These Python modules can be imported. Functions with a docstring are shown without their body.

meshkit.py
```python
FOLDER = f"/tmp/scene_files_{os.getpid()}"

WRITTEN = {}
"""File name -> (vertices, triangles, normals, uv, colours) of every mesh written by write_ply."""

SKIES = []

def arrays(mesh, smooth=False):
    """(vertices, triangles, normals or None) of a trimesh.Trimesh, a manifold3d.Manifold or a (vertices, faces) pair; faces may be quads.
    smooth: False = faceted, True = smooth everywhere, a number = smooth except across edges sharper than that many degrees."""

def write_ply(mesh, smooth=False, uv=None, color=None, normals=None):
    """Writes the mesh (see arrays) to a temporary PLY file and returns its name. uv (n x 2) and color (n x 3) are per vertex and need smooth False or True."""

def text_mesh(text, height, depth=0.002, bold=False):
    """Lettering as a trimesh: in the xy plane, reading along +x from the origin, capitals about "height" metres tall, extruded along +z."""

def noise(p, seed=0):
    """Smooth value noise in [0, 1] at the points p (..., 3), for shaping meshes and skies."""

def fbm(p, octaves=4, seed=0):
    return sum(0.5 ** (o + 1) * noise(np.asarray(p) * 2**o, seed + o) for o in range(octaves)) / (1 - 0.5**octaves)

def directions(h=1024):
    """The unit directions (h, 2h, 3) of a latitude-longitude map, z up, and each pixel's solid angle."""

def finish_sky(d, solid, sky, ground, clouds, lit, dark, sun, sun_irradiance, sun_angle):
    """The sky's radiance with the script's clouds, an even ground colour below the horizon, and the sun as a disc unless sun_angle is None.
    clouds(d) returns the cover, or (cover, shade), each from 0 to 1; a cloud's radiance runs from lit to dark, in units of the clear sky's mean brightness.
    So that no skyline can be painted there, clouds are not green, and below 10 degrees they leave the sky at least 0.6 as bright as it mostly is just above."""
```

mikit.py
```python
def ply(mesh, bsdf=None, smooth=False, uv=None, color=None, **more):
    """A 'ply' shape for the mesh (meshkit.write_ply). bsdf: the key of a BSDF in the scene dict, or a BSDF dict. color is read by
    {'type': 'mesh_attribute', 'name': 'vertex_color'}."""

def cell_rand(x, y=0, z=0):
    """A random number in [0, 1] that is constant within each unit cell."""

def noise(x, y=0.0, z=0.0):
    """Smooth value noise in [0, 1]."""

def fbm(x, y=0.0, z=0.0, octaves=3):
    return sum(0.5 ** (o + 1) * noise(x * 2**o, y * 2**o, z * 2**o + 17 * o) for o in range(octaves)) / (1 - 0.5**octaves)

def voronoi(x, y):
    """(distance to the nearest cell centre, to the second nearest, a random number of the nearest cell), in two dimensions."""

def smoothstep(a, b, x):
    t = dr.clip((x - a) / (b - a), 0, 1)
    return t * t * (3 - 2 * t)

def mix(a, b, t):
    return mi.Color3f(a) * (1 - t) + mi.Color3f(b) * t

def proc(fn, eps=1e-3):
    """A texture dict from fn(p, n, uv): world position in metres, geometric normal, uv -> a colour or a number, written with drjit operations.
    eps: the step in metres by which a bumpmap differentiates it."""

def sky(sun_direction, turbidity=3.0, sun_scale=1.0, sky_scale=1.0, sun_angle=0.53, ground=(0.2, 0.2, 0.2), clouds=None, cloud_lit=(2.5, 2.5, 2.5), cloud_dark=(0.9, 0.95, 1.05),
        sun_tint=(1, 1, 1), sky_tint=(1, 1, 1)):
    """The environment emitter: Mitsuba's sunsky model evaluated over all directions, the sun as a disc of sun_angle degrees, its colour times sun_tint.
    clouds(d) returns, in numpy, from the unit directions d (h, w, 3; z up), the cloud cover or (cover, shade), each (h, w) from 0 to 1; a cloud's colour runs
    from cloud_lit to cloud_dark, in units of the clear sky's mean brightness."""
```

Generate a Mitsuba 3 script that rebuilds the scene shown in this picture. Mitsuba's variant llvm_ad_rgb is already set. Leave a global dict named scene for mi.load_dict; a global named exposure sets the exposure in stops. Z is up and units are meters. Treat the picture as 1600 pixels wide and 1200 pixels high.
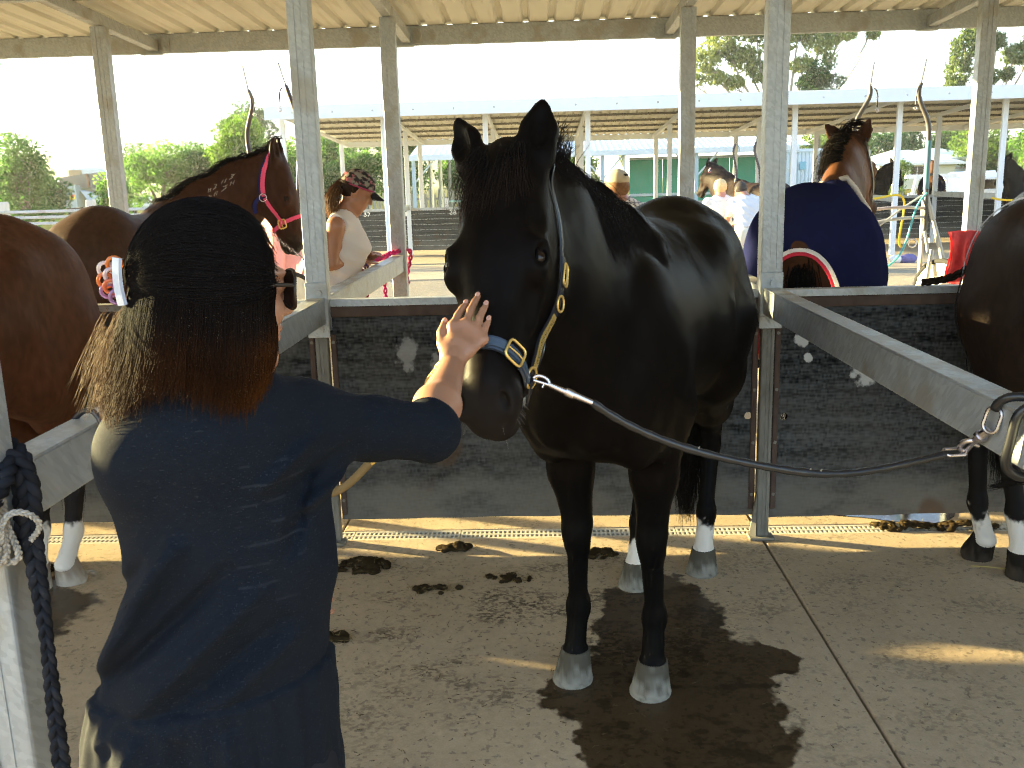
import math, random
import numpy as np
import trimesh
import drjit as dr
import mitsuba as mi
import mikit, meshkit
import shapely
import shapely.geometry as sg
from scipy.spatial import cKDTree
from scipy import sparse
from mikit import noise, fbm, voronoi, cell_rand, smoothstep, mix, proc

T = mi.ScalarTransform4f
scene, labels = {}, {}
A = np.array

# ------------------------------------------------------------------ camera, sky, exposure
exposure = 5.15
_pitch, _roll, _yaw = np.radians([12.2, 1.53, 2.0])
_f = A([-math.sin(_yaw) * math.cos(_pitch), math.cos(_yaw) * math.cos(_pitch), -math.sin(_pitch)])
_r = A([math.cos(_yaw), math.sin(_yaw), 0.0])
_u = np.cross(_r, _f)
_up = math.cos(_roll) * _u + math.sin(_roll) * _r
EYE = A([0.0, 0.0, 1.6])
scene['camera'] = {'type': 'perspective', 'fov': math.degrees(2 * math.atan(800 / 1465.0)), 'fov_axis': 'x', 'near_clip': 0.05, 'far_clip': 6000.0,
                   'to_world': T().look_at(origin=EYE.tolist(), target=(EYE + _f).tolist(), up=_up.tolist())}
SUN_EL = math.radians(8.6)
SUN = A([-0.950 * math.cos(SUN_EL), 0.312 * math.cos(SUN_EL), math.sin(SUN_EL)])
scene['sky'] = mikit.sky(SUN.tolist(), turbidity=2.2, sun_scale=1.8, sky_scale=1.0, sun_angle=0.6, ground=(0.2, 0.17, 0.12), sun_tint=(0.78, 1.12, 1.8), sky_tint=(0.88, 0.97, 1.14),
                         clouds=lambda d: 0.55 * np.exp(-np.maximum(d[..., 2], 0) * 2.2), cloud_lit=(1.45, 1.75, 2.15), cloud_dark=(1.1, 1.25, 1.45))
labels['sky'] = {'label': 'pale hazy early morning sky', 'kind': 'structure'}

# ------------------------------------------------------------------ naming and entry helpers
def numbered(key):
    if key not in _used:
        _used.add(key); return key
    k = 1
    while f'{key}_{k:03d}' in _used:
        k += 1
    key = f'{key}_{k:03d}'
    _used.add(key)
    return key
_used = set()

def thing(name, label, cat, group=None, kind=None):
    key = numbered(name)
    d = {'label': label}
    if cat: d['category'] = cat
    if group: d['group'] = group
    if kind: d['kind'] = kind
    labels[key] = d
    return key

def put(parent, name, shape, label=None, kind=None):
    key = numbered(parent + '__' + name)
    scene[key] = shape
    if label or kind:
        labels[key] = {k: v for k, v in (('label', label), ('kind', kind)) if v}
    return key

def solo(name, shape, label, cat=None, group=None, kind=None):
    key = thing(name, label, cat, group, kind)
    scene[key] = shape
    return key

def rgb(*c):
    return {'type': 'rgb', 'value': list(map(float, c))}

def mesh(v, f):
    return trimesh.Trimesh(np.asarray(v, float), np.asarray(f, int), process=False)

def cat_m(ms):
    vs, fs, n = [], [], 0
    for m in ms:
        vs.append(np.asarray(m.vertices)); fs.append(np.asarray(m.faces) + n); n += len(m.vertices)
    return mesh(np.vstack(vs), np.vstack(fs))

def ply(m, bsdf, smooth=False, **k):
    return mikit.ply(m, bsdf, smooth=smooth, **k)

def col(m, bsdf, c, smooth=False, jitter=0.0, seed=0, scale=3.0):
    """a mesh in one base colour (with mild large-scale mottling) through the vertex-colour materials; flat shading splits the vertices"""
    if smooth is not True and smooth is not False:
        m = trimesh.graph.smooth_shade(m, angle=np.radians(smooth), facet_minarea=None); smooth = True
    v = np.asarray(m.vertices)
    c = np.broadcast_to(np.asarray(c, float), v.shape).copy()
    if jitter:
        c *= 1 + jitter * (meshkit.fbm(v * scale, 3, seed)[:, None] * 2 - 1)
    return mikit.ply(m, bsdf, smooth=smooth, color=np.clip(c, 0, 1))

def box(lo, hi, bevel=0.0):
    lo, hi = np.minimum(lo, hi).astype(float), np.maximum(lo, hi).astype(float)
    if bevel <= 0:
        m = trimesh.creation.box(extents=hi - lo)
        m.apply_translation((lo + hi) / 2)
        return m
    b = min(bevel, *(0.45 * (hi - lo)))
    pts = []
    for a in range(3):
        l, h = lo + b, hi - b
        l[a], h[a] = lo[a], hi[a]
        pts += [(x, y, z) for x in (l[0], h[0]) for y in (l[1], h[1]) for z in (l[2], h[2])]
    return trimesh.convex.convex_hull(np.array(pts))

def frame_of(d, up=(0, 0, 1)):
    d = np.asarray(d, float); d = d / np.linalg.norm(d)
    up = np.asarray(up, float)
    if abs(d @ up) > 0.98: up = A([1.0, 0, 0])
    s = np.cross(d, up); s /= np.linalg.norm(s)
    return d, s, np.cross(s, d)

def bar(p, q, w, h, up=(0, 0, 1), bevel=0.0):
    """a rectangular bar from p to q, w wide (sideways) and h high (towards up)"""
    p, q = np.asarray(p, float), np.asarray(q, float)
    d, s, u = frame_of(q - p, up)
    L = np.linalg.norm(q - p)
    m = box([0, -w / 2, -h / 2], [L, w / 2, h / 2], bevel)
    M = np.eye(4); M[:3, 0], M[:3, 1], M[:3, 2], M[:3, 3] = d, s, u, p
    m.apply_transform(M)
    m.fix_normals()
    return m

def tube(pts, r, n=8, cap=True, closed=False):
    pts = np.asarray(pts, float)
    k = len(pts)
    r = np.broadcast_to(np.asarray(r, float), (k,))
    if closed:
        t = np.roll(pts, -1, 0) - np.roll(pts, 1, 0)
    else:
        t = np.gradient(pts, axis=0)
    t /= np.maximum(np.linalg.norm(t, axis=1, keepdims=True), 1e-9)
    _, s, _ = frame_of(t[0])
    rings = []
    a = np.arange(n) * 2 * np.pi / n
    for i in range(k):
        s = s - t[i] * (s @ t[i]); s /= max(np.linalg.norm(s), 1e-9)
        u = np.cross(t[i], s)
        rings.append(pts[i] + r[i] * (np.cos(a)[:, None] * s + np.sin(a)[:, None] * u))
    v = np.vstack(rings)
    f = []
    for i in range(k if closed else k - 1):
        i0, i1 = i * n, ((i + 1) % k) * n
        for j in range(n):
            j2 = (j + 1) % n
            f += [[i0 + j, i0 + j2, i1 + j2], [i0 + j, i1 + j2, i1 + j]]
    if cap and not closed:
        v = np.vstack([v, pts[:1], pts[-1:]])
        for j in range(n):
            f += [[k * n, (j + 1) % n, j], [k * n + 1, (k - 1) * n + j, (k - 1) * n + (j + 1) % n]]
    return mesh(v, f)

def spline(pts, n):
    from scipy.interpolate import CubicSpline
    pts = np.asarray(pts, float)
    s = np.r_[0, np.cumsum(np.linalg.norm(np.diff(pts, axis=0), axis=1))]
    return CubicSpline(s, pts)(np.linspace(0, s[-1], n))

def cyl(p, q, r, n=12, r2=None):
    return tube([p, q], [r, r if r2 is None else r2], n)

def extr(poly, depth):
    ms = [trimesh.creation.extrude_polygon(g, depth, engine='earcut') for g in getattr(poly, 'geoms', [poly])]
    return cat_m(ms)

def xform(m, M):
    m = m.copy(); m.apply_transform(M); return m

def rotz(a, loc=(0, 0, 0)):
    M = np.eye(4); c, s = math.cos(a), math.sin(a)
    M[:2, :2] = [[c, -s], [s, c]]; M[:3, 3] = loc
    return M

# ------------------------------------------------------------------ implicit bodies: smooth unions of tapered capsules and ellipsoids
class Body:
    def __init__(self): self.p = []
    def cone(self, a, b, ra, rb, k=0.03, flat=None, cut=False):
        self.p.append(('c', A(a, float), A(b, float), ra, rb, k, flat, cut)); return self
    def ell(self, c, r, R=None, k=0.03, cut=False):
        self.p.append(('e', A(c, float), A(r, float), None if R is None else A(R, float), 0, k, None, cut)); return self
    def plane(self, c, n, k=0.0):
        """keeps what lies behind the plane (n points away from what is kept)"""
        n = A(n, float); self.p.append(('p', A(c, float), n / np.linalg.norm(n), None, 0, k, None, True)); return self
    def bounds(self):
        lo, hi = np.full(3, 1e9), np.full(3, -1e9)
        for q in self.p:
            if q[7]: continue
            if q[0] == 'c':
                for c, r in ((q[1], q[3]), (q[2], q[4])):
                    s = max(1.0, q[6][1]) if q[6] else 1.0
                    lo, hi = np.minimum(lo, c - r * s), np.maximum(hi, c + r * s)
            else:
                r = q[2].max(); lo, hi = np.minimum(lo, q[1] - r), np.maximum(hi, q[1] + r)
        return lo - 0.02, hi + 0.02
    def sdf(self, P):
        P = np.asarray(P, float)
        if len(self.p) != getattr(self, '_n', -1):
            self._n, self._box = len(self.p), []
            for kind, a, b, ra, rb, k, flat, cut in self.p:
                if kind == 'p': self._box.append((np.full(3, -1e9), np.full(3, 1e9)))
                elif kind == 'c':
                    m = k + max(ra, rb) * (max(1.0, flat[1]) if flat else 1.0)
                    self._box.append((np.minimum(a, b) - m, np.maximum(a, b) + m))
                else:
                    m = k + b.max(); self._box.append((a - m, a + m))
            self._lo, self._hi = A([q[0] for q in self._box]), A([q[1] for q in self._box])
        if len(P) <= 3000: return self._sdf(P, 0.25)
        return self._sdf_jit(P)
    def _sdf_jit(self, P):
        """the same on all cores, for many points"""
        X = mi.Point3f(*[mi.Float(np.ascontiguousarray(P[:, i], np.float32)) for i in range(3)])
        d = mi.Float(1.0)
        V = lambda v: mi.Vector3f(*map(float, v))
        for kind, a, b, ra, rb, k, flat, cut in self.p:
            if kind == 'p':
                di = dr.dot(X - V(a), V(b))
                d = dr.maximum(d, di) if k <= 0 else -_smin_jit(-d, -di, k)
                continue
            if kind == 'c':
                ab = b - a
                w = X - V(a)
                t = dr.clip(dr.dot(w, V(ab / max(ab @ ab, 1e-12))), 0, 1)
                w = w - V(ab) * t
                if flat:
                    ax = A(flat[0], float); ax /= np.linalg.norm(ax)
                    w = w + V(ax * (1 / flat[1] - 1)) * dr.dot(w, V(ax))
                di = (dr.norm(w) - (float(ra) + float(rb - ra) * t)) * (min(1.0, flat[1]) if flat else 1.0)
            else:
                q = X - V(a)
                R = np.eye(3) if ra is None else ra
                q = mi.Vector3f(*[dr.dot(q, V(R[:, i] / b[i])) if ra is not None else q[i] * float(1 / b[i]) for i in range(3)])
                k0 = dr.norm(q); k1 = dr.norm(q * V(1 / b))
                di = k0 * (k0 - 1) / dr.maximum(k1, 1e-9)
            d = -_smin_jit(-d, di, k) if cut else _smin_jit(d, di, k)
        return np.array(d, np.float64)
    def _sdf(self, P, margin):
        d = np.full(len(P), 1.0, P.dtype)
        if not len(P): return d
        lo, hi = P.min(0) - margin, P.max(0) + margin
        for i in np.flatnonzero(((self._lo < hi) & (self._hi > lo)).all(1)):
            kind, a, b, ra, rb, k, flat, cut = self.p[i]
            a = a.astype(P.dtype); b = b.astype(P.dtype)
            if kind == 'p':
                di = (P - a) @ b
                d = np.maximum(d, di) if k <= 0 else -_smin(-d, -di, k)
                continue
            if kind == 'c':
                ab = b - a
                t = np.minimum(np.maximum(((P - a) @ ab) / max(ab @ ab, 1e-12), 0), 1)
                w = P - a - t[:, None] * ab
                if flat:
                    ax = A(flat[0], P.dtype); ax /= np.linalg.norm(ax)
                    w = w + (w @ ax)[:, None] * ax * (1 / flat[1] - 1)
                di = (np.sqrt((w * w).sum(1)) - (ra + (rb - ra) * t)) * (min(1.0, flat[1]) if flat else 1.0)
            else:
                q = P - a
                if ra is not None: q = q @ ra.astype(P.dtype)
                q = q / b
                k0 = np.sqrt((q * q).sum(1)); q = q / b; k1 = np.sqrt((q * q).sum(1))
                di = np.where(k1 > 1e-9, k0 * (k0 - 1) / np.maximum(k1, 1e-9), -b.min())
            d = -_smin(-d, di, k) if cut else _smin(d, di, k)
        return d
    def grad(self, P, e=2e-3):
        P = np.asarray(P, float)
        K = A([[1, -1, -1], [-1, -1, 1], [-1, 1, -1], [1, 1, 1.0]])
        g = sum(self.sdf(P + e * k)[:, None] * k for k in K)
        return g / np.maximum(np.linalg.norm(g, axis=1, keepdims=True), 1e-9)
    def snap(self, P, off=0.0, n=6):
        """the points moved to lie off metres outside the surface"""
        P = np.array(P, float)
        for _ in range(n):
            d = self.sdf(P)
            g = np.stack([self.sdf(P + 2e-3 * np.eye(3)[i]) - d for i in range(3)], 1)
            g /= np.maximum(np.linalg.norm(g, axis=1, keepdims=True), 1e-9)
            P -= (d - off)[:, None] * g * 0.9
        return P

def _smin_jit(a, b, k):
    if k <= 0: return dr.minimum(a, b)
    h = dr.maximum(k - dr.abs(a - b), 0) * (1 / k)
    return dr.minimum(a, b) - h * h * (k * 0.25)

def _smin(a, b, k):
    if k <= 0: return np.minimum(a, b)
    h = np.maximum(k - np.abs(a - b), 0) / k
    return np.minimum(a, b) - h * h * k * 0.25

def nets(fn, lo, hi, h, smooth=2):
    """naive surface nets of fn(points) = 0 over a sparse set of cells; the surface faces outwards (fn > 0)"""
    H = 4 * h
    n = np.ceil((np.asarray(hi) - lo) / H).astype(int) + 1
    g = np.stack(np.meshgrid(*[np.arange(k) for k in n], indexing='ij'), -1).reshape(-1, 3)
    d = fn(lo + (g + 0.5) * H)
    g = g[np.abs(d) < H * 1.6]
    off = np.stack(np.meshgrid(*[np.arange(4)] * 3, indexing='ij'), -1).reshape(-1, 3)
    cells = (g[:, None] * 4 + off).reshape(-1, 3)
    N = n * 4 + 3
    key = lambda c: (c[:, 0] * N[1] + c[:, 1]) * N[2] + c[:, 2]
    corner = np.stack(np.meshgrid(*[np.arange(2)] * 3, indexing='ij'), -1).reshape(-1, 3)
    ck = key(cells)
    ek = [1 * N[1] * N[2], N[2], 1]
    cornerk = np.unique(np.concatenate([ck + corner[i] @ A(ek) for i in range(8)]))
    pts = np.stack([cornerk // (N[1] * N[2]), cornerk // N[2] % N[1], cornerk % N[2]], 1)
    val = fn(lo + pts * h)
    val = np.where(np.abs(val) < 1e-9, 1e-9, val)
    idx = lambda kk: np.searchsorted(cornerk, kk)
    cv = np.stack([val[idx(ck + corner[i] @ A(ek))] for i in range(8)], 1)
    act = (cv.min(1) < 0) & (cv.max(1) > 0)
    cells, ck, cv = cells[act], ck[act], cv[act]
    o = np.argsort(ck); cells, ck, cv = cells[o], ck[o], cv[o]
    acc, cnt = np.zeros((len(cells), 3)), np.zeros(len(cells))
    for i in range(8):
        for ax in range(3):
            if corner[i][ax]: continue
            j = int(i + [4, 2, 1][ax])
            a, b = cv[:, i], cv[:, j]
            m = (a < 0) != (b < 0)
            t = np.where(m, a / np.where(m, a - b, 1), 0)
            p = corner[i] + t[:, None] * (corner[j] - corner[i])
            acc[m] += p[m]; cnt[m] += 1
    v = lo + (cells + acc / cnt[:, None]) * h
    faces = []
    for ax in range(3):
        b, c = (ax + 1) % 3, (ax + 2) % 3
        k2 = cornerk + ek[ax]
        j = np.searchsorted(cornerk, k2); j = np.minimum(j, len(cornerk) - 1)
        m = (cornerk[j] == k2) & ((val < 0) != (val[j] < 0))
        kk, inside = cornerk[m], val[m] < 0
        q = []
        ok = np.ones(len(kk), bool)
        for s in (0, -ek[b], -ek[b] - ek[c], -ek[c]):
            i = np.minimum(np.searchsorted(ck, kk + s), len(ck) - 1)
            ok &= ck[i] == kk + s
            q.append(i)
        q = np.stack(q, 1)[ok]; ins = inside[ok]
        q[~ins] = q[~ins][:, ::-1]
        faces += [q[:, [0, 1, 2]], q[:, [0, 2, 3]]]
    f = np.vstack(faces)
    if smooth:
        e = np.vstack([f[:, [0, 1]], f[:, [1, 2]], f[:, [2, 0]]])
        W = sparse.coo_matrix((np.ones(len(e)), (e[:, 0], e[:, 1])), shape=(len(v), len(v))).tocsr()
        W = ((W + W.T) > 0).astype(float)
        deg = np.asarray(W.sum(1)).ravel()[:, None]
        for s in range(smooth):
            v = v + 0.5 * (W @ v / deg - v)
            v = v - 0.5 * (W @ v / deg - v) if s % 2 else v
    return mesh(v, f)

def build(body, h, disp=None, smooth=2):
    lo, hi = body.bounds()
    fn = body.sdf if disp is None else (lambda P: body.sdf(P) - disp(P))
    return nets(fn, lo, hi, h, smooth)

def ribbon(path, normal, w, th=0.003):
    """a strap along path lying on a surface with the given normals"""
    path, normal = np.asarray(path, float), np.asarray(normal, float)
    t = np.gradient(path, axis=0); t /= np.linalg.norm(t, axis=1, keepdims=True)
    s = np.cross(t, normal); s /= np.maximum(np.linalg.norm(s, axis=1, keepdims=True), 1e-9)
    nn = np.cross(s, t)
    k = len(path)
    w = np.broadcast_to(np.asarray(w, float), (k,))[:, None]
    e = th * 0.35
    ring = [path - s * w / 2, path - s * (w / 2 - e) + nn * th, path + s * (w / 2 - e) + nn * th, path + s * w / 2, path + s * (w / 2 - e) - nn * th * 0.2, path - s * (w / 2 - e) - nn * th * 0.2]
    n = len(ring)
    v = np.stack(ring, 1).reshape(-1, 3)
    f = []
    for i in range(k - 1):
        for j in range(n):
            a, b = i * n + j, i * n + (j + 1) % n
            f += [[a, b, b + n], [a, b + n, a + n]]
    f += [[0, j + 1, j] for j in range(1, n - 1)] + [[(k - 1) * n, (k - 1) * n + j, (k - 1) * n + j + 1] for j in range(1, n - 1)]
    m = mesh(v, f)
    m.fix_normals()
    return m

def torus(c, n, R, r, k=24, m=8, flat=None):
    n = A(n, float); n /= np.linalg.norm(n)
    _, s, u = frame_of(n)
    a = np.arange(k) * 2 * np.pi / k
    if flat is None:
        return tube(A(c) + R * (np.cos(a)[:, None] * s + np.sin(a)[:, None] * u), r, m, closed=True)
    d, L = A(flat[0], float), flat[1]           # a link: stretched along d
    d -= n * (d @ n); d /= np.linalg.norm(d)
    e = np.cross(n, d)
    return tube(A(c) + (R * np.cos(a) + np.sign(np.cos(a)) * L / 2)[:, None] * d + (R * np.sin(a))[:, None] * e, r, m, closed=True)

def hair(paths, r, colors=None):
    """many tapering strands (n, k, 3) as ONE mesh of three-sided tubes; r (n,) root radius; colors (n, k, 3)"""
    paths = np.asarray(paths, float); n, k = paths.shape[:2]
    t = np.gradient(paths, axis=1); t /= np.maximum(np.linalg.norm(t, axis=2, keepdims=True), 1e-9)
    ref = np.where(np.abs(t[..., 2:3]) > 0.9, A([1.0, 0.2, 0]), A([0.1, 0.2, 1.0]))
    s = np.cross(t, ref); s /= np.maximum(np.linalg.norm(s, axis=2, keepdims=True), 1e-9)
    u = np.cross(t, s)
    tap = np.linspace(1, 0.25, k) ** 0.8
    rr = (np.broadcast_to(np.asarray(r, float), (n,))[:, None] * tap)[..., None]
    v = np.stack([paths + rr * (math.cos(a) * s + math.sin(a) * u) for a in (0, 2.094, 4.189)], 2).reshape(-1, 3)
    base = (np.arange(n)[:, None] * k + np.arange(k - 1)).reshape(-1) * 3
    f = []
    for j in range(3):
        a, b = base + j, base + (j + 1) % 3
        f += [np.stack([a, b, b + 3], 1), np.stack([a, b + 3, a + 3], 1)]
    m = mesh(v, np.vstack(f))
    c = None if colors is None else np.repeat(np.asarray(colors, float).reshape(-1, 3), 3, 0)
    return m, c

# ------------------------------------------------------------------ materials
def principled(base, rough=0.5, two=True, **k):
    d = {'type': 'principled', 'base_color': base if isinstance(base, dict) else rgb(*base), 'roughness': rough, **k}
    return {'type': 'twosided', 'bsdf': d} if two else d

def diffuse(base):
    return {'type': 'twosided', 'bsdf': {'type': 'diffuse', 'reflectance': base if isinstance(base, dict) else rgb(*base)}}

VC = {'type': 'mesh_attribute', 'name': 'vertex_color'}

def _galv(p, n, uv):
    d1, d2, w = voronoi(p.x * 90 + p.z * 37, p.y * 90 + p.z * 80)
    a = fbm(p.x * 5, p.y * 5, p.z * 2.0)
    s = fbm(p.x * 40, p.y * 40, p.z * 3.5)
    base = mix((0.285, 0.31, 0.32), (0.46, 0.49, 0.50), 0.45 * w + 0.35 * a + 0.2 * s)
    dirt = smoothstep(0.52, 0.75, fbm(p.x * 9 + 3, p.y * 7, p.z * 6))
    base = mix(base, (0.27, 0.235, 0.17), 0.55 * dirt)
    dust = smoothstep(0.8, 0.95, n.z) * smoothstep(0.35, 0.6, fbm(p.x * 14, p.y * 10, 2.0))
    return mix(base, (0.30, 0.27, 0.22), 0.6 * dust)
scene['m_galv'] = principled(proc(_galv), 0.48, metallic=0.35, specular=0.5)

def _cream(p, n, uv):
    a = fbm(p.x * 3, p.y * 1.2, 1.0)
    st = smoothstep(0.55, 0.8, fbm(p.x * 30, p.y * 2.0, 4.0))
    return mix(mix((0.55, 0.545, 0.49), (0.64, 0.635, 0.58), a), (0.42, 0.38, 0.29), 0.35 * st)
scene['m_cream'] = diffuse(proc(_cream))

def _belt(p, n, uv):
    weave = noise(p.x * 120, p.y * 120, p.z * 45) * 0.5 + noise(p.x * 40, p.y * 40, p.z * 130) * 0.5
    band = fbm(p.x * 1.5, 3.0, p.z * 26)
    base = mix((0.008, 0.009, 0.010), (0.095, 0.100, 0.104), smoothstep(0.2, 0.85, weave * 0.6 + band * 0.4))
    blot = fbm(p.x * 4, p.y * 4, p.z * 5)
    up = smoothstep(0.75, 0.1, p.z + 0.5 * (blot - 0.5))
    dust = smoothstep(0.38, 0.68, fbm(p.x * 7 + 11, 1.0, p.z * 5)) * 0.55
    base = mix(base, (0.11, 0.105, 0.095), dr.clip(up * (0.35 + 0.65 * weave) * 0.6 + dust * 0.4, 0, 1))
    foot = smoothstep(0.34, 0.20, p.z + 0.12 * (noise(p.x * 6, 0.0, p.z * 9) - 0.5))
    base = mix(base, (0.16, 0.15, 0.13), foot * (0.25 + 0.35 * smoothstep(0.3, 0.6, fbm(p.x * 5, 2.0, p.z * 11))))
    brown = smoothstep(0.66, 0.75, fbm(p.x * 3.5 + 20, 0.0, p.z * 2.2)) * smoothstep(0.75, 0.3, p.z)
    base = mix(base, (0.09, 0.055, 0.032), brown * 0.7)
    # white scuffs where hooves and gear have rubbed
    sn = 1.1 * (fbm(p.x * 38, 0.0, p.z * 30) - 0.5)
    def scuff(x0, z0, rx, rz, s):
        q = dr.sqrt(dr.square((p.x - x0) / rx) + dr.square((p.z - z0) / rz))
        return smoothstep(1.0, 0.55, q + sn)
    sc = scuff(1.40, 0.79, 0.075, 0.10, 1.0) * 0.9 + scuff(1.12, 0.90, 0.035, 0.035, 5.0) + scuff(1.15, 0.82, 0.02, 0.022, 8.0) + scuff(1.53, 0.76, 0.05, 0.06, 3.0) * 0.6 + scuff(1.62, 0.70, 0.04, 0.04, 9.0) * 0.5 \
        + scuff(-0.60, 0.88, 0.05, 0.09, 12.0) * 0.35 + scuff(-0.47, 0.80, 0.03, 0.08, 15.0) * 0.35
    base = mix(base, (0.60, 0.60, 0.58), dr.select(p.y < 5, dr.clip(sc, 0, 0.8), 0.0))
    return base
def _belt_h(p, n, uv):
    return 0.5 * noise(p.x * 330, p.y * 40, p.z * 120) + 0.5 * noise(p.x * 90, p.y * 40, p.z * 330)
scene['m_belt'] = {'type': 'bumpmap', 'arbitrary': {**proc(_belt_h)}, 'scale': 0.0012, 'bsdf': diffuse(proc(_belt))}

def _rust(p, n, uv):
    a = fbm(p.x * 30, p.y * 30, p.z * 18, octaves=4)
    return mix((0.06, 0.040, 0.034), (0.115, 0.082, 0.066), a)
scene['m_rust'] = diffuse(proc(_rust))

# --- the concrete of the stalls, with a real wet stain
WET = [(0.12, 2.95), (0.18, 3.30), (0.22, 3.62), (0.72, 3.70), (0.80, 3.55), (0.77, 3.30), (0.72, 3.14), (0.86, 3.02), (0.93, 2.86), (0.80, 2.76), (0.86, 2.62), (0.83, 2.48), (0.72, 2.36), (0.62, 2.2),
       (0.30, 2.1), (0.06, 2.2), (0.02, 2.45), (-0.07, 2.62), (-0.04, 2.80)]
_wc = [((0.42, 3.45), 0.30, 0.28), ((0.42, 3.15), 0.33, 0.30), ((0.45, 2.85), 0.42, 0.22), ((0.42, 2.55), 0.43, 0.30), ((0.36, 2.30), 0.40, 0.30), ((0.10, 2.75), 0.16, 0.16), ((0.70, 2.92), 0.18, 0.10)]
def _wetmask(p):
    m = mi.Float(0)
    for (cx, cy), rx, ry in _wc:
        q = dr.square((p.x - cx) / rx) + dr.square((p.y - cy) / ry)
        m = m + dr.exp(-q * 1.6)
    m = m + 0.5 * (fbm(p.x * 6, p.y * 6, 3.0) - 0.5) + 0.35 * (fbm(p.x * 26, p.y * 26, 5.0) - 0.5)
    w = smoothstep(0.50, 0.62, m)
    q2 = dr.exp(-(dr.square((p.x + 2.05) / 0.42) + dr.square((p.y - 3.3) / 0.5)) * 1.4) + 0.5 * (fbm(p.x * 7, p.y * 7, 9.0) - 0.5) + 0.25 * (fbm(p.x * 30, p.y * 30, 2.0) - 0.5)
    return dr.clip(w + smoothstep(0.42, 0.6, q2), 0, 1)
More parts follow.
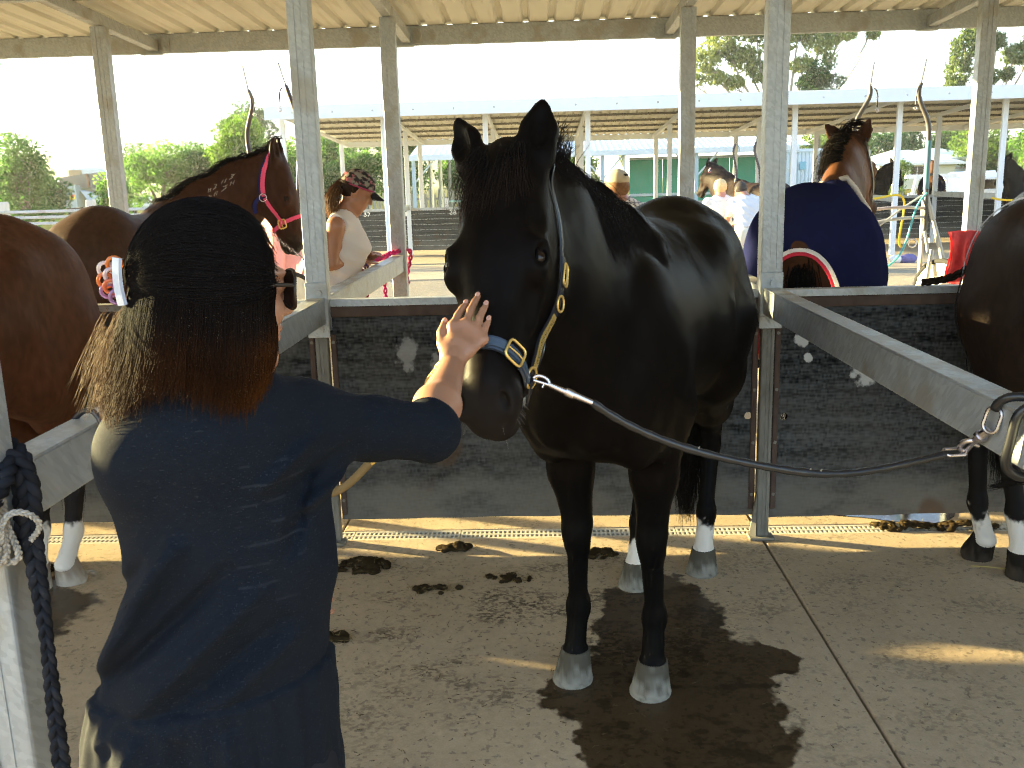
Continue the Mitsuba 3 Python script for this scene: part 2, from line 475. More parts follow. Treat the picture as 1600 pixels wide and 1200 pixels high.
def _conc(p, n, uv):
    a = fbm(p.x * 2.2, p.y * 2.2, 0.0, octaves=4)
    f = fbm(p.x * 55, p.y * 55, 0.0, octaves=3)
    g = noise(p.x * 240, p.y * 240, 0.0)
    base = mix((0.32, 0.24, 0.15), (0.58, 0.45, 0.295), 0.5 * a + 0.3 * f + 0.2 * g)
    pit = smoothstep(0.66, 0.78, fbm(p.x * 60 + 9, p.y * 60, 4.0))
    base = mix(base, (0.12, 0.10, 0.072), 0.5 * pit)
    smear = smoothstep(0.46, 0.74, fbm(p.x * 5 + 4, p.y * 7, 1.0, octaves=4)) * smoothstep(0.38, 0.72, fbm(p.x * 75, p.y * 95, 7.0))
    zone = dr.exp(-(dr.square((p.x + 0.05) / 0.75) + dr.square((p.y - 3.15) / 0.5)))
    base = mix(base, (0.085, 0.068, 0.04), smear * (0.35 + 0.65 * zone))
    aisle = smoothstep(4.2, 8.0, p.y)
    return mix(base, (0.40, 0.35, 0.27), 0.55 * aisle)
def _concwet(p, n, uv):
    c = mi.Color3f(_conc(p, n, uv))
    t = smoothstep(0.55, 0.75, fbm(p.x * 18, p.y * 24, 6.0, octaves=4))
    return mix(c * mi.Color3f(0.13, 0.105, 0.08), (0.009, 0.006, 0.003), 0.6 * t)
def _conc_h(p, n, uv):
    return 0.5 * fbm(p.x * 60, p.y * 60, 0.0) + 0.35 * noise(p.x * 200, p.y * 200, 1.0) + 0.5 * fbm(p.x * 9, p.y * 9, 2.0)
_conc_bump = proc(_conc_h)
scene['m_conc'] = {'type': 'blendbsdf', 'weight': proc(lambda p, n, uv: _wetmask(p)),
                   'dry': {'type': 'bumpmap', 'arbitrary': dict(_conc_bump), 'scale': 0.0022, 'bsdf': diffuse(proc(_conc))},
                   'wet': {'type': 'bumpmap', 'arbitrary': dict(_conc_bump), 'scale': 0.003, 'bsdf': principled(proc(_concwet), 0.26, specular=0.25)}}

def _sand(p, n, uv):
    a = fbm(p.x * 0.35, p.y * 0.35, 0.0, octaves=4)
    f = fbm(p.x * 22, p.y * 22, 1.0)
    g = noise(p.x * 75, p.y * 75, 2.0)
    s = mix((0.26, 0.205, 0.135), (0.47, 0.395, 0.285), 0.25 * a + 0.35 * f + 0.4 * g)
    gr = mix((0.09, 0.10, 0.028), (0.24, 0.21, 0.07), fbm(p.x * 1.7, p.y * 1.7, 6.0, octaves=4))
    far = smoothstep(0.45, 0.55, smoothstep(24.0, 34.0, p.y) + 0.25 * (fbm(p.x * 0.4, p.y * 0.4, 3.0) - 0.5))
    return mix(s, gr, far)
scene['m_sand'] = {'type': 'bumpmap', 'arbitrary': proc(lambda p, n, uv: fbm(p.x * 30, p.y * 30, 1.0)), 'scale': 0.03, 'bsdf': diffuse(proc(_sand))}

scene['m_matte'] = diffuse(VC)          # weathered paint, timber, cloth-like surfaces; colour per vertex
scene['m_paint'] = principled(VC, 0.42, specular=0.5)          # painted and plastic surfaces
scene['m_coat'] = principled(VC, 0.43, specular=0.04)           # coats and hair
scene['m_tress'] = principled(VC, 0.5, specular=0.025)
scene['m_pelt'] = principled(VC, 0.58, specular=0.08)
scene['m_leather'] = principled(VC, 0.30, specular=0.55)
scene['m_brass'] = principled((0.80, 0.56, 0.18), 0.30, metallic=0.75)
scene['m_steel'] = {'type': 'roughconductor', 'material': 'Cr', 'alpha': 0.18}
scene['m_eye'] = principled((0.012, 0.006, 0.004), 0.06, specular=0.35)
scene['m_clip'] = principled(VC, 0.15, specular=0.6, two=False, spec_trans=0.55)
scene['m_leaf'] = {'type': 'principledthin', 'base_color': dict(VC), 'roughness': 0.55, 'diff_trans': 1.15, 'eta': 1.4}
def _manure(p, n, uv):
    return mix((0.012, 0.009, 0.005), (0.05, 0.034, 0.017), fbm(p.x * 70, p.y * 70, p.z * 70, octaves=4))
scene['m_manure'] = {'type': 'bumpmap', 'arbitrary': proc(lambda p, n, uv: fbm(p.x * 120, p.y * 120, p.z * 120)), 'scale': 0.01, 'bsdf': diffuse(proc(_manure))}

# ------------------------------------------------------------------ ground, floor, drain
def sheet(x0, x1, y0, y1, z, nx=1, ny=1, amp=0.0, sc=0.5, seed=0):
    xs, ys = np.linspace(x0, x1, nx + 1), np.linspace(y0, y1, ny + 1)
    X, Y = np.meshgrid(xs, ys)
    Z = np.full_like(X, z)
    if amp: Z = Z + amp * (meshkit.fbm(np.stack([X, Y, X * 0], -1) * sc, 4, seed) - 0.5)
    v = np.stack([X, Y, Z], -1).reshape(-1, 3)
    i = (np.arange(ny)[:, None] * (nx + 1) + np.arange(nx)).reshape(-1)
    return mesh(v, np.vstack([np.stack([i, i + 1, i + nx + 2], 1), np.stack([i, i + nx + 2, i + nx + 1], 1)]))

g = sheet(-3000, 3000, -3000, 3000, -0.035, 2, 2)
solo('ground', ply(g, 'm_sand'), 'sandy yard and grass around the stables', kind='structure')
yard = sheet(-16, 24, 7.72, 16.2, -0.02, 300, 70, 0.035, 1.6, 4)
solo('yard_sand', ply(yard, 'm_sand', smooth=True), 'loose raked sand between the two rows of stables', kind='structure')

PX = [-8.545, -6.65, -4.755, -2.86, -0.968, 0.968, 2.86, 4.755, 6.65]      # the lines of posts
floor = thing('stable_floor', 'worn concrete stall floor with manure and wet stains', None, kind='structure')
DR0, DR1 = 4.062, 4.168                                            # the drain channel, just behind the panels
joints = [-10.4] + PX + [8.5]
for x0, x1 in zip(joints[:-1], joints[1:]):
    for y0, y1 in ((-4.0, 1.30), (1.305, DR0), (DR1, 7.7)):
        a, b = x0 + 0.004, x1 - 0.004
        put(floor, 'slab', ply(box([a, y0, -0.12], [b, y1, 0.0], 0.006), 'm_conc'))
put(floor, 'channel', col(cat_m([box([-10.4, DR0 - 0.005, -0.13], [8.5, DR1 + 0.005, -0.10])]), 'm_matte', (0.05, 0.042, 0.03)))

grate = thing('drain_grate', 'slotted cream plastic drain grate running along the foot of the rubber panels', 'drain grate')
def grate_piece(x0, x1):
    ms, w = [], DR1 - DR0
    for y in (DR0 + 0.008, (DR0 + DR1) / 2, DR1 - 0.008):
        ms.append(box([x0, y - 0.007, -0.022], [x1, y + 0.007, -0.003]))
    n = int(round((x1 - x0) / 0.0215))
    for i in range(n + 1):
        x = x0 + 0.004 + (x1 - x0 - 0.008) * i / n
        ms.append(box([x - 0.0045, DR0 + 0.001, -0.021], [x + 0.0045, DR1 - 0.001, -0.0042]))
    return cat_m(ms)
x = -4.9
while x < 3.9:
    put(grate, 'grate_section', col(grate_piece(x, x + 0.495), 'm_matte', (0.50, 0.46, 0.37), jitter=0.2, scale=9), kind='stuff')
    x += 0.5

# ------------------------------------------------------------------ the shelters
def section_post(w, d):
    """a rolled post section: rounded box with two grooves in its front and back"""
    s = sg.box(-w / 2, -d / 2, w / 2, d / 2).buffer(-0.008).buffer(0.008, quad_segs=3)
    for y in (-d / 2, d / 2):
        for x in (-w * 0.12, w * 0.16):
            s = s.difference(sg.box(x - 0.0035, y - 0.004, x + 0.0035, y + 0.004))
        s = s.difference(sg.box(-w * 0.12, y - 0.0018, w * 0.16, y + 0.0018))
    return s

def post(x, y, z0, z1, w=0.088, d=0.075):
    m = extr(section_post(w, d), z1 - z0)
    m.apply_translation([x, y, z0])
    return m

def bolt(c, n, r=0.012, h=0.009):
    c, n = A(c, float), A(n, float) / np.linalg.norm(n)
    return cat_m([cyl(c, c + n * 0.002, r * 1.5, 12), cyl(c, c + n * h, r, 6)])

def channel(x0, x1, y, z0, z1, lip, face):
    """a C section running along x; its web stands at y, its flanges point along 'lip' (+1 or -1)"""
    t = 0.004
    return cat_m([box([x0, y, z0], [x1, y + t * lip, z1]), box([x0, y + t * lip, z1 - t], [x1, y + 0.05 * lip, z1]), box([x0, y + t * lip, z0], [x1, y + 0.05 * lip, z0 + t]),
                  box([x0, y + 0.046 * lip, z0 + t], [x1, y + 0.05 * lip, z0 + 0.016]), box([x0, y + 0.046 * lip, z1 - 0.016], [x1, y + 0.05 * lip, z1 - t])])

def roof_sheet(x0, w, y0, y1, zf):
    """one trapezoidal steel sheet, ribs upwards, laid along y"""
    prof, n = [], 4
    p = w / n
    for i in range(n):
        b = x0 + i * p
        prof += [(b, 0.0), (b + p * 0.60, 0.0), (b + p * 0.68, 0.028), (b + p * 0.86, 0.028), (b + p * 0.94, 0.0)]
    prof.append((x0 + w + 0.012, 0.0))
    prof = A(prof)
    ys = np.linspace(y0, y1, 5)
    v = A([[px, y, zf(y) + pz] for y in ys for px, pz in prof])
    k = len(prof)
    f = [[[i * k + j, i * k + j + 1, (i + 1) * k + j + 1], [i * k + j, (i + 1) * k + j + 1, (i + 1) * k + j]] for i in range(len(ys) - 1) for j in range(k - 1)]
    top = mesh(v, A(f).reshape(-1, 3))
    low = mesh(v - [0, 0, 0.0012], A(f).reshape(-1, 3)[:, ::-1])
    return cat_m([top, low])

def _dull(p, n, uv):
    return mix((0.13, 0.12, 0.10), (0.25, 0.24, 0.21), fbm(p.x * 20, p.y * 20, p.z * 9))
scene['m_dull'] = diffuse(proc(_dull))
scene['m_whitesteel'] = diffuse((0.64, 0.68, 0.72))

def shelter(key, posts, y_eave0, y_near, y_mid, y_far, y_eave1, zf, metal, fascia, rails, x0, x1, detail, skip_near=()):
    ms = {}
    xs = x0
    while xs < x1 - 0.1:
        put(key, 'roof_sheet', ply(roof_sheet(xs, 0.76, y_eave0 - 0.12, y_eave1 + 0.14, zf), 'm_cream'))
        xs += 0.76
    for y, lip in ((y_eave1, 1), (y_eave0, -1)):
        put(key, 'eave_beam', ply(channel(x0, x1, y, zf(y) - 0.14, zf(y) - 0.005, lip, 0), metal))
    n = 5 if not detail else 4
    for i in range(n):
        y = y_eave0 + (y_eave1 - y_eave0) * (i + 1) / (n + 1)
        if detail: y = [6.02, 4.75, 3.3, 2.0][i]
        put(key, 'purlin', ply(cat_m([box([x0, y - 0.045, zf(y) - 0.008], [x1, y + 0.045, zf(y) - 0.004]), box([x0, y - 0.03, zf(y) - 0.046], [x1, y + 0.03, zf(y) - 0.008])]), metal if detail else 'm_dull'))
    for x in posts:
        for y in (y_near, y_mid, y_far):
            if y == y_near and x in skip_near: continue
            ztop = zf(y) - 0.128
            if y == y_mid and detail:
                put(key, 'post', ply(post(x, y - 0.022, 0.985, ztop, 0.092, 0.075), metal))
                base = put(key, 'lower_post', ply(cat_m([post(x, y - 0.018, 0.012, 0.985, 0.056, 0.045), box([x - 0.062, y - 0.075, 0.001], [x + 0.05, y + 0.004, 0.012], 0.003),
                                                    mesh([[x - 0.031, y - 0.05, 0.012], [x - 0.031, y - 0.02, 0.012], [x - 0.06, y - 0.035, 0.012], [x - 0.031, y - 0.05, 0.21], [x - 0.031, y - 0.02, 0.21]],
                                                         [[0, 2, 3], [1, 4, 2], [2, 4, 3], [0, 1, 2], [0, 3, 4], [0, 4, 1]])]), 'm_dull'))
                for zz in (1.155, 1.0):
                    plate = put(key, 'bracket', ply(box([x - 0.048, y - 0.066, zz - 0.042], [x + 0.048, y - 0.0605, zz + 0.042 if zz > 1.05 else zz + 0.012], 0.002), 'm_galv'))
                    scene[plate + '__bolt'] = ply(bolt([x + 0.008, y - 0.067, zz - 0.004], [0, -1, 0], 0.018), 'm_galv')
            else:
                put(key, 'post', ply(post(x, y, 0.0, ztop, 0.10 if detail else 0.10, 0.075), metal))
        za, zb = zf(y_eave0) - 0.088, zf(y_eave1) - 0.088
        put(key, 'rafter', ply(bar([x, y_eave0 + 0.004, za], [x, y_eave1 - 0.004, zb], 0.062, 0.078, bevel=0.004), metal))
        if detail:
            c = put(key, 'cleat', ply(cat_m([box([x + 0.05, y_eave1 - 0.008, zf(y_eave1) - 0.135], [x + 0.115, y_eave1 - 0.001, zf(y_eave1) - 0.01], 0.002), box([x - 0.10, y_eave1 - 0.03, zf(y_eave1) - 0.152], [x + 0.05, y_eave1 + 0.03, zf(y_eave1) - 0.143])]), 'm_galv'))
            for zz in (0.035, 0.108):
                put(key, 'bolt', ply(bolt([x + 0.082, y_eave1 - 0.009, zf(y_eave1) - zz], [0, -1, 0], 0.012), 'm_galv'))
        for a, b in rails:
            if (detail and x < -3) or (a < y_mid and x in skip_near): continue
            r = put(key, 'rail', ply(cat_m([bar([x, a, 1.072], [x, b, 1.072], 0.062, 0.108, bevel=0.004), bar([x, a - 0.002, 1.129], [x, b + 0.002, 1.129], 0.068, 0.005)]), 'm_galv'))
    if fascia:
        put(key, 'fascia', ply(cat_m([box([x0 - 0.03, y_eave0 - 0.15, 2.885], [x1, y_eave0 - 0.145, 3.09]), box([x0 - 0.03, y_eave0 - 0.17, 2.845], [x1, y_eave0 - 0.14, 2.887]), box([x0 - 0.03, y_eave0 - 0.145, 3.075], [x1, y_eave0 + 0.05, 3.09])]), 'm_whitesteel'))
        put(key, 'screw', ply(cat_m([bolt([xx, y_eave0 - 0.15, 2.96], [0, -1, 0], 0.012) for xx in np.arange(x0 + 0.5, x1, 0.76)]), 'm_galv'), kind='stuff')

zf0 = lambda y: 2.745 + (7.3 - y) * 0.042
own = thing('stable_shelter', 'galvanised steel shelter overhead with ribbed cream roof, standing over the tied black horse', 'stable shelter')
shelter(own, PX, 0.8, 1.5, 4.05, 6.4, 7.3, zf0, 'm_galv', False, ((1.45, 4.0), (4.10, 6.44)), -9.16, 8.4, True)

FX = [-4.98 + 1.972 * i for i in range(16)]
zf1 = lambda y: 3.06 - (y - 18.2) * 0.052
far = thing('stable_shelter', 'second stable shelter across the sand yard, with a long white fascia and bare posts', 'stable shelter')
shelter(far, FX, 18.3, 18.7, 21.7, 24.2, 25.0, zf1, 'm_whitesteel', True, ((18.75, 21.65),), -5.13, 25.3, False)

# ------------------------------------------------------------------ rubber panels between the posts
def belt(x0, x1, y, z0, z1, holes, seed, th=0.012, wav=0.012):
    xs = np.linspace(x0, x1, 40)
    lo = z0 + wav * (meshkit.fbm(np.stack([xs * 2.3, xs * 0 + seed, xs * 0], -1), 3, seed) * 2 - 1)
    pg = sg.Polygon([(a, b) for a, b in zip(xs, lo)] + [(x1, z1), (x0, z1)])
    for hl in holes:
        pg = pg.difference(sg.Point(hl[0], hl[1]).buffer(hl[2], quad_segs=5) if len(hl) == 3 else sg.Polygon(hl))
    m = extr(pg, th)
    v = np.asarray(m.vertices)
    m.vertices = np.stack([v[:, 0], y + th / 2 - v[:, 2], v[:, 1]], 1)
    m.faces = np.asarray(m.faces)
    m.fix_normals()
    return m

SAY = ['furthest to the left of the row', 'second from the left end of the row', 'third from the left end of the row', 'behind the left brown horse', 'behind the tied black horse and the woman', 'with white scuffs, below the right tie rail', 'behind the dark bay horse']
for i, (x0, x1) in enumerate(zip(PX[:-2], PX[1:-1])):
    pn = thing('stall_panel', 'grey woven rubber stall panel ' + SAY[i], 'stall panel')
    a, b = x0 + 0.034, x1 - 0.034
    put(pn, 'belt', ply(belt(a, b, 4.05, 0.105 if i != 5 else 0.092, 1.075, [(x0 + 0.088, 0.553, 0.0175), (x1 - 0.070, 0.56, 0.0175)] + {2: [((-3.66, 0.55), (-3.52, 0.545), (-3.50, 0.565), (-3.58, 0.57))], 3: [((-2.32, 0.553), (-2.0, 0.520), (-1.75, 0.505), (-1.72, 0.555), (-2.0, 0.560))]}.get(i, []), i), 'm_belt'))  # polygon slits are added to throw streaks of sun onto the floor
    put(pn, 'top_channel', ply(cat_m([box([a - 0.03, 4.022, 1.112], [b + 0.03, 4.078, 1.118]), box([a - 0.03, 4.022, 1.088], [b + 0.03, 4.027, 1.112]), box([a - 0.03, 4.073, 1.088], [b + 0.03, 4.078, 1.112])]), 'm_galv'))
    put(pn, 'clamp_strip', ply(box([a, 4.030, 1.040], [b, 4.0435, 1.0865], 0.003), 'm_rust'))
    for s, xe in ((1, a), (-1, b)):
        st = put(pn, 'edge_strip', ply(box([xe + s * 0.002, 4.034, 0.13], [xe + s * 0.026, 4.0435, 0.965], 0.003), 'm_rust'))
        for k, zz in enumerate((0.2, 0.44, 0.68, 0.93)):
            scene[st + '__screw' + (f'_{k:03d}' if k else '')] = ply(bolt([xe + s * 0.014, 4.033, zz], [0, -1, 0], 0.005, 0.004), 'm_dull')

def far_panel(i, x0, x1):
    say = {0: 'grey far rubber panel numbered 37, beyond the woman in the cap', 1: 'grey far rubber panel numbered 38, beside the black horse’s forelock', 2: 'grey far rubber panel seen just behind the black horse’s ears and mane',
           3: 'grey far rubber panel below the man in the plaid shirt', 4: 'grey far rubber panel behind the two people in white', 5: 'grey far rubber panel behind the horse in the navy rug', 6: 'dark far rubber panel behind the sulky shafts',
           7: 'dark far rubber panel left of the red towel post', 8: 'dark far rubber panel right of the red towel post'}.get(i)
    if say is None: return
    pn = thing('far_stall_panel', say, 'stall panel')
    put(pn, 'belt', ply(belt(x0 + 0.04, x1 - 0.04, 21.7, 0.10, 1.0, [], 30 + i, wav=0.006), 'm_belt'))
    put(pn, 'top_channel', ply(box([x0 + 0.02, 21.67, 1.0], [x1 - 0.02, 21.73, 1.06]), 'm_galv'))
    for k in range(7):
        z = 0.2 + 0.12 * k
        put(pn, 'clamp_wire', ply(box([x0 + 0.05, 21.684, z], [x1 - 0.05, 21.690, z + 0.008]), 'm_galv'))
    if i in (0, 1):
        t = meshkit.text_mesh(('37', '38')[i], 0.09, 0.004, bold=True)
        t.vertices = np.asarray(t.vertices) @ A([[1, 0, 0], [0, 0, 1], [0, -1, 0.0]])
        t.apply_translation([(x0 + x1) / 2 - 0.06, 21.685, 0.895])
        put(pn, 'number', col(t, 'm_paint', (0.8, 0.8, 0.78)), f'white painted number {37 + i}')
        if i == 0:
            put(pn, 'plate', col(box([x1 - 0.12, 21.676, 0.88], [x1 - 0.02, 21.683, 0.98]), 'm_paint', (0.7, 0.7, 0.68)))
for i, (x0, x1) in enumerate(zip(FX[:-1], FX[1:])):
    far_panel(i, x0, x1)
pad = thing('far_stable_floor', 'sunlit concrete floor of the far shelter', None, kind='structure')
put(pad, 'slab', ply(box([-7.5, 16.0, -0.1], [26, 25.4, 0.0]), 'm_conc'))
put(pad, 'kerb', col(box([-7.5, 18.9, 0.0], [6.0, 19.0, 0.02]), 'm_matte', (0.3, 0.27, 0.2)))

# ------------------------------------------------------------------ horses
# local frame of a horse: x forward, y to its left, z up; the origin lies on the ground between its front hooves
class Horse:
    def __init__(s, poll=(0.756, 0.004, 1.657), nose=(0.575, 0.095, -0.81), side=(0, 1, 0), front=None, hind=None, ears=None, head=True, size=1.0, neck_bend=(0, 0, 0)):
        s.B = b = Body()
        s.poll = A(poll, float)
        s.X = A(nose, float) / np.linalg.norm(nose)
        y = A(side, float); y -= s.X * (y @ s.X); s.Y = y / np.linalg.norm(y)
        s.Z = np.cross(s.X, s.Y)
        s.R = np.stack([s.X, s.Y, s.Z], 1)                 # head axes as columns
        # trunk
        b.cone((0.02, 0, 1.135), (-0.60, 0, 1.125), 0.285, 0.292, 0.0, ((0, 1, 0), 0.84))
        b.cone((-0.10, 0, 1.33), (-0.42, 0, 1.29), 0.125, 0.13, 0.10, ((0, 1, 0), 0.7))
        b.cone((-0.20, 0, 1.415), (-0.10, 0, 1.40), 0.065, 0.07, 0.10, ((0, 1, 0), 0.6))
        b.cone((-0.45, 0, 1.27), (-0.85, 0, 1.29), 0.15, 0.17, 0.12)
        b.ell((-0.86, 0, 1.275), (0.30, 0.235, 0.232), None, 0.10)
        b.cone((-0.86, 0, 1.36), (-1.12, 0, 1.27), 0.14, 0.10, 0.10)
        for q in (-1, 1):
            b.ell((-0.96, q * 0.135, 1.13), (0.235, 0.135, 0.30), None, 0.09)
            b.ell((-0.66, q * 0.175, 1.33), (0.09, 0.06, 0.06), None, 0.14)     # hip
            b.ell((-0.62, q * 0.13, 1.10), (0.30, 0.125, 0.24), None, 0.10)     # flank
            b.ell((0.13, q * 0.125, 1.08), (0.19, 0.105, 0.30), None, 0.08)     # shoulder
            b.ell((0.27, q * 0.085, 1.02), (0.105, 0.10, 0.14), None, 0.07)     # breast
            b.ell((0.02, q * 0.155, 1.00), (0.13, 0.075, 0.17), None, 0.08)     # triceps
        for q in (-1, 1):
            b.cone((0.10, q * 0.20, 1.10), (-0.10, q * 0.11, 1.40), 0.035, 0.03, 0.05)          # shoulder blade
            b.cone((0.16, q * 0.185, 1.02), (0.0, q * 0.205, 0.92), 0.04, 0.035, 0.04)
            b.ell((0.355, q * 0.055, 0.98), (0.045, 0.05, 0.09), None, 0.03)
            b.cone((-0.60, q * 0.235, 1.16), (-0.76, q * 0.20, 0.92), 0.03, 0.04, 0.05)          # stifle fold
        b.ell((0.14, 0, 0.93), (0.17, 0.13, 0.10), None, 0.08)
        b.cone((-0.05, 0, 0.93), (-0.45, 0, 0.92), 0.10, 0.10, 0.10, ((0, 1, 0), 1.3))
        # legs
        fr = front or [dict(h=(0.0, 0.135)), dict(h=(0.0, -0.125))]
        hi = hind or [dict(h=(-0.98, 0.125)), dict(h=(-0.80, -0.115))]
        s.hooves, s.legs = [], []
        for q, L in zip((1, -1), fr):
            hx, hy = L['h']; lift = L.get('lift', 0.0)
            knee = A([*(L.get('knee') or (hx + 0.005, hy - q * 0.008)), 0.485])
            elbow = A([-0.02, q * 0.145, 0.93])
            fet = A([hx - 0.008, hy - q * 0.002, 0.232 + lift])
            cor = A([hx + 0.022, hy, 0.092 + lift])
            b.cone(elbow, (elbow + knee) / 2 + [0.005, 0, 0], 0.108, 0.066, 0.06)
            b.cone((elbow + knee) / 2 + [0.005, 0, 0], knee + [0, 0, 0.05], 0.068, 0.048, 0.04)
            b.ell(knee + [0.012, 0, 0.005], (0.046, 0.047, 0.062), None, 0.03)
            b.ell(knee + [-0.035, 0, -0.015], (0.02, 0.028, 0.04), None, 0.03)
            b.cone(knee + [0, 0, -0.05], fet + [0.006, 0, 0.03], 0.036, 0.030, 0.03)
            b.cone(knee + [-0.028, 0, -0.05], fet + [-0.022, 0, 0.03], 0.018, 0.019, 0.02)
            b.ell(fet + [-0.004, 0, 0], (0.041, 0.038, 0.040), None, 0.03)
            b.cone(fet + [0.004, 0, -0.02], cor, 0.033, 0.037, 0.025)
            b.ell(cor + [-0.005, 0, -0.012], (0.05, 0.046, 0.028), None, 0.02)
            s.hooves.append((cor, L.get('yaw', 0.0), L.get('pitch', 0.0), lift)); s.legs.append(('f', q, elbow, knee, fet, cor))
        for q, L in zip((1, -1), hi):
            hx, hy = L['h']; lift = L.get('lift', 0.0)
            hock = A(L['hock'], float) if 'hock' in L else A([hx - 0.155, hy - q * 0.004, 0.545])
            fet = A(L['fet'], float) if 'fet' in L else A([hx - 0.06, hy, 0.235])
            cor = A(L['cor'], float) if 'cor' in L else A([hx - 0.010, hy, 0.092])
            stifle = A([-0.74 + 0.25 * (hock[0] + 1.1), q * 0.165, 0.90])
            b.cone((-0.93, q * 0.13, 1.05), stifle, 0.185, 0.125, 0.09)
            b.cone((-1.03, q * 0.115, 1.02), (stifle + hock) / 2 + [-0.07, 0, 0.04], 0.135, 0.075, 0.08)
            b.cone(stifle + [-0.01, 0, -0.02], (stifle + hock) / 2 + [0, 0, 0], 0.12, 0.078, 0.06)
            b.cone((stifle + hock) / 2, hock + [0.01, 0, 0.05], 0.078, 0.045, 0.05)
            b.cone((stifle + hock) / 2 + [-0.08, 0, 0.0], hock + [-0.035, 0, 0.06], 0.03, 0.022, 0.04)
            b.ell(hock + [0.0, 0, 0], (0.056, 0.040, 0.066), None, 0.03)
            b.ell(hock + [-0.042, 0, 0.045], (0.022, 0.02, 0.035), None, 0.03)
            b.cone(hock + [0.004, 0, -0.05], fet + [0.0, 0, 0.03], 0.040, 0.032, 0.03)
            b.cone(hock + [-0.03, 0, -0.05], fet + [-0.025, 0, 0.03], 0.02, 0.019, 0.02)
            b.ell(fet + [-0.004, 0, 0], (0.042, 0.038, 0.041), None, 0.03)
            b.cone(fet + [0.003, 0, -0.02], cor, 0.034, 0.038, 0.025)
            b.ell(cor + [-0.004, 0, -0.012], (0.05, 0.046, 0.028), None, 0.02)
            s.hooves.append((cor, L.get('yaw', 0.0), L.get('pitch', 0.0), lift)); s.legs.append(('h', q, stifle, hock, fet, cor))
        # neck
        nb = A(neck_bend, float)
        p = s.poll
        base_hi, base_lo = A([-0.08, 0, 1.33]), A([0.20, 0, 1.06])
        cr = p - s.X * 0.02 - s.Z * 0.055
        th = s.H(0.17, 0, -0.185)
        F = (tuple(s.lat()), 0.60)
        mid = lambda a, c, t: a + (c - a) * t + nb * 4 * t * (1 - t)
        for t0, t1, r0, r1 in ((0, 0.34, 0.20, 0.165), (0.34, 0.68, 0.165, 0.130), (0.68, 1.0, 0.130, 0.098)):
            b.cone(mid(base_hi, cr, t0), mid(base_hi, cr, t1), r0 * 0.8, r1 * 0.8, 0.08, F)
            b.cone(mid(base_lo, th, t0), mid(base_lo, th, t1), r0 * 0.85, r1 * 0.72, 0.10, (F[0], 0.72))
            c0, c1 = (mid(base_hi, cr, t0) + mid(base_lo, th, t0)) / 2, (mid(base_hi, cr, t1) + mid(base_lo, th, t1)) / 2
            b.cone(c0, c1, r0, r1, 0.08, (F[0], 0.68))
        s.crest = lambda t: mid(base_hi, cr, t)
        # head
        if head:
            R = s.R
            E = lambda c, r, k=0.03, cut=False, RR=None: b.ell(s.H(*c), r, R if RR is None else RR, k, cut)
            Cn = lambda a, c, ra, rb, k=0.03, fl=None: b.cone(s.H(*a), s.H(*c), ra, rb, k, fl)
            Yf = lambda v: (tuple(s.Y), v)
            E((0.08, 0, -0.06), (0.13, 0.088, 0.088), 0.05)
            E((0.19, 0, -0.055), (0.15, 0.099, 0.085), 0.04)
            Cn((0.20, 0, -0.05), (0.50, 0, -0.052), 0.071, 0.048, 0.04)
            Cn((0.22, 0, -0.105), (0.50, 0, -0.085), 0.070, 0.047, 0.04)
            for q in (-1, 1):
                E((0.185, q * 0.055, -0.155), (0.125, 0.036, 0.115), 0.035)
                Cn((0.20, q * 0.045, -0.21), (0.45, q * 0.025, -0.135), 0.035, 0.028, 0.03)
                Cn((0.22, q * 0.083, -0.052), (0.36, q * 0.058, -0.092), 0.018, 0.010, 0.03)     # facial crest
                E((0.225, q * 0.082, -0.016), (0.050, 0.026, 0.024), 0.03)                       # brow
                E((0.238, q * 0.100, -0.012), (0.026, 0.019, 0.017), 0.010, True)                 # eye socket
                E((0.262, q * 0.082, -0.034), (0.03, 0.018, 0.018), 0.02)
                E((0.160, q * 0.090, -0.005), (0.026, 0.010, 0.012), 0.03, True)                  # hollow above the eye
                E((0.548, q * 0.046, -0.052), (0.042, 0.020, 0.036), 0.018)                       # nostril wing
                E((0.566, q * 0.040, -0.034), (0.026, 0.011, 0.017), 0.008, True)                 # nostril
            E((0.540, 0, -0.084), (0.066, 0.052, 0.058), 0.03)
            E((0.580, 0, -0.100), (0.032, 0.044, 0.032), 0.025)
            E((0.560, 0, -0.138), (0.042, 0.040, 0.026), 0.018)                                  # lower lip
            Cn((0.40, 0, -0.135), (0.54, 0, -0.138), 0.040, 0.034, 0.03)
            E((0.575, 0, -0.119), (0.055, 0.075, 0.0032), 0.005, True)
            # ears
            for q, ax in zip((1, -1), ears or ((-0.98, 0.10, 0.12), (-0.93, -0.34, 0.10))):
                d = s.R @ (A(ax, float) / np.linalg.norm(ax))
                o = s.H(-0.005, q * 0.060, -0.03)
                fac = s.R @ (A([0.10, 0.42 * q, 0.9]) / np.linalg.norm([0.10, 0.42 * q, 0.9]))   # where the opening looks
                fac = fac - d * (fac @ d); fac /= np.linalg.norm(fac)
                fl = (tuple(fac), 0.62)
                b.cone(o, o + d * 0.045, 0.033, 0.040, 0.025, fl)
                b.cone(o + d * 0.04, o + d * 0.095, 0.041, 0.039, 0.012, fl)
                b.cone(o + d * 0.095, o + d * 0.145, 0.039, 0.017, 0.012, fl)
                b.cone(o + d * 0.138, o + d * 0.168, 0.018, 0.005, 0.012, fl)
                RR = np.stack([d, np.cross(fac, d), fac], 1)
                b.ell(o + d * 0.100 + fac * 0.022, (0.060, 0.024, 0.020), RR, 0.008, True)
    def lat(s):
        y = s.Y + A([0, 1.0, 0]); return y / np.linalg.norm(y)
    def H(s, x, y, z):
        """a point of the head: x from the poll to the muzzle, y to the horse's left, z out of its face"""
        return s.poll + s.R @ A([x * 0.955, y * 1.09, z], float)
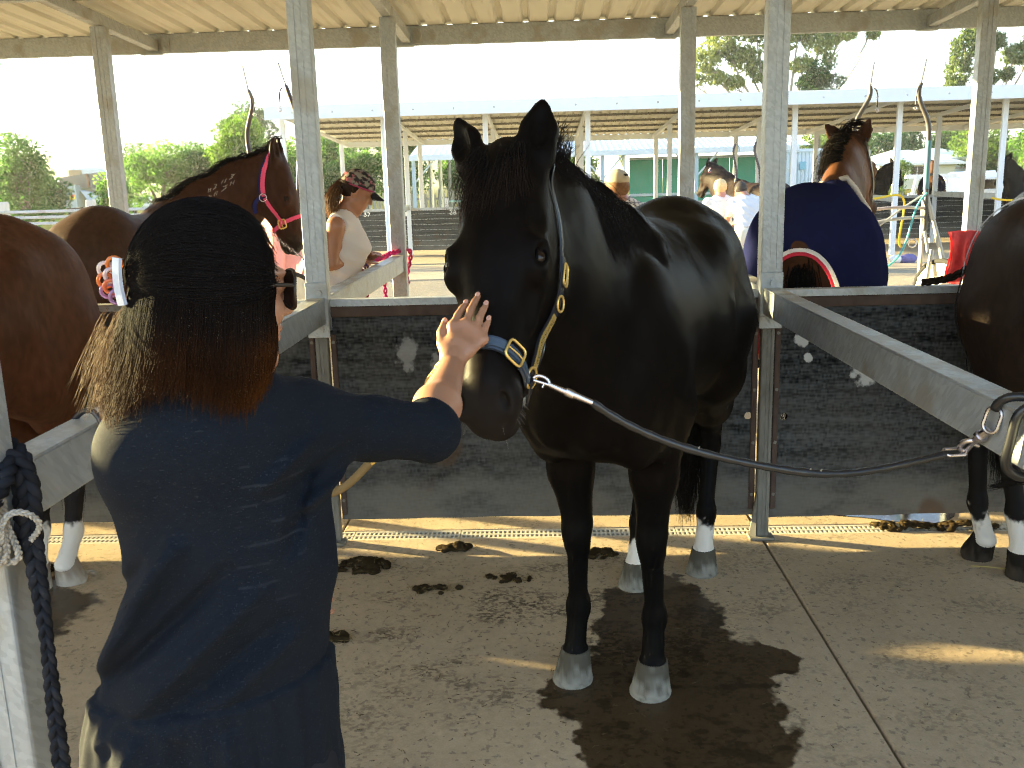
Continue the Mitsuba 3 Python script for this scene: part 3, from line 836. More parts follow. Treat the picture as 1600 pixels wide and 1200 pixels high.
    def mesh(s, h):
        m = build(s.B, h)
        v = np.asarray(m.vertices)
        return m

def hoof_mesh(cor, yaw, pitch, lift):
    """a hoof: a truncated oblique cone, wider at the ground, with a flat sole and an open heel"""
    n, rows = 28, []
    a = np.arange(n) * 2 * np.pi / n
    top = cor[2] + 0.002 - lift
    for z, r, off in ((top + 0.004, 0.040, -0.006), (top, 0.0485, -0.004), (top * 0.6, 0.0555, 0.010), (top * 0.2, 0.0635, 0.022), (0.008, 0.068, 0.028), (0.0, 0.067, 0.028)):
        x = np.where(np.cos(a) > 0, np.cos(a) * r * 1.06, np.cos(a) * r * 0.9)
        y = np.sin(a) * r * 0.98
        x = x + np.where(np.cos(a) < -0.85, 0.012, 0)
        rows.append(np.stack([x + off, y, np.full(n, z)], 1))
    v = np.vstack(rows + [[[-0.006, 0, top + 0.004]], [[0.026, 0, 0.0]]])
    f = []
    for i in range(len(rows) - 1):
        for j in range(n):
            p, q = i * n + j, i * n + (j + 1) % n
            f += [[p, p + n, q + n], [p, q + n, q]]
    k = len(rows) * n
    f += [[k, j, (j + 1) % n] for j in range(n)] + [[k + 1, k - n + (j + 1) % n, k - n + j] for j in range(n)]
    m = mesh(v, f)
    M = np.eye(4)
    cp, sp = math.cos(pitch), math.sin(pitch)
    M[:3, :3] = A([[math.cos(yaw), -math.sin(yaw), 0], [math.sin(yaw), math.cos(yaw), 0], [0, 0, 1]]) @ A([[cp, 0, sp], [0, 1, 0], [-sp, 0, cp]])
    z = A([0, 0, top])
    M[:3, 3] = A([cor[0], cor[1], cor[2] + 0.002]) - M[:3, :3] @ z
    m.apply_transform(M)
    m.fix_normals()
    return m

def fur_tone(v, seed, amp=0.3):
    return (1 + amp * (meshkit.fbm(v * [9, 9, 4], 3, seed) * 2 - 1) + 0.35 * (meshkit.fbm(v * [70, 70, 22], 2, seed + 9) * 2 - 1))[:, None]

def lerp(a, b, t):
    return A(a) * (1 - t[:, None]) + A(b) * t[:, None]

def sstep(a, b, x):
    t = np.clip((x - a) / (b - a), 0, 1); return t * t * (3 - 2 * t)

def coat_colors(hs, v, body, points, muzzle, socks=(), seed=0, point_h=0.62):
    """body colour with darker legs below the knee, a softer muzzle and white socks (leg index, height of the sock, ragged)"""
    n = meshkit.fbm(v * 14, 3, seed)
    c = np.broadcast_to(A(body), v.shape) * fur_tone(v, seed)
    legs = sstep(point_h + 0.16, point_h - 0.12, v[:, 2] + 0.12 * (n - 0.5))
    c = lerp(1, 1, legs) * 0 + c * (1 - legs[:, None]) + A(points) * legs[:, None]
    q = (v - hs.poll) @ hs.R
    mz = sstep(0.42, 0.56, q[:, 0] + 0.05 * (n - 0.5)) * (np.abs(q[:, 1]) < 0.12) * (np.abs(q[:, 2] + 0.08) < 0.16)
    c = c * (1 - mz[:, None]) + A(muzzle) * mz[:, None]
    ear = sstep(0.02, -0.06, q[:, 0]) * (np.abs(q[:, 1]) < 0.16) * (np.abs(q[:, 2]) < 0.10)
    c = c * (1 - 0.5 * ear[:, None]) + A(points) * 0.5 * ear[:, None]
    for leg, hgt, fn in socks:
        kind, sd, a, b_, fet, cor = hs.legs[leg]
        near = np.linalg.norm((v - (fet + cor) / 2)[:, :2], axis=1) < 0.14
        lo = sstep(hgt + 0.012, hgt - 0.012, v[:, 2] + 0.10 * (meshkit.fbm(v * 34, 3, seed + 3) - 0.5) + (fn(v - fet) if fn else 0))
        w = (lo * near)[:, None]
        c = c * (1 - w) + A([0.62, 0.58, 0.52]) * w
    return np.clip(c, 0, 1)

def hoof_colors(m, c0, c1, seed):
    v = np.asarray(m.vertices)
    t = meshkit.fbm(v * [60, 60, 75], 3, seed)
    t = sstep(0.42, 0.78, t * 0.75 + np.clip(0.075 - v[:, 2], 0, 1) * 5.5)
    band = sstep(0.0, 0.5, meshkit.fbm(v * [4, 4, 120], 2, seed + 5))
    return lerp(c0, c1, t) * (0.62 + 0.22 * band)[:, None]

def place(loc, ang):
    return T().translate(list(map(float, loc))).rotate([0, 0, 1], math.degrees(ang))

def horse_entry(name, label, hs, h, M, body, points, muzzle, socks=(), hoof=((0.05, 0.045, 0.04), (0.10, 0.09, 0.08)), eyes=True, seed=0, point_h=0.62, show=(0, 1, 2, 3), clip=None, eyebox=None):
    key = thing(name, label, 'horse')
    m = build(hs.B, h, None if h > 0.008 else lambda P: 0.007 * (meshkit.fbm(P * [6, 6, 5], 3, 77) - 0.5) + 0.0025 * (meshkit.fbm(P * 22, 2, 78) - 0.5))
    v = np.asarray(m.vertices)
    scene[key] = mikit.ply(m, 'm_coat' if h < 0.008 else 'm_pelt', smooth=True, color=coat_colors(hs, v, body, points, muzzle, socks, seed, point_h), to_world=M)
    for i in show:
        hm = hoof_mesh(*hs.hooves[i])
        hm = hm.subdivide()
        put(key, 'hoof', mikit.ply(trimesh.graph.smooth_shade(hm, angle=0.7, facet_minarea=None), 'm_matte', smooth=True, color=hoof_colors(trimesh.graph.smooth_shade(hm, angle=0.7, facet_minarea=None), hoof[0], hoof[1], seed + i), to_world=M))
    if eyes:
        for q in (1, -1):
            e = trimesh.creation.icosphere(3, 0.0195)
            e.apply_translation(hs.H(0.238, q * 0.0825, -0.026))
            put(key, 'eye', ply(e, 'm_eye', smooth=True, to_world=M))
            # eyelids
            lid = []
            for up in (1, -1):
                pts = []
                for t in np.linspace(-1, 1, 9):
                    pts.append(hs.H(0.238 + 0.026 * t, q * (0.0800 + 0.80 * (0.0190 - 0.009 * t * t) - 0.6 * up * 0.0125 * (1 - t * t)), -0.028 + 0.6 * (0.0190 - 0.009 * t * t) + 0.8 * up * 0.0125 * (1 - t * t)))
                lid.append(tube(spline(pts, 13), np.r_[0.002, np.full(11, 0.0036), 0.002], 7))
            lm = cat_m(lid)
            put(key, 'eyelid', mikit.ply(lm, 'm_coat', smooth=True, color=np.broadcast_to(A(points) * 0.9, (len(lm.vertices), 3)), to_world=M))
    return key

def locks(roots, dirs, length, n, k=7, spread=0.01, droop=0.5, seed=0, curl=0.012, snap=None, off=0.004):
    """strands that start at the roots (m, 3), head along dirs (m, 3) and fall; returns (n, k, 3)"""
    rng = np.random.default_rng(seed)
    i = rng.integers(0, len(roots), n)
    t = rng.random(n)
    j = np.minimum(i + 1, len(roots) - 1)
    P = roots[i] * (1 - t)[:, None] + roots[j] * t[:, None] + rng.normal(0, spread, (n, 3)) * [1, 1, 0.6]
    D = dirs[i] * (1 - t)[:, None] + dirs[j] * t[:, None]
    D = D + rng.normal(0, 0.12, (n, 3))
    D /= np.linalg.norm(D, axis=1, keepdims=True)
    Ls = length[i] * (0.75 + 0.4 * rng.random(n)) if np.ndim(length) else length * (0.7 + 0.45 * rng.random(n))
    out = [P]
    ph, am = rng.random((n, 1)) * 6.28, curl * rng.normal(0, 1, (n, 3))
    step = (Ls / (k - 1))[:, None]
    for s in range(1, k):
        D = D + A([0, 0, -1.0]) * droop * s / k
        D /= np.linalg.norm(D, axis=1, keepdims=True)
        out.append(out[-1] + D * step)
        if snap is not None:
            Q = out[-1]
            d = snap.sdf(Q)
            m = d < off
            if m.any():
                g = snap.grad(Q[m]); Q[m] += g * (off - d[m])[:, None]
    out = np.stack(out, 1)
    w = np.linspace(0, 1, k)[None, :, None]
    out = out + am[:, None] * np.sin(ph[:, None] + w * 4.0) * w
    return out

def hair_colors(paths, c0, c1, seed):
    rng = np.random.default_rng(seed)
    n, k = paths.shape[:2]
    t = np.linspace(0, 1, k)[None, :, None]
    tone = (0.6 + 0.8 * rng.random((n, 1, 1)))
    return (A(c0) * (1 - t) + A(c1) * t) * tone

# ------------------------------------------------------------------ the tied black horse
MH_ANG = math.atan2(-0.94, -0.34)
MH = place((0.193, 2.763, 0), MH_ANG)
MHM = np.array(MH.matrix, float)
h1 = Horse(poll=(0.756, -0.022, 1.632), nose=(0.58, 0.125, -0.78), front=[dict(h=(-0.055, 0.133)), dict(h=(-0.05, -0.124))], hind=[dict(h=(-1.0, 0.117), hock=(-1.145, 0.115, 0.545)), dict(h=(-0.785, -0.113))])
BLACK, BLACKP = (0.0042, 0.0030, 0.0026), (0.0028, 0.0026, 0.0027)
black_horse = horse_entry('horse', 'glossy black horse in a black leather halter, its nose touched by the foreground woman', h1, 0.0075, MH, BLACK, BLACKP, (0.014, 0.011, 0.0095),
                          socks=((2, 0.20, None), (3, 0.17, None)), hoof=((0.09, 0.08, 0.062), (0.27, 0.255, 0.215)), seed=3)
def world(M, P):
    P = np.asarray(P, float); return P @ M[:3, :3].T + M[:3, 3]

# forelock
rng = np.random.default_rng(5)
fr_roots = A([h1.H(-0.03 + 0.06 * (1 - abs(t)), 0.045 * t, 0.03) for t in np.linspace(-1, 1, 9)])
fr_dirs = A([h1.R @ A([0.9, -0.12 + 0.16 * t, 0.02]) for t in np.linspace(-1, 1, 9)])
P = locks(fr_roots, fr_dirs, 0.125, 420, 9, 0.009, 0.30, 6, 0.003, h1.B, 0.002)
m, c = hair(P, 0.0008, hair_colors(P, (0.008, 0.007, 0.007), (0.022, 0.014, 0.010), 1))
put(black_horse, 'forelock', mikit.ply(m, 'm_coat', smooth=True, color=c, to_world=MH))
# a loose wisp blown past the right eye, and short hairs on the poll
P = locks(fr_roots[:3], fr_dirs[:3] + h1.R @ A([0.0, -0.26, 0.03]), 0.15, 70, 10, 0.009, 0.35, 9, 0.006, h1.B, 0.003)
m, c = hair(P, 0.0007, hair_colors(P, (0.010, 0.008, 0.007), (0.045, 0.024, 0.014), 2))
put(black_horse, 'forelock', mikit.ply(m, 'm_coat', smooth=True, color=c, to_world=MH))
# mane, falling to the horse's left
ts = np.linspace(0.0, 0.80, 24)
mr = A([h1.B.snap([h1.crest(t) + A([0, 0.0, 0.22])], 0.0, 12)[0] for t in ts])
md = A([[-0.35, 0.9, -0.10] for t in ts])
P = locks(mr, md, np.where(ts > 0.55, 0.12, 0.27), 3600, 10, 0.007, 2.6, 8, 0.005, h1.B, 0.002)
m, c = hair(P, 0.0008, hair_colors(P, (0.008, 0.007, 0.007), (0.014, 0.011, 0.010), 3))
put(black_horse, 'mane', mikit.ply(m, 'm_coat', smooth=True, color=c, to_world=MH))
P = locks(mr[14:20], A([[-0.5, 0.1, 1.0]] * 6), 0.085, 170, 6, 0.012, 0.12, 12, 0.01)
m, c = hair(P, 0.0014, hair_colors(P, (0.008, 0.007, 0.007), (0.018, 0.013, 0.010), 4))
put(black_horse, 'mane', mikit.ply(m, 'm_coat', smooth=True, color=c, to_world=MH), 'short mane hairs standing up from the crest')

def tail_mesh(root, n, L, seed, c0, c1, side=0.0, out=0.10, width=0.05):
    r = np.random.default_rng(seed)
    P = np.zeros((n, 12, 3))
    st = A(root) + r.normal(0, 1, (n, 3)) * [0.012, 0.018, 0.03]
    t = np.linspace(0, 1, 12)
    ln = L * (0.72 + 0.28 * r.random(n))
    w = r.normal(0, 1, (n, 2)) * width
    for i, tt in enumerate(t):
        bulge = math.sin(min(1, tt * 1.15) * math.pi) ** 0.8
        P[:, i, 0] = st[:, 0] - out * (1 - math.exp(-tt * 6)) + w[:, 0] * 0.5 * (bulge * 0.8 + 0.25)
        P[:, i, 1] = st[:, 1] + side * tt + w[:, 1] * (bulge * 0.7 + 0.25)
        P[:, i, 2] = st[:, 2] - ln * tt + 0.04 * math.exp(-tt * 8) * tt
    P += 0.006 * np.sin(r.random((n, 1, 1)) * 6.28 + t[None, :, None] * 7)
    return hair(P, 0.0024, hair_colors(P, c0, c1, seed))
m, c = tail_mesh((-1.14, 0.01, 1.28), 1500, 1.12, 4, (0.006, 0.0055, 0.0055), (0.010, 0.008, 0.007), side=0.0, out=0.05)
put(black_horse, 'tail', mikit.ply(m, 'm_coat', smooth=True, color=c, to_world=MH))
# whiskers
w0 = A([h1.H(0.56 + 0.03 * a, b, -0.075 - 0.09 * abs(d)) for a, b, d in rng.normal(0, 1, (60, 3)) * [0.5, 0.03, 0.4]])
w0 = h1.B.snap(w0, -0.001)
wd = h1.B.grad(w0) + A([0, 0, -0.5])
wp = np.stack([w0, w0 + wd * 0.007, w0 + wd * 0.014 + [0, 0, -0.003]], 1)
m, c = hair(wp, 0.00035, np.broadcast_to(A([0.25, 0.22, 0.18]), (60, 3, 3)))
put(black_horse, 'whisker', mikit.ply(m, 'm_coat', smooth=True, color=c, to_world=MH), kind='stuff')

# ------------------------------------------------------------------ its leather halter
halter = thing('halter', 'black leather halter with brass buckles and engraved plate on the black horse', 'halter')
LEA = (0.012, 0.014, 0.02)
def strap(parent, name, pts, w, hs, M, off=0.004, n=40, color=LEA, th=0.004, bsdf='m_leather', label=None):
    pts = spline(A([hs.H(*p) for p in pts]), n)
    s = hs.B.snap(pts, off, 8)
    for _ in range(3):
        s[1:-1] = (s[:-2] + s[1:-1] * 2 + s[2:]) / 4
    d = hs.B.sdf(s)
    s += hs.B.grad(s) * np.maximum(off - d, 0)[:, None]
    nrm = hs.B.grad(s)
    for _ in range(4):
        nrm[1:-1] = nrm[:-2] + nrm[1:-1] * 2 + nrm[2:]; nrm /= np.linalg.norm(nrm, axis=1, keepdims=True)
    m = ribbon(s, nrm, w, th)
    put(parent, name, mikit.ply(trimesh.graph.smooth_shade(m, angle=0.6, facet_minarea=None), bsdf, smooth=True, color=np.broadcast_to(A(color), (len(trimesh.graph.smooth_shade(m, angle=0.6, facet_minarea=None).vertices), 3)), to_world=M), label)
    return s, nrm
def buckle(parent, name, c, n, d, a, b, r, M, bsdf='m_brass'):
    """a rounded rectangular frame with a tongue: centre c, normal n, long axis d"""
    n = A(n); n = n / np.linalg.norm(n); d = A(d) - n * (A(d) @ n); d /= np.linalg.norm(d); e = np.cross(n, d)
    pts = []
    for i in range(32):
        t = i * 2 * math.pi / 32
        x, y = math.cos(t), math.sin(t)
        k = (abs(x) ** 5 + abs(y) ** 5) ** (-0.2)
        pts.append(A(c) + d * x * k * a + e * y * k * b)
    ms = [tube(pts, r, 8, closed=True), tube([A(c) - d * a, A(c) + d * a * 0.2 + n * r, A(c) + d * (a + r)], [r * 0.6] * 3, 6)]
    put(parent, name, ply(cat_m(ms), bsdf, smooth=True, to_world=M))
for q in (1, -1):
    # cheek: crown strap behind the ear, buckle, plate, ring at the corner of the mouth
    s1, n1 = strap(halter, 'crown_strap', [(-0.07, q * 0.02, -0.03), (-0.02, q * 0.10, -0.08), (0.06, q * 0.12, -0.125), (0.14, q * 0.12, -0.150), (0.195, q * 0.12, -0.160)], 0.017, h1, MH)
    s2, n2 = strap(halter, 'cheek_strap', [(0.155, q * 0.12, -0.155), (0.25, q * 0.12, -0.165), (0.36, q * 0.10, -0.150), (0.475, q * 0.08, -0.120)], 0.024, h1, MH, off=0.007)
    i = 5
    buckle(halter, 'buckle', s2[i] + n2[i] * 0.008, n2[i], s2[i + 1] - s2[i], 0.024, 0.0155, 0.0027, MH)
    # the keeper ring under it
    put(halter, 'ring', ply(torus(s2[14] + n2[14] * 0.008, n2[14], 0.017, 0.0028, 24, 8), 'm_brass', smooth=True, to_world=MH))
    if q == 1:
        pl, pn = s2[18:37], n2[18:37]
        m = ribbon(pl + pn * 0.0045, pn, 0.0165, 0.0016)
        put(halter, 'plate', ply(m, 'm_brass', smooth=40, to_world=MH), 'engraved brass plate')
        # engraving: small dark scribbles along the plate
        sc = []
        r_ = np.random.default_rng(2)
        for t in np.linspace(0.12, 0.88, 26):
            k = t * (len(pl) - 1); i0 = int(k)
            c0 = pl[i0] + (pl[i0 + 1] - pl[i0]) * (k - i0) + pn[i0] * 0.0064
            dd = pl[i0 + 1] - pl[i0]; dd /= np.linalg.norm(dd); ss = np.cross(dd, pn[i0])
            sc.append(tube([c0 - ss * 0.0035 + dd * r_.normal(0, 0.001), c0 + dd * r_.normal(0, 0.0015), c0 + ss * 0.0035 + dd * r_.normal(0, 0.001)], 0.00045, 4))
        put(halter, 'engraving', col(cat_m(sc), 'm_matte', (0.03, 0.02, 0.01)).copy() | {'to_world': MH}, kind='stuff')
    put(halter, 'ring', ply(torus(s2[-1] + n2[-1] * 0.006, n2[-1], 0.021, 0.0033, 24, 8), 'm_brass', smooth=True, to_world=MH))
    if q == 1: ring_left = world(MHM, s2[-1] + n2[-1] * 0.010)
    else: ring_right = world(MHM, s2[-1] + n2[-1] * 0.010)
s3, n3 = strap(halter, 'noseband', [(0.48, -0.075, -0.11), (0.462, -0.06, -0.05), (0.448, -0.03, 0.0), (0.447, 0.0, 0.004), (0.450, 0.03, 0.0), (0.468, 0.060, -0.05), (0.485, 0.075, -0.11)], 0.030, h1, MH, off=0.006, n=60, color=(0.022, 0.034, 0.055), th=0.005)
s3b, _ = strap(halter, 'noseband_lining', [(0.48, -0.075, -0.11), (0.462, -0.06, -0.05), (0.448, -0.03, 0.0), (0.447, 0.0, 0.004), (0.450, 0.03, 0.0), (0.468, 0.060, -0.05), (0.485, 0.075, -0.11)], 0.018, h1, MH, off=0.0115, n=60, color=(0.035, 0.055, 0.085), th=0.003, label='raised stitched layer')
i = 43
buckle(halter, 'buckle', s3[i] + n3[i] * 0.009, n3[i], s3[i + 1] - s3[i], 0.023, 0.021, 0.003, MH)
strap(halter, 'chin_strap', [(0.48, 0.076, -0.12), (0.50, 0.055, -0.160), (0.505, 0.0, -0.18), (0.50, -0.055, -0.160), (0.48, -0.076, -0.12)], 0.026, h1, MH, off=0.012, n=40)
strap(halter, 'jaw_strap', [(0.475, 0.080, -0.13), (0.36, 0.055, -0.200), (0.26, 0.035, -0.255)], 0.018, h1, MH, off=0.008, n=24)

# ------------------------------------------------------------------ the other horses
def horse_at(origin, h):
    h = A(h, float) / np.linalg.norm(h); l = A([-h[1], h[0]])
    M = place((origin[0], origin[1], 0), math.atan2(h[1], h[0]))
    loc = lambda P: A([(A(P)[:2] - A(origin)) @ h, (A(P)[:2] - A(origin)) @ l])
    return M, loc

# the brown horse at the left, resting a hind leg; it stands in the stall beside, facing the aisle
M2, L2 = horse_at((-2.19, 2.72), (-0.1, -0.995))
a2, b2 = L2((-2.005, 3.655)), L2((-2.10, 3.60))
h2 = Horse(hind=[dict(h=(a2[0], a2[1]), hock=(a2[0] - 0.10, a2[1] + 0.02, 0.56), fet=(a2[0] - 0.035, a2[1], 0.205), cor=(a2[0] + 0.045, a2[1], 0.095), pitch=0.55, lift=0.0),
                 dict(h=(b2[0] + 0.02, b2[1] - 0.02))], nose=(0.80, 0.0, -0.60), poll=(1.03, 0.0, 1.50))  # unseen head stretched forward to keep the sun off the woman
bay2 = horse_entry('horse', 'reddish brown horse at the left edge, resting a hind leg with a tall white sock', h2, 0.010, M2, (0.062, 0.020, 0.0085), (0.012, 0.010, 0.010), (0.02, 0.014, 0.011),
                   socks=((2, 0.245, None),), hoof=((0.30, 0.24, 0.19), (0.48, 0.43, 0.36)), seed=21, point_h=0.50)
m, c = tail_mesh((-1.12, 0.0, 1.26), 700, 1.05, 14, (0.007, 0.006, 0.006), (0.012, 0.010, 0.008), out=0.02, width=0.04)
put(bay2, 'tail', mikit.ply(m, 'm_coat', smooth=True, color=c, to_world=M2))

# the dark bay at the right edge
M5, L5 = horse_at((2.08, 2.78), (0.12, -0.99))
a5, b5 = L5((1.90, 3.585)), L5((1.81, 3.76))
h5 = Horse(hind=[dict(h=(a5[0], a5[1])), dict(h=(b5[0], b5[1]), hock=(b5[0] - 0.07, b5[1] - 0.0, 0.55), fet=(b5[0] - 0.03, b5[1], 0.235), cor=(b5[0] + 0.04, b5[1], 0.105), pitch=0.75)], nose=(0.5, 0.2, -0.85))
dark5 = horse_entry('horse', 'dark bay horse cut off by the right edge, with white hind pasterns', h5, 0.010, M5, (0.022, 0.0125, 0.0085), (0.007, 0.006, 0.006), (0.015, 0.012, 0.010),
                    socks=((2, 0.22, lambda p: 0.35 * np.maximum(0, p[:, 0] * 0.5)), (3, 0.205, lambda p: 0.6 * np.maximum(0, p[:, 0]))), hoof=((0.02, 0.017, 0.014), (0.06, 0.048, 0.038)), seed=31, point_h=0.75)
m, c = tail_mesh((-1.12, 0.0, 1.26), 700, 0.98, 15, (0.007, 0.006, 0.006), (0.012, 0.010, 0.008), out=0.0, width=0.05)
put(dark5, 'tail', mikit.ply(m, 'm_coat', smooth=True, color=c, to_world=M5))
r_ = np.random.default_rng(44)
n_ = 160
t_ = np.linspace(0, 1, 12)[None, :, None]
p0, p1, p2, p3 = [A(q)[None, None] for q in ((2.25, 3.42, 0.60), (2.08, 3.40, 0.56), (1.93, 3.40, 0.50), (1.68, 3.44, 0.42))]
P = p0 * (1 - t_) ** 3 + 3 * p1 * t_ * (1 - t_) ** 2 + 3 * p2 * t_ ** 2 * (1 - t_) + p3 * t_ ** 3 + r_.normal(0, 1, (n_, 1, 3)) * A([0.02, 0.012, 0.016]) * (1.2 - 0.75 * t_) - A([0.10, 0, 0.02]) * r_.random((n_, 1, 1)) * -t_
m, c = hair(P, 0.0022, hair_colors(P, (0.008, 0.007, 0.006), (0.014, 0.011, 0.009), 9))
put(dark5, 'tail_wisp', mikit.ply(m, 'm_coat', smooth=True, color=c), 'end of the tail swishing forward')

# the bay with the pink halter, in the row behind
M3, L3 = horse_at((-2.29, 5.82), (0.05, 1.0))
h3 = Horse(poll=(0.42, -0.60, 1.755), nose=(0.03, -0.22, -0.97), side=(1.0, 0.05, 0), neck_bend=(0.08, 0.04, 0.02), ears=((-0.97, 0.05, 0.22), (-0.97, -0.05, 0.26)))
bay3 = horse_entry('horse', 'brown horse with a white neck brand and pink halter, standing behind the foreground woman', h3, 0.0115, M3, (0.042, 0.017, 0.010), (0.012, 0.009, 0.008), (0.016, 0.012, 0.010), seed=41, point_h=0.55)
_ = None
def crest_mane(hs, M, key, n, L, seed, side=-1, t0=0.0, t1=0.97, c0=(0.008, 0.007, 0.007), c1=(0.016, 0.012, 0.010), r=0.0022):
    ts = np.linspace(t0, t1, 20)
    mr = A([hs.B.snap([hs.crest(t) + A([0, 0.0, 0.22])], 0.0, 12)[0] for t in ts])
    P = locks(mr, A([[-0.15, 0.7 * side, 0.25]] * 20), L, n, 9, 0.012, 1.3, seed, 0.008, hs.B, 0.006)
    m, c = hair(P, r, hair_colors(P, c0, c1, seed))
    put(key, 'mane', mikit.ply(m, 'm_coat', smooth=True, color=c, to_world=M))
crest_mane(h3, M3, bay3, 600, 0.15, 6, side=1)
m, c = tail_mesh((-1.12, 0.0, 1.30), 500, 1.0, 16, (0.007, 0.006, 0.006), (0.012, 0.010, 0.008), out=0.04, width=0.03)
put(bay3, 'tail', mikit.ply(m, 'm_coat', smooth=True, color=c, to_world=M3))
# freeze brand on its neck: two short rows of white marks
bm = []
for row in range(2):
    for k in range(4):
        p = A([-1.86 + 0.045 * k, 5.70, 1.645 + 0.018 * k - 0.055 * row]) + A([0.02 * row, 0, 0])
        q = np.r_[L3(p), p[2]]
        g = [(-0.012, 0.016), (0.012, 0.014), (0.002, 0.0), (0.013, -0.006), (-0.010, -0.018)] if (k + row) % 2 else [(-0.012, -0.014), (-0.010, 0.014), (0.010, -0.012), (0.012, 0.015)]
        pts = []
        for u_, v_ in g:
            w = A([q[0], q[1] - u_, q[2] + v_])
            pts.append(h3.B.snap([w], 0.0015, 10)[0])
        bm.append(tube(pts, 0.0028, 5))
put(bay3, 'brand', col(cat_m(bm), 'm_matte', (0.34, 0.31, 0.29)) | {'to_world': M3}, 'white freeze brand marks on the neck')

# its pink and navy halter
hal3 = thing('halter', 'bright pink and navy webbing halter on the brown horse beside the capped woman', 'halter')
PINK, NAVY = (0.75, 0.10, 0.22), (0.02, 0.025, 0.12)
for q in (-1, 1):
    for nm, pts, w, cc in (('crown_strap', [(-0.06, q * 0.02, -0.03), (0.0, q * 0.10, -0.09), (0.10, q * 0.12, -0.13), (0.19, q * 0.12, -0.15)], 0.030, PINK),
                           ('crown_edge', [(-0.062, q * 0.02, -0.045), (-0.004, q * 0.10, -0.107), (0.094, q * 0.12, -0.149), (0.185, q * 0.12, -0.168)], 0.012, NAVY),
                           ('throat_strap', [(0.19, q * 0.12, -0.16), (0.21, q * 0.09, -0.23), (0.24, q * 0.05, -0.27)], 0.026, NAVY),
                           ('cheek_strap', [(0.20, q * 0.12, -0.15), (0.30, q * 0.11, -0.13), (0.40, q * 0.09, -0.10)], 0.026, PINK),
                           ('noseband', [(0.40, q * 0.09, -0.10), (0.375, q * 0.06, -0.03), (0.37, 0.0, 0.004)], 0.026, PINK),
                           ('chin_strap', [(0.40, q * 0.085, -0.11), (0.42, q * 0.06, -0.17), (0.43, 0, -0.20)], 0.026, PINK)):
        strap(hal3, nm, pts, w, h3, M3, off=0.008 if 'edge' not in nm else 0.007, n=16, color=cc, bsdf='m_matte')
    c_ = h3.B.snap([h3.H(0.195, q * 0.12, -0.155)], 0.016)[0]
    put(hal3, 'ring', ply(torus(c_, h3.Y, 0.024, 0.004, 20, 6), 'm_steel', smooth=True, to_world=M3))
    c_ = h3.B.snap([h3.H(0.40, q * 0.09, -0.10)], 0.016)[0]
    buckle(hal3, 'buckle', c_, h3.Y * q, h3.X, 0.028, 0.024, 0.005, M3)

# the horse in the navy rug, seen from behind
M4, L4 = horse_at((1.68, 5.55), (0.39, 0.92))
h4 = Horse(poll=(0.70, -0.03, 1.80), nose=(0.62, -0.16, -0.76), side=(0.12, 1, 0), ears=((-0.92, 0.42, 0.10), (-0.92, -0.42, 0.10)))
rug_horse = horse_entry('horse', 'bay horse in a navy rug seen from behind with its ears pricked', h4, 0.0125, M4, (0.075, 0.030, 0.014), (0.012, 0.009, 0.008), (0.016, 0.012, 0.010), seed=51, point_h=0.6, eyes=True)
crest_mane(h4, M4, rug_horse, 500, 0.22, 17, side=1, t0=0.35)
m, c = tail_mesh((-1.13, 0.0, 1.25), 1300, 1.0, 18, (0.006, 0.005, 0.005), (0.010, 0.008, 0.007), out=0.02, width=0.055)
put(rug_horse, 'tail', mikit.ply(m, 'm_coat', smooth=True, color=c, to_world=M4))
rb = Body()
rb.cone((0.05, 0, 1.12), (-0.60, 0, 1.13), 0.335, 0.345, 0.0, ((0, 1, 0), 0.86))
rb.cone((-0.10, 0, 1.36), (-0.45, 0, 1.31), 0.14, 0.15, 0.12)
rb.ell((-0.86, 0, 1.275), (0.335, 0.275, 0.262), None, 0.12)
rb.cone((-0.86, 0, 1.36), (-1.08, 0, 1.30), 0.17, 0.13, 0.10)
for q in (-1, 1):
    rb.ell((-0.95, q * 0.14, 1.10), (0.27, 0.185, 0.34), None, 0.10)
    rb.cone((-0.96, q * 0.20, 1.0), (-0.93, q * 0.25, 0.62), 0.13, 0.10, 0.10, ((1, 0, 0), 1.9))
    rb.cone((0.0, q * 0.18, 1.0), (-0.5, q * 0.24, 0.70), 0.15, 0.13, 0.10)
    rb.ell((0.15, q * 0.12, 1.08), (0.20, 0.15, 0.32), None, 0.08)
rb.cone((0.0, 0, 1.38), (0.20, 0, 1.44), 0.16, 0.15, 0.08, ((0, 1, 0), 0.7))
def arch(P):
    """the opening over the tail and the open underside"""
    return np.maximum(P[:, 0] + 1.02 - 0.0, (np.sqrt((P[:, 1] / 0.185) ** 2 + ((P[:, 2] - 0.90) / 0.34) ** 2) - 1) * 0.18)
def rug_fn(P):
    d = rb.sdf(P)
    fold = 0.018 * np.sin(P[:, 1] * 34 + 6 * meshkit.fbm(P * 2.5, 2, 3)) * sstep(1.35, 0.8, P[:, 2]) + 0.030 * (meshkit.fbm(P * [4, 6, 2.5], 3, 8) - 0.5)
    d = d - fold
    low = np.where((P[:, 0] < -1.0) & (np.abs(P[:, 1]) < 0.185 + 0.1 * (0.90 - P[:, 2])) & (P[:, 2] < 0.90), -0.05, 0.2)
    d = np.maximum(d, -np.minimum(arch(P), low))
    return np.maximum(d, 0.64 - P[:, 2])
lo, hi = rb.bounds()
rm = nets(rug_fn, lo, hi, 0.0125, 2)
rug = thing('horse_rug', 'navy fabric rug with a red and white bound tail opening', 'horse rug')
vv = np.asarray(rm.vertices)
put(rug, 'cover', mikit.ply(rm, 'm_matte', smooth=True, color=np.broadcast_to(A([0.012, 0.014, 0.050]), vv.shape) * (1 + 0.3 * (meshkit.fbm(vv * 5, 3, 2)[:, None] - 0.5)), to_world=M4))
aa = np.linspace(-0.12 * math.pi, 1.12 * math.pi, 60)
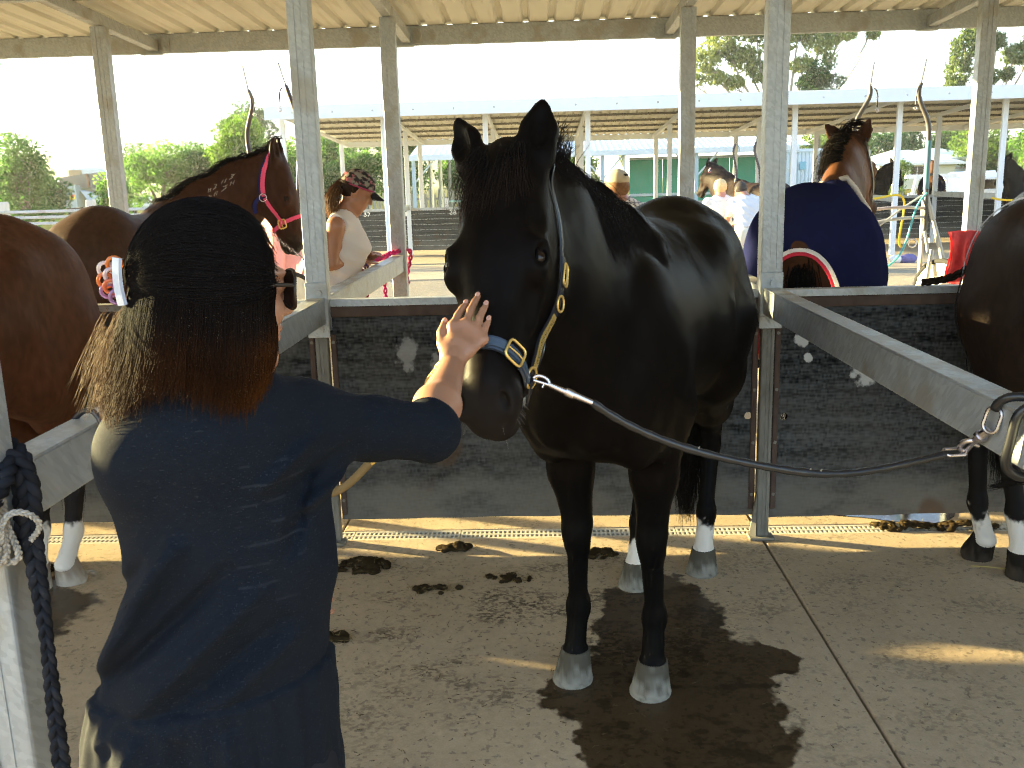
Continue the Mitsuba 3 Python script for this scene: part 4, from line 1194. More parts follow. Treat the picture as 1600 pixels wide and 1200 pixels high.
pts = A([[-1.5, 0.185 * math.cos(t) * (1 + (0.25 * (-math.sin(t)) if math.sin(t) < 0 else 0)), 0.90 + 0.34 * math.sin(t) if math.sin(t) > 0 else 0.90 + 0.5 * math.sin(t)] for t in aa])
def march(fn, P, d, n=400, step=0.004):
    P = np.array(P, float); live = np.ones(len(P), bool)
    for _ in range(n):
        live &= fn(P) > 0.004
        P[live] += A(d) * step
    return P
edge = march(lambda P: rb.sdf(P), pts + A([0, 1, 0]) * np.sign(pts[:, 1:2]) * 0.006 + A([0, 0, 0.006]), (1, 0, 0))
nrm = rb.grad(edge)
for _ in range(6): nrm[1:-1] = nrm[:-2] + nrm[1:-1] + nrm[2:]; nrm /= np.linalg.norm(nrm, axis=1, keepdims=True); edge[1:-1] = (edge[:-2] + 2 * edge[1:-1] + edge[2:]) / 4
inw = A([-0.0, 0, 0]) 
cen = A([edge[:, 0].mean(), 0, 0.90])
rad = edge - cen; rad[:, 0] = 0; rad /= np.linalg.norm(rad, axis=1, keepdims=True)
put(rug, 'binding', col(ribbon(edge + nrm * 0.012 + rad * 0.012, nrm, 0.020, 0.006), 'm_matte', (0.75, 0.70, 0.68), smooth=40) | {'to_world': M4}, 'white edge binding')
put(rug, 'binding', col(ribbon(edge + nrm * 0.012 - rad * 0.006, nrm, 0.018, 0.006), 'm_matte', (0.55, 0.04, 0.07), smooth=40) | {'to_world': M4}, 'red edge binding')
col4 = A([[0.16 - 0.06 * math.sin(t), 0.135 * math.cos(t), 1.33 + 0.15 * math.sin(t)] for t in np.linspace(-0.3, math.pi + 0.3, 30)])
col4 = h4.B.snap(col4, 0.018, 8)
put(rug, 'collar', col(tube(col4, 0.017, 10), 'm_matte', (0.55, 0.50, 0.46), smooth=True, jitter=0.3, scale=60) | {'to_world': M4}, 'pale fleece collar')
br4 = thing('bridle', 'dark leather bridle with white noseband strap on the rugged horse', 'bridle')
for q in (1, -1):
    strap(br4, 'cheek_strap', [(-0.03, q * 0.08, -0.05), (0.06, q * 0.11, -0.08), (0.20, q * 0.12, -0.11), (0.40, q * 0.09, -0.10), (0.47, q * 0.07, -0.11)], 0.02, h4, M4, off=0.006, n=20, color=(0.03, 0.027, 0.025))
strap(br4, 'browband', [(0.07, 0.11, -0.07), (0.06, 0.06, 0.01), (0.055, 0, 0.03), (0.06, -0.06, 0.01), (0.07, -0.11, -0.07)], 0.02, h4, M4, off=0.006, n=20, color=(0.015, 0.012, 0.012))
strap(br4, 'crown_strap', [(-0.035, 0.09, -0.05), (-0.07, 0.05, -0.0), (-0.08, 0, 0.01), (-0.07, -0.05, -0.0), (-0.035, -0.09, -0.05)], 0.024, h4, M4, off=0.008, n=20, color=(0.015, 0.012, 0.012))

# far horses, small in the picture: one mesh, copied
hf = Horse(poll=(0.66, 0.0, 1.78), nose=(0.5, 0.0, -0.86))
mf = build(hf.B, 0.017)
vf = np.asarray(mf.vertices)
def far_horse(label, loc, ang, body, coat=None):
    M = place((loc[0], loc[1], 0), ang)
    key = thing('horse', label, 'horse')
    scene[key] = mikit.ply(mf, 'm_pelt', smooth=True, color=coat_colors(hf, vf, body, (0.012, 0.010, 0.010), (0.02, 0.015, 0.012), (), 5, 0.55), to_world=M)
    for i in range(4):
        hm = hoof_mesh(*hf.hooves[i])
        put(key, 'hoof', col(hm, 'm_matte', (0.10, 0.09, 0.08)) | {'to_world': M})
    m, c = tail_mesh((-1.12, 0.0, 1.28), 120, 1.0, 20, (0.008, 0.007, 0.007), (0.014, 0.011, 0.009))
    put(key, 'tail', mikit.ply(m, 'm_coat', smooth=True, color=c, to_world=M))
    return key, M
far6, M6 = far_horse('far dark horse beyond the two people in white, with a striped neck cover', (3.35, 16.6), 2.15, (0.02, 0.012, 0.009))
far7, M7 = far_horse('far brown horse in a dark blanket, its head showing beside the white rails', (9.75, 24.2), 1.2, (0.10, 0.045, 0.022))
far8, M8 = far_horse('far black horse at the right edge, behind a yellow strap', (9.85, 20.0), -2.5, (0.012, 0.010, 0.010))
far9, M9 = far_horse('far black horse whose back shows right of the rugged horse’s cheek', (8.1, 23.6), 0.4, (0.012, 0.010, 0.010))
def blanket(key_label, M, c, x0, x1, zmin, name='horse_rug'):
    b = Body(); b.cone((0.02, 0, 1.13), (-0.60, 0, 1.13), 0.315, 0.32, 0.0, ((0, 1, 0), 0.86)); b.ell((-0.86, 0, 1.275), (0.32, 0.26, 0.25), None, 0.10)
    b.cone((-0.10, 0, 1.36), (-0.45, 0, 1.30), 0.13, 0.14, 0.10)
    for q in (-1, 1): b.ell((-0.95, q * 0.14, 1.10), (0.25, 0.16, 0.32), None, 0.10); b.ell((0.13, q * 0.12, 1.08), (0.21, 0.14, 0.32), None, 0.08)
    b.cone((0.0, 0, 1.34), (0.18, 0, 1.42), 0.15, 0.14, 0.1, ((0, 1, 0), 0.7))
    fn = lambda P: np.maximum.reduce([b.sdf(P) - 0.008 * np.sin(P[:, 0] * 25), zmin - P[:, 2], x0 - P[:, 0], P[:, 0] - x1])
    lo, hi = b.bounds(); m = nets(fn, lo, hi, 0.02, 1)
    solo(name, col(m, 'm_matte', c, smooth=True, jitter=0.3) | {'to_world': M}, key_label, 'horse rug')
blanket('dark blue blanket on the far brown horse beside the white rails', M7, (0.018, 0.022, 0.04), -1.25, 0.32, 0.75)
ncv = Body(); ncv.cone(hf.crest(0.25) - A([0, 0, 0.12]), hf.crest(0.95) - A([0, 0, 0.10]), 0.185, 0.15, 0.02, ((0, 1, 0), 0.62))
nm_ = build(ncv, 0.012); nv = np.asarray(nm_.vertices)
st_ = (np.sin(nv[:, 0] * 60 + nv[:, 2] * 25) > 0)[:, None]
solo('neck_cover', mikit.ply(nm_, 'm_matte', smooth=True, color=np.where(st_, A([0.7, 0.68, 0.68]), np.where((nv[:, 2:3] * 9 % 1) > 0.5, A([0.5, 0.03, 0.05]), A([0.02, 0.02, 0.06]))), to_world=M6), 'red, white and blue striped cover on the far dark horse’s neck', 'neck cover')

# ------------------------------------------------------------------ people
def unit(v): v = A(v, float); return v / np.linalg.norm(v)

def add_head(b, c, fd, up, s=1.0, jaw=True):
    """head centre c, face direction fd: skull, jaw, nose, lips, brows, eye sockets and ears"""
    fd = unit(fd); up = unit(A(up) - fd * (A(up) @ fd)); le = np.cross(up, fd)
    R = np.stack([fd, le, up], 1)
    H = lambda x, y, z: c + R @ A([x, y, z], float) * s
    b.ell(H(-0.008, 0, 0.025), A([0.093, 0.073, 0.092]) * s, R, 0.02)
    b.ell(H(0.030, 0, -0.045), A([0.058, 0.058, 0.070]) * s, R, 0.03)
    b.cone(H(0.055, 0.012, -0.098), H(0.055, -0.012, -0.098), 0.024 * s, 0.024 * s, 0.025)
    for q in (-1, 1):
        b.cone(H(0.00, q * 0.055, -0.06), H(0.05, q * 0.02, -0.095), 0.018 * s, 0.02 * s, 0.03)
        b.ell(H(0.058, q * 0.036, -0.025), A([0.028, 0.022, 0.022]) * s, R, 0.02)
        b.ell(H(0.094, q * 0.031, 0.008), A([0.016, 0.020, 0.012]) * s, R, 0.012, True)
        b.ell(H(0.080, q * 0.031, 0.006), A([0.012, 0.013, 0.010]) * s, R, 0.006)
        b.ell(H(0.074, q * 0.030, 0.026), A([0.018, 0.024, 0.008]) * s, R, 0.012)
        b.ell(H(-0.012, q * 0.074, -0.004), A([0.020, 0.008, 0.031]) * s, R, 0.008)
        b.ell(H(-0.010, q * 0.081, -0.002), A([0.010, 0.005, 0.018]) * s, R, 0.004, True)
        b.ell(H(0.092, q * 0.011, -0.032), A([0.010, 0.008, 0.008]) * s, R, 0.006)
    b.cone(H(0.082, 0, 0.012), H(0.108, 0, -0.026), 0.008 * s, 0.0125 * s, 0.014)
    b.ell(H(0.086, 0, -0.055), A([0.012, 0.024, 0.008]) * s, R, 0.006)
    b.ell(H(0.083, 0, -0.069), A([0.013, 0.021, 0.008]) * s, R, 0.006)
    b.ell(H(0.099, 0, -0.0615), A([0.010, 0.020, 0.0018]) * s, R, 0.003, True)
    return H, R

def add_hand(b, wrist, knuckles, tips, thumb, bend, rp=0.011, rf=0.0077):
    """a palm fanned out to the four knuckles, four bent fingers and a thumb from the side of the palm"""
    wrist = A(wrist, float); K, Tp = A(knuckles, float), A(tips, float)
    for k in K:
        b.cone(wrist + (k - wrist) * 0.12, k, 0.0150, 0.0098, 0.012)
    for i in range(3):
        b.cone(K[i], K[i + 1], 0.0092, 0.0092, 0.008)
        b.cone((wrist + K[i]) / 2, (wrist + K[i + 1]) / 2, 0.0118, 0.0118, 0.012)
    n = A(bend, float)
    sc = A([1.0, 1.05, 1.0, 0.86])
    for k, t, s in zip(K, Tp, sc):
        j1, j2 = k + (t - k) * 0.46 + n * 0.004, k + (t - k) * 0.76 + n * 0.003
        b.cone(k, j1, rf * 1.05 * s, rf * s, 0.004); b.cone(j1, j2, rf * s, rf * 0.93 * s, 0.003); b.cone(j2, t, rf * 0.93 * s, rf * 0.76 * s, 0.003)
    th = A(thumb, float)
    b.cone(th[0], th[1], 0.0135, 0.0105, 0.012); b.cone(th[1], th[2], 0.0102, 0.0094, 0.004); b.cone(th[2], th[3], 0.0094, 0.0076, 0.003)

SKIN = (0.30, 0.145, 0.085)
def skin_colors(v, c, seed, lips=None):
    t = meshkit.fbm(v * 18, 3, seed)
    out = A(c) * (0.88 + 0.24 * t)[:, None]
    out[:, 0] *= 1 + 0.08 * (meshkit.fbm(v * 45, 2, seed + 1) - 0.5)
    if lips is not None:
        w = np.exp(-(np.linalg.norm((v - lips[0]) / lips[1], axis=1)) ** 2)[:, None]
        out = out * (1 - 0.6 * w) + A([0.26, 0.085, 0.07]) * 0.6 * w
    return np.clip(out, 0, 1)

# ---- the woman in the foreground, seen from behind, stroking the horse's nose
W = {}
fdW, upW = unit((0.76, 0.65, -0.06)), (0.03, 0.02, 1)
fac = unit((-0.30, 0.95, 0.0))                       # where her chest faces
lat = unit((0.95, 0.30, 0.0))
b = Body()
HW, RW = add_head(b, A([-0.430, 1.212, 1.470]), fdW, upW, 0.95)
b.cone((-0.440, 1.212, 1.40), (-0.448, 1.222, 1.28), 0.050, 0.048, 0.03)
shR, elR, wrR = A([-0.356, 1.31, 1.262]), A([-0.190, 1.470, 1.206]), A([-0.173, 1.73, 1.263])
shL, elL, wrL = A([-0.532, 1.185, 1.255]), A([-0.545, 1.31, 1.05]), A([-0.50, 1.40, 0.93])
b.cone((-0.448, 1.222, 1.265), shR, 0.042, 0.046, 0.04); b.cone((-0.448, 1.222, 1.265), shL, 0.042, 0.044, 0.04)
fl = (tuple(fac), 0.66)
for (z0, x0, y0, r0), (z1, x1, y1, r1) in zip([(1.24, -0.452, 1.22, 0.085), (1.15, -0.455, 1.23, 0.095), (0.98, -0.462, 1.225, 0.10), (0.85, -0.485, 1.22, 0.12)],
                                              [(1.15, -0.455, 1.23, 0.095), (0.98, -0.462, 1.225, 0.10), (0.85, -0.485, 1.22, 0.12), (0.74, -0.495, 1.22, 0.12)]):
    b.cone((x0, y0, z0), (x1, y1, z1), r0, r1, 0.04, fl)
b.cone(shR, elR, 0.042, 0.034, 0.03); b.cone(elR, elR + (wrR - elR) * 0.35, 0.034, 0.0385, 0.02); b.cone(elR + (wrR - elR) * 0.35, wrR, 0.0385, 0.0245, 0.02, (tuple(np.cross(unit(wrR - elR), (1, 0, 0))), 0.88))
b.cone(shL, elL, 0.046, 0.040, 0.03); b.cone(elL, wrL, 0.039, 0.026, 0.02)
nose_n = unit((-0.55, -0.80, 0.10))                   # away from the horse's nose
off = nose_n * 0.004
add_hand(b, wrR + A([0.001, 0.008, 0.006]), A([[-0.174, 1.787, 1.331], [-0.149, 1.792, 1.333], [-0.130, 1.786, 1.321], [-0.115, 1.774, 1.305]]),
         A([[-0.151, 1.846, 1.366], [-0.1275, 1.855, 1.379], [-0.110, 1.832, 1.365], [-0.104, 1.811, 1.338]]),
         A([[-0.182, 1.742, 1.281], [-0.194, 1.765, 1.300], [-0.196, 1.785, 1.318], [-0.190, 1.806, 1.336]]), nose_n)
add_hand(b, wrL, wrL + A([[0.085, 0.03, 0.0], [0.085, 0.02, -0.02], [0.08, 0.01, -0.04], [0.07, 0.0, -0.055]]), wrL + A([[0.13, 0.08, -0.02], [0.13, 0.075, -0.04], [0.12, 0.06, -0.06], [0.10, 0.045, -0.075]]),
         wrL + A([[0.02, 0.02, 0.01], [0.05, 0.04, 0.02], [0.07, 0.06, 0.02], [0.085, 0.08, 0.015]]), (0.3, -0.5, 0.3))
for q, hx in ((-1, -0.575), (1, -0.415)):
    hp, kn, an = A([hx, 1.21 + 0.02 * q, 0.74]), A([hx - 0.005, 1.25 + 0.03 * q, 0.42]), A([hx - 0.01, 1.20 + 0.03 * q, 0.07])
    b.cone(hp, kn, 0.085, 0.055, 0.03); b.cone(kn, an, 0.055, 0.036, 0.03); b.cone(an, an + A([0.01, 0.16, -0.04]), 0.035, 0.028, 0.03)
wm = build(b, 0.0036, smooth=2)
woman = thing('person', 'person in a navy tunic with dark bobbed hair, stroking the black horse’s nose', 'person')
wv = np.asarray(wm.vertices)
scene[woman] = mikit.ply(wm, 'm_paint', smooth=True, color=skin_colors(wv, SKIN, 3, (HW(0.09, 0, -0.062), A([0.02, 0.02, 0.012]))))
WB = b
# finger nails of the stroking hand
for i, (t, k) in enumerate(zip(A([[-0.151, 1.846, 1.366], [-0.1275, 1.855, 1.379], [-0.110, 1.832, 1.365], [-0.104, 1.811, 1.338], [-0.190, 1.806, 1.336]]),
                               A([[-0.174, 1.787, 1.331], [-0.149, 1.792, 1.333], [-0.130, 1.786, 1.321], [-0.115, 1.774, 1.305], [-0.196, 1.785, 1.318]]))):
    d = unit(t - k); n = unit(A([-0.25, -0.95, 0.15]) - d * (A([-0.25, -0.95, 0.15]) @ d))
    e = trimesh.creation.icosphere(2, 1.0)
    M = np.eye(4); M[:3, 0], M[:3, 1], M[:3, 2] = d * 0.0068, np.cross(n, d) * 0.0052, n * 0.0022
    M[:3, 3] = t - d * 0.001 + n * 0.0056
    e.apply_transform(M)
    put(woman, 'fingernail', col(e, 'm_paint', (0.50, 0.27, 0.20), smooth=True))

# her tunic
sb = Body()
fl = (tuple(fac), 0.74)
rings = [(1.312, -0.448, 1.215, 0.070), (1.29, -0.450, 1.205, 0.086), (1.250, -0.448, 1.22, 0.105), (1.17, -0.455, 1.23, 0.113), (1.05, -0.462, 1.23, 0.116), (0.97, -0.466, 1.225, 0.119), (0.91, -0.478, 1.22, 0.135), (0.79, -0.495, 1.22, 0.160), (0.62, -0.498, 1.22, 0.175)]
for (z0, x0, y0, r0), (z1, x1, y1, r1) in zip(rings[:-1], rings[1:]):
    sb.cone((x0, y0, z0), (x1, y1, z1), r0, r1, 0.05, fl)
sb.cone((-0.455, 1.195, 1.275), shR + A([0.0, 0.0, 0.002]), 0.058, 0.062, 0.05)
sb.cone((-0.455, 1.195, 1.275), shL + A([0.0, 0.0, 0.0]), 0.050, 0.050, 0.05)
sb.cone(shR, shR + (elR - shR) * 0.55, 0.056, 0.046, 0.045)
sb.cone(shR + (elR - shR) * 0.55, elR + A([0.004, 0.004, -0.004]), 0.048, 0.045, 0.02)
sb.cone(elR + A([0.0, 0.0, -0.004]), elR + (wrR - elR) * 0.20, 0.045, 0.047, 0.01)
sb.cone(shR + A([-0.02, -0.02, -0.05]), (-0.41, 1.24, 1.10), 0.05, 0.10, 0.06, fl)
sb.cone(shL, elL, 0.052, 0.050, 0.04)
cuff = elR + (wrR - elR) * 0.13
sb.plane(cuff, unit(wrR - elR) + A([0.25, 0.0, 0.1]))
sb.ell((-0.444, 1.215, 1.366), (0.060, 0.056, 0.045), None, 0.01, True)       # neck opening
def seg(P, a, c, w):
    """closeness to a fold line in the x, z plane"""
    a, c = A(a, float), A(c, float)
    q = P[:, [0, 2]]; ab = c - a
    t = np.clip(((q - a) @ ab) / (ab @ ab), 0, 1)
    return np.exp(-((np.linalg.norm(q - a - t[:, None] * ab, axis=1)) / w) ** 2) * np.sin(np.clip(t * 1.0 + 0.05, 0, 1) * math.pi) ** 0.5
FOLDS = [((-0.625, 0.955), (-0.455, 1.175), 0.013, 0.010), ((-0.60, 0.945), (-0.40, 1.13), 0.011, -0.008), ((-0.555, 0.925), (-0.36, 1.095), 0.014, 0.010), ((-0.51, 0.92), (-0.345, 1.04), 0.012, -0.006), ((-0.56, 1.06), (-0.475, 1.165), 0.010, 0.007),
         ((-0.44, 0.93), (-0.33, 1.01), 0.012, 0.006), ((-0.63, 1.02), (-0.52, 1.13), 0.010, -0.005),
         ((-0.66, 0.905), (-0.60, 0.915), 0.010, 0.002), ((-0.62, 0.87), (-0.57, 0.90), 0.012, 0.003), ((-0.58, 0.80), (-0.55, 0.905), 0.014, 0.008), ((-0.50, 0.78), (-0.49, 0.90), 0.014, -0.007), ((-0.42, 0.78), (-0.43, 0.90), 0.014, 0.006), ((-0.64, 0.79), (-0.625, 0.89), 0.014, 0.002),
         ((-0.37, 1.215), (-0.30, 1.275), 0.008, 0.006), ((-0.36, 1.195), (-0.26, 1.245), 0.008, -0.005), ((-0.35, 1.165), (-0.20, 1.235), 0.009, 0.006), ((-0.345, 1.12), (-0.33, 1.22), 0.010, -0.006), ((-0.20, 1.15), (-0.17, 1.24), 0.007, 0.005), ((-0.225, 1.155), (-0.20, 1.25), 0.006, -0.003)]
def shirt_disp(P):
    d = 0.014 * (meshkit.fbm(P * [6, 6, 3.5], 3, 12) - 0.5) + 0.005 * (meshkit.fbm(P * [16, 16, 10], 2, 14) - 0.5)
    back = sstep(1.30, 1.18, P[:, 1] + 0.35 * (P[:, 0] + 0.46) * -1)
    for a, c, w, h in FOLDS:
        d = d + 2.2 * h * seg(P, a, c, w) * back
    zs = 0.922 - 0.02 * np.exp(-((P[:, 0] + 0.48) / 0.08) ** 2) * 0 + 0.012 * np.sin((P[:, 0] + 0.5) * 5)
    low = sstep(0.003, -0.003, P[:, 2] - zs) * (np.abs(P[:, 0] + 0.5) < 0.4)
    gather = 0.0018 * np.sin(np.arctan2(P[:, 1] - 1.2, P[:, 0] + 0.5) * 26 + 3 * meshkit.fbm(P * 6, 2, 3)) * low * sstep(0.60, 0.92, P[:, 2])
    d = d + 0.006 * low + gather - 0.004 * np.exp(-((P[:, 2] - zs) / 0.004) ** 2)
    return d
lo, hi = sb.bounds()
def shirt_fn(P):
    return np.maximum(sb.sdf(P) - shirt_disp(P), 0.62 - P[:, 2])
sm = nets(shirt_fn, lo, hi, 0.0045, 2)
def _tunic(p, n, uv):
    a = fbm(p.x * 300, p.y * 300, p.z * 420, octaves=2)
    c = mix((0.0032, 0.0046, 0.0080), (0.0092, 0.0122, 0.0185), 0.6 * a + 0.4 * noise(p.x * 900, p.y * 900, p.z * 900))
    k = p.z / 0.0275
    line = smoothstep(0.10, 0.02, dr.abs(k - dr.floor(k) - 0.5)) * smoothstep(-0.415, -0.40, p.x) * smoothstep(-0.325, -0.335, p.x) * smoothstep(1.045, 1.06, p.z) * smoothstep(1.275, 1.265, p.z) * smoothstep(1.25, 1.2, p.y)
    line = line * smoothstep(0.42, 0.6, noise(p.x * 70, 3.0, dr.floor(k) * 3.7))
    lint = smoothstep(0.80, 0.86, noise(p.x * 420, p.y * 420, p.z * 420))
    return mix(mix(c, (0.10, 0.105, 0.12), 0.09 * line), (0.05, 0.055, 0.06), 0.3 * lint)
scene['m_tunic'] = principled(proc(_tunic), 0.9, specular=0.1, sheen=0.12)
tun = put(woman, 'tunic', ply(sm, 'm_tunic', smooth=True), 'navy tunic with elbow sleeves and a seam below the waist')
cu_d, cu_s, cu_u = frame_of(wrR - elR)
cc = cuff - cu_d * 0.006
put(woman, 'cuff', ply(tube([sb.snap([cc + (cu_s * math.cos(t) + cu_u * math.sin(t)) * 0.05], 0.0, 6)[0] - cu_d * 0.0 for t in np.linspace(0, 2 * math.pi, 33)[:-1]], 0.0035, 6, closed=True), 'm_tunic', smooth=True))
tb = Body()
for q, hx in ((-1, -0.575), (1, -0.415)):
    hp, kn, an = A([hx, 1.21 + 0.02 * q, 0.76]), A([hx - 0.005, 1.25 + 0.03 * q, 0.42]), A([hx - 0.01, 1.20 + 0.03 * q, 0.14])
    tb.cone(hp, kn, 0.10, 0.075, 0.03); tb.cone(kn, an, 0.075, 0.065, 0.03)
tb.plane((0, 0, 0.13), (0, 0, -1))
put(woman, 'trousers', col(build(tb, 0.012), 'm_matte', (0.02, 0.02, 0.024), smooth=True))
for q, hx in ((-1, -0.585), (1, -0.425)):
    s_ = Body(); s_.cone((hx, 1.19 + 0.03 * q, 0.05), (hx + 0.02, 1.36 + 0.03 * q, 0.035), 0.042, 0.036, 0.02); s_.plane((0, 0, 0.004), (0, 0, -1))
    put(woman, 'shoe', col(build(s_, 0.007), 'm_leather', (0.02, 0.018, 0.017), smooth=True))

# her hair: a dark under-layer, hanging strands, and a top layer drawn back into a clip
hc = A([-0.436, 1.208, 1.483])
clip_dir = unit(A([-0.545, 1.150, 1.490]) - hc)
hb_ = Body()
hb_.ell(hc + A([0, 0, 0.002]), (0.093, 0.089, 0.098), None, 0.02)
hb_.cone((-0.438, 1.206, 1.46), (-0.452, 1.204, 1.41), 0.082, 0.088, 0.03)
hb_.plane((0, 0, 1.385), (0.0, 0, -1), 0.02)
hb_.plane(hc + fdW * 0.052 + A([0, 0, -0.03]), fdW + A([0, 0.25, -0.45]), 0.02)
hsc = lambda P: A([-0.440, 1.208, 1.453]) + (P - A([-0.440, 1.208, 1.448])) * 0.955     # her head is a small one
hm = build(hb_, 0.006); hm.vertices = hsc(np.asarray(hm.vertices))
hv = np.asarray(hm.vertices)
put(woman, 'hair', mikit.ply(hm, 'm_coat', smooth=True, color=np.broadcast_to(A([0.008, 0.006, 0.005]), hv.shape)))
rg = np.random.default_rng(77)
n = 13000
th = rg.uniform(math.radians(105), math.radians(374), n)
th[: n // 6] = rg.uniform(math.radians(165), math.radians(240), n // 6)
dep = rg.random(n) ** 0.6
zt = 1.540 - 0.05 * rg.random(n) - 0.02 * np.maximum(0, np.cos(th - math.radians(40)))
ze = 1.356 + 0.020 * np.sin(th * 3) + rg.normal(0, 0.016, n) - 0.010 * np.cos(th - math.radians(270)) + 0.035 * np.exp(-((th - math.radians(180)) / 0.35) ** 2)
clump = np.round(th / 0.05) * 0.05
wob = rg.random(n) * 6.28
k = 9
P = np.zeros((n, k, 3))
for j, t in enumerate(np.linspace(0, 1, k)):
    z = zt + (ze - zt) * t
    f = np.clip((1.50 - z) / 0.15, -0.4, 1.2)
    cx = -0.436 - 0.024 * f; cy = 1.207 - 0.006 * f
    fp = np.maximum(f, 0); rx = 0.092 + 0.020 * fp ** 0.9 + 0.03 * np.minimum(f, 0); ry = 0.090 + 0.016 * fp + 0.03 * np.minimum(f, 0)
    lay = 0.945 + 0.06 * dep
    flick = 0.012 * np.exp(-((th - math.radians(188)) / 0.55) ** 2) * sstep(0.35, 1.0, np.full(n, t)) + 0.010 * sstep(0.8, 1.0, np.full(n, t)) * rg.normal(0, 1, n) * 0.5 - 0.016 * sstep(0.75, 1.0, np.full(n, t)) * (th > math.radians(280))
    a = th + (clump - th) * 0.12 * t + 0.025 * np.sin(4 * t + wob) * t
    P[:, j] = np.stack([cx + np.cos(a) * (rx * lay + flick), cy + np.sin(a) * (ry * lay + flick * 0.6), z], 1)
tone = (0.75 + 0.5 * rg.random((n, 1, 1)))
tt = np.linspace(0, 1, k)[None, :, None]
tipness = sstep(0.45, 1.0, tt) * (0.35 + 0.65 * np.maximum(np.exp(-((th - math.radians(185)) / 0.5) ** 2), np.exp(-((th - math.radians(345)) / 0.35) ** 2)))[:, None, None]  # brown tips; the sun glow at the left is put into their colour
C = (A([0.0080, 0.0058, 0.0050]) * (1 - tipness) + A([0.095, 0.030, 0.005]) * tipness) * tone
P = hsc(P)
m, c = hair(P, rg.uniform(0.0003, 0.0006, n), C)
put(woman, 'hair_strand', mikit.ply(m, 'm_tress', smooth=True, color=c), 'hanging bob with brown tips, sun glow painted into the left ones', kind='stuff')
# top layer
n = 5200
e1 = unit(fdW); up_ = A([0, 0, 1.0]); side_ = unit(np.cross(up_, e1))
ang = rg.uniform(-0.10, math.pi + 0.10, n)            # from her right temple over the crown to her left
root = (e1 * 0.74 + (-side_ * np.cos(ang)[:, None] * 0.98 + up_ * (np.abs(np.sin(ang)) * 0.95 + 0.06)[:, None]) * 0.85)
root += rg.normal(0, 0.09, (n, 3)) - e1 * (rg.random(n)[:, None] * 1.0) - up_ * 0.12 * rg.random(n)[:, None]
root /= np.linalg.norm(root, axis=1, keepdims=True)
P = np.zeros((n, 9, 3))
lift = 0.972 + 0.048 * rg.random(n)
for j, t in enumerate(np.linspace(0, 1, 9)):
    d = root * (1 - t) + clip_dir * t + up_ * 0.18 * math.sin(t * math.pi) * np.maximum(root[:, 2:3], -0.1)
    d /= np.linalg.norm(d, axis=1, keepdims=True)
    s = lift[:, None] * (1 + 0.015 * math.sin(t * math.pi)) 
    P[:, j] = hc + d * A([0.101, 0.097, 0.107]) * s + rg.normal(0, 0.0008, (n, 3))
    P[:, j, 2] += -0.004 * t
C = np.broadcast_to(A([0.0075, 0.0062, 0.0060]), (n, 9, 3)) * (0.7 + 0.6 * rg.random((n, 1, 1)))
P = hsc(P)
m, c = hair(P, rg.uniform(0.0003, 0.0006, n), C)
put(woman, 'hair_strand', mikit.ply(m, 'm_tress', smooth=True, color=c), 'top hair drawn back into the clip', kind='stuff')
# stray hairs
n = 140
th = rg.uniform(math.radians(150), math.radians(215), n)
z0 = rg.uniform(1.38, 1.45, n)
P = np.zeros((n, 8, 3))
ln = rg.uniform(0.02, 0.055, n)
for j, t in enumerate(np.linspace(0, 1, 8)):
    r_ = 0.108 + ln * t
    P[:, j] = np.stack([-0.46 + np.cos(th) * r_, 1.2 + np.sin(th) * r_, z0 - 0.05 * t - 0.03 * t * t], 1)
P = hsc(P)
m, c = hair(P, 0.0004, np.broadcast_to(A([0.10, 0.05, 0.02]), (n, 8, 3)))
put(woman, 'hair_strand', mikit.ply(m, 'm_tress', smooth=True, color=c), 'stray hairs at the nape', kind='stuff')

# claw clip
clip = thing('hair_clip', 'clear and orange plastic claw clip holding back the foreground woman’s hair', 'hair clip')
cp = hsc(hc + clip_dir * A([0.108, 0.105, 0.107]))
tg = unit(np.cross(clip_dir, up_)); 
arc = [cp + up_ * z + clip_dir * (0.004 - 3.0 * z * z) + tg * -0.016 for z in np.linspace(-0.030, 0.028, 12)]
put(clip, 'bar', col(ribbon(arc, [unit(clip_dir + tg * -0.8)] * 12, 0.014, 0.004), 'm_paint', (0.42, 0.45, 0.52), smooth=40))
for kq, (o, zz, cc_) in enumerate([(0.006, 0.020, (0.85, 0.22, 0.04)), (0.010, 0.006, (0.75, 0.62, 0.66)), (0.012, -0.008, (0.80, 0.16, 0.05)), (0.007, -0.021, (0.40, 0.20, 0.42)), (0.016, 0.013, (0.80, 0.66, 0.66)), (0.018, -0.001, (0.85, 0.20, 0.05)), (0.016, -0.014, (0.45, 0.22, 0.45))]):
    ctr = cp + clip_dir * o + up_ * zz + tg * (0.004 if kq > 3 else -0.004)
    put(clip, 'loop', col(torus(ctr, unit(tg + up_ * 0.2), 0.0085, 0.0026, 18, 7), 'm_clip', cc_, smooth=True))
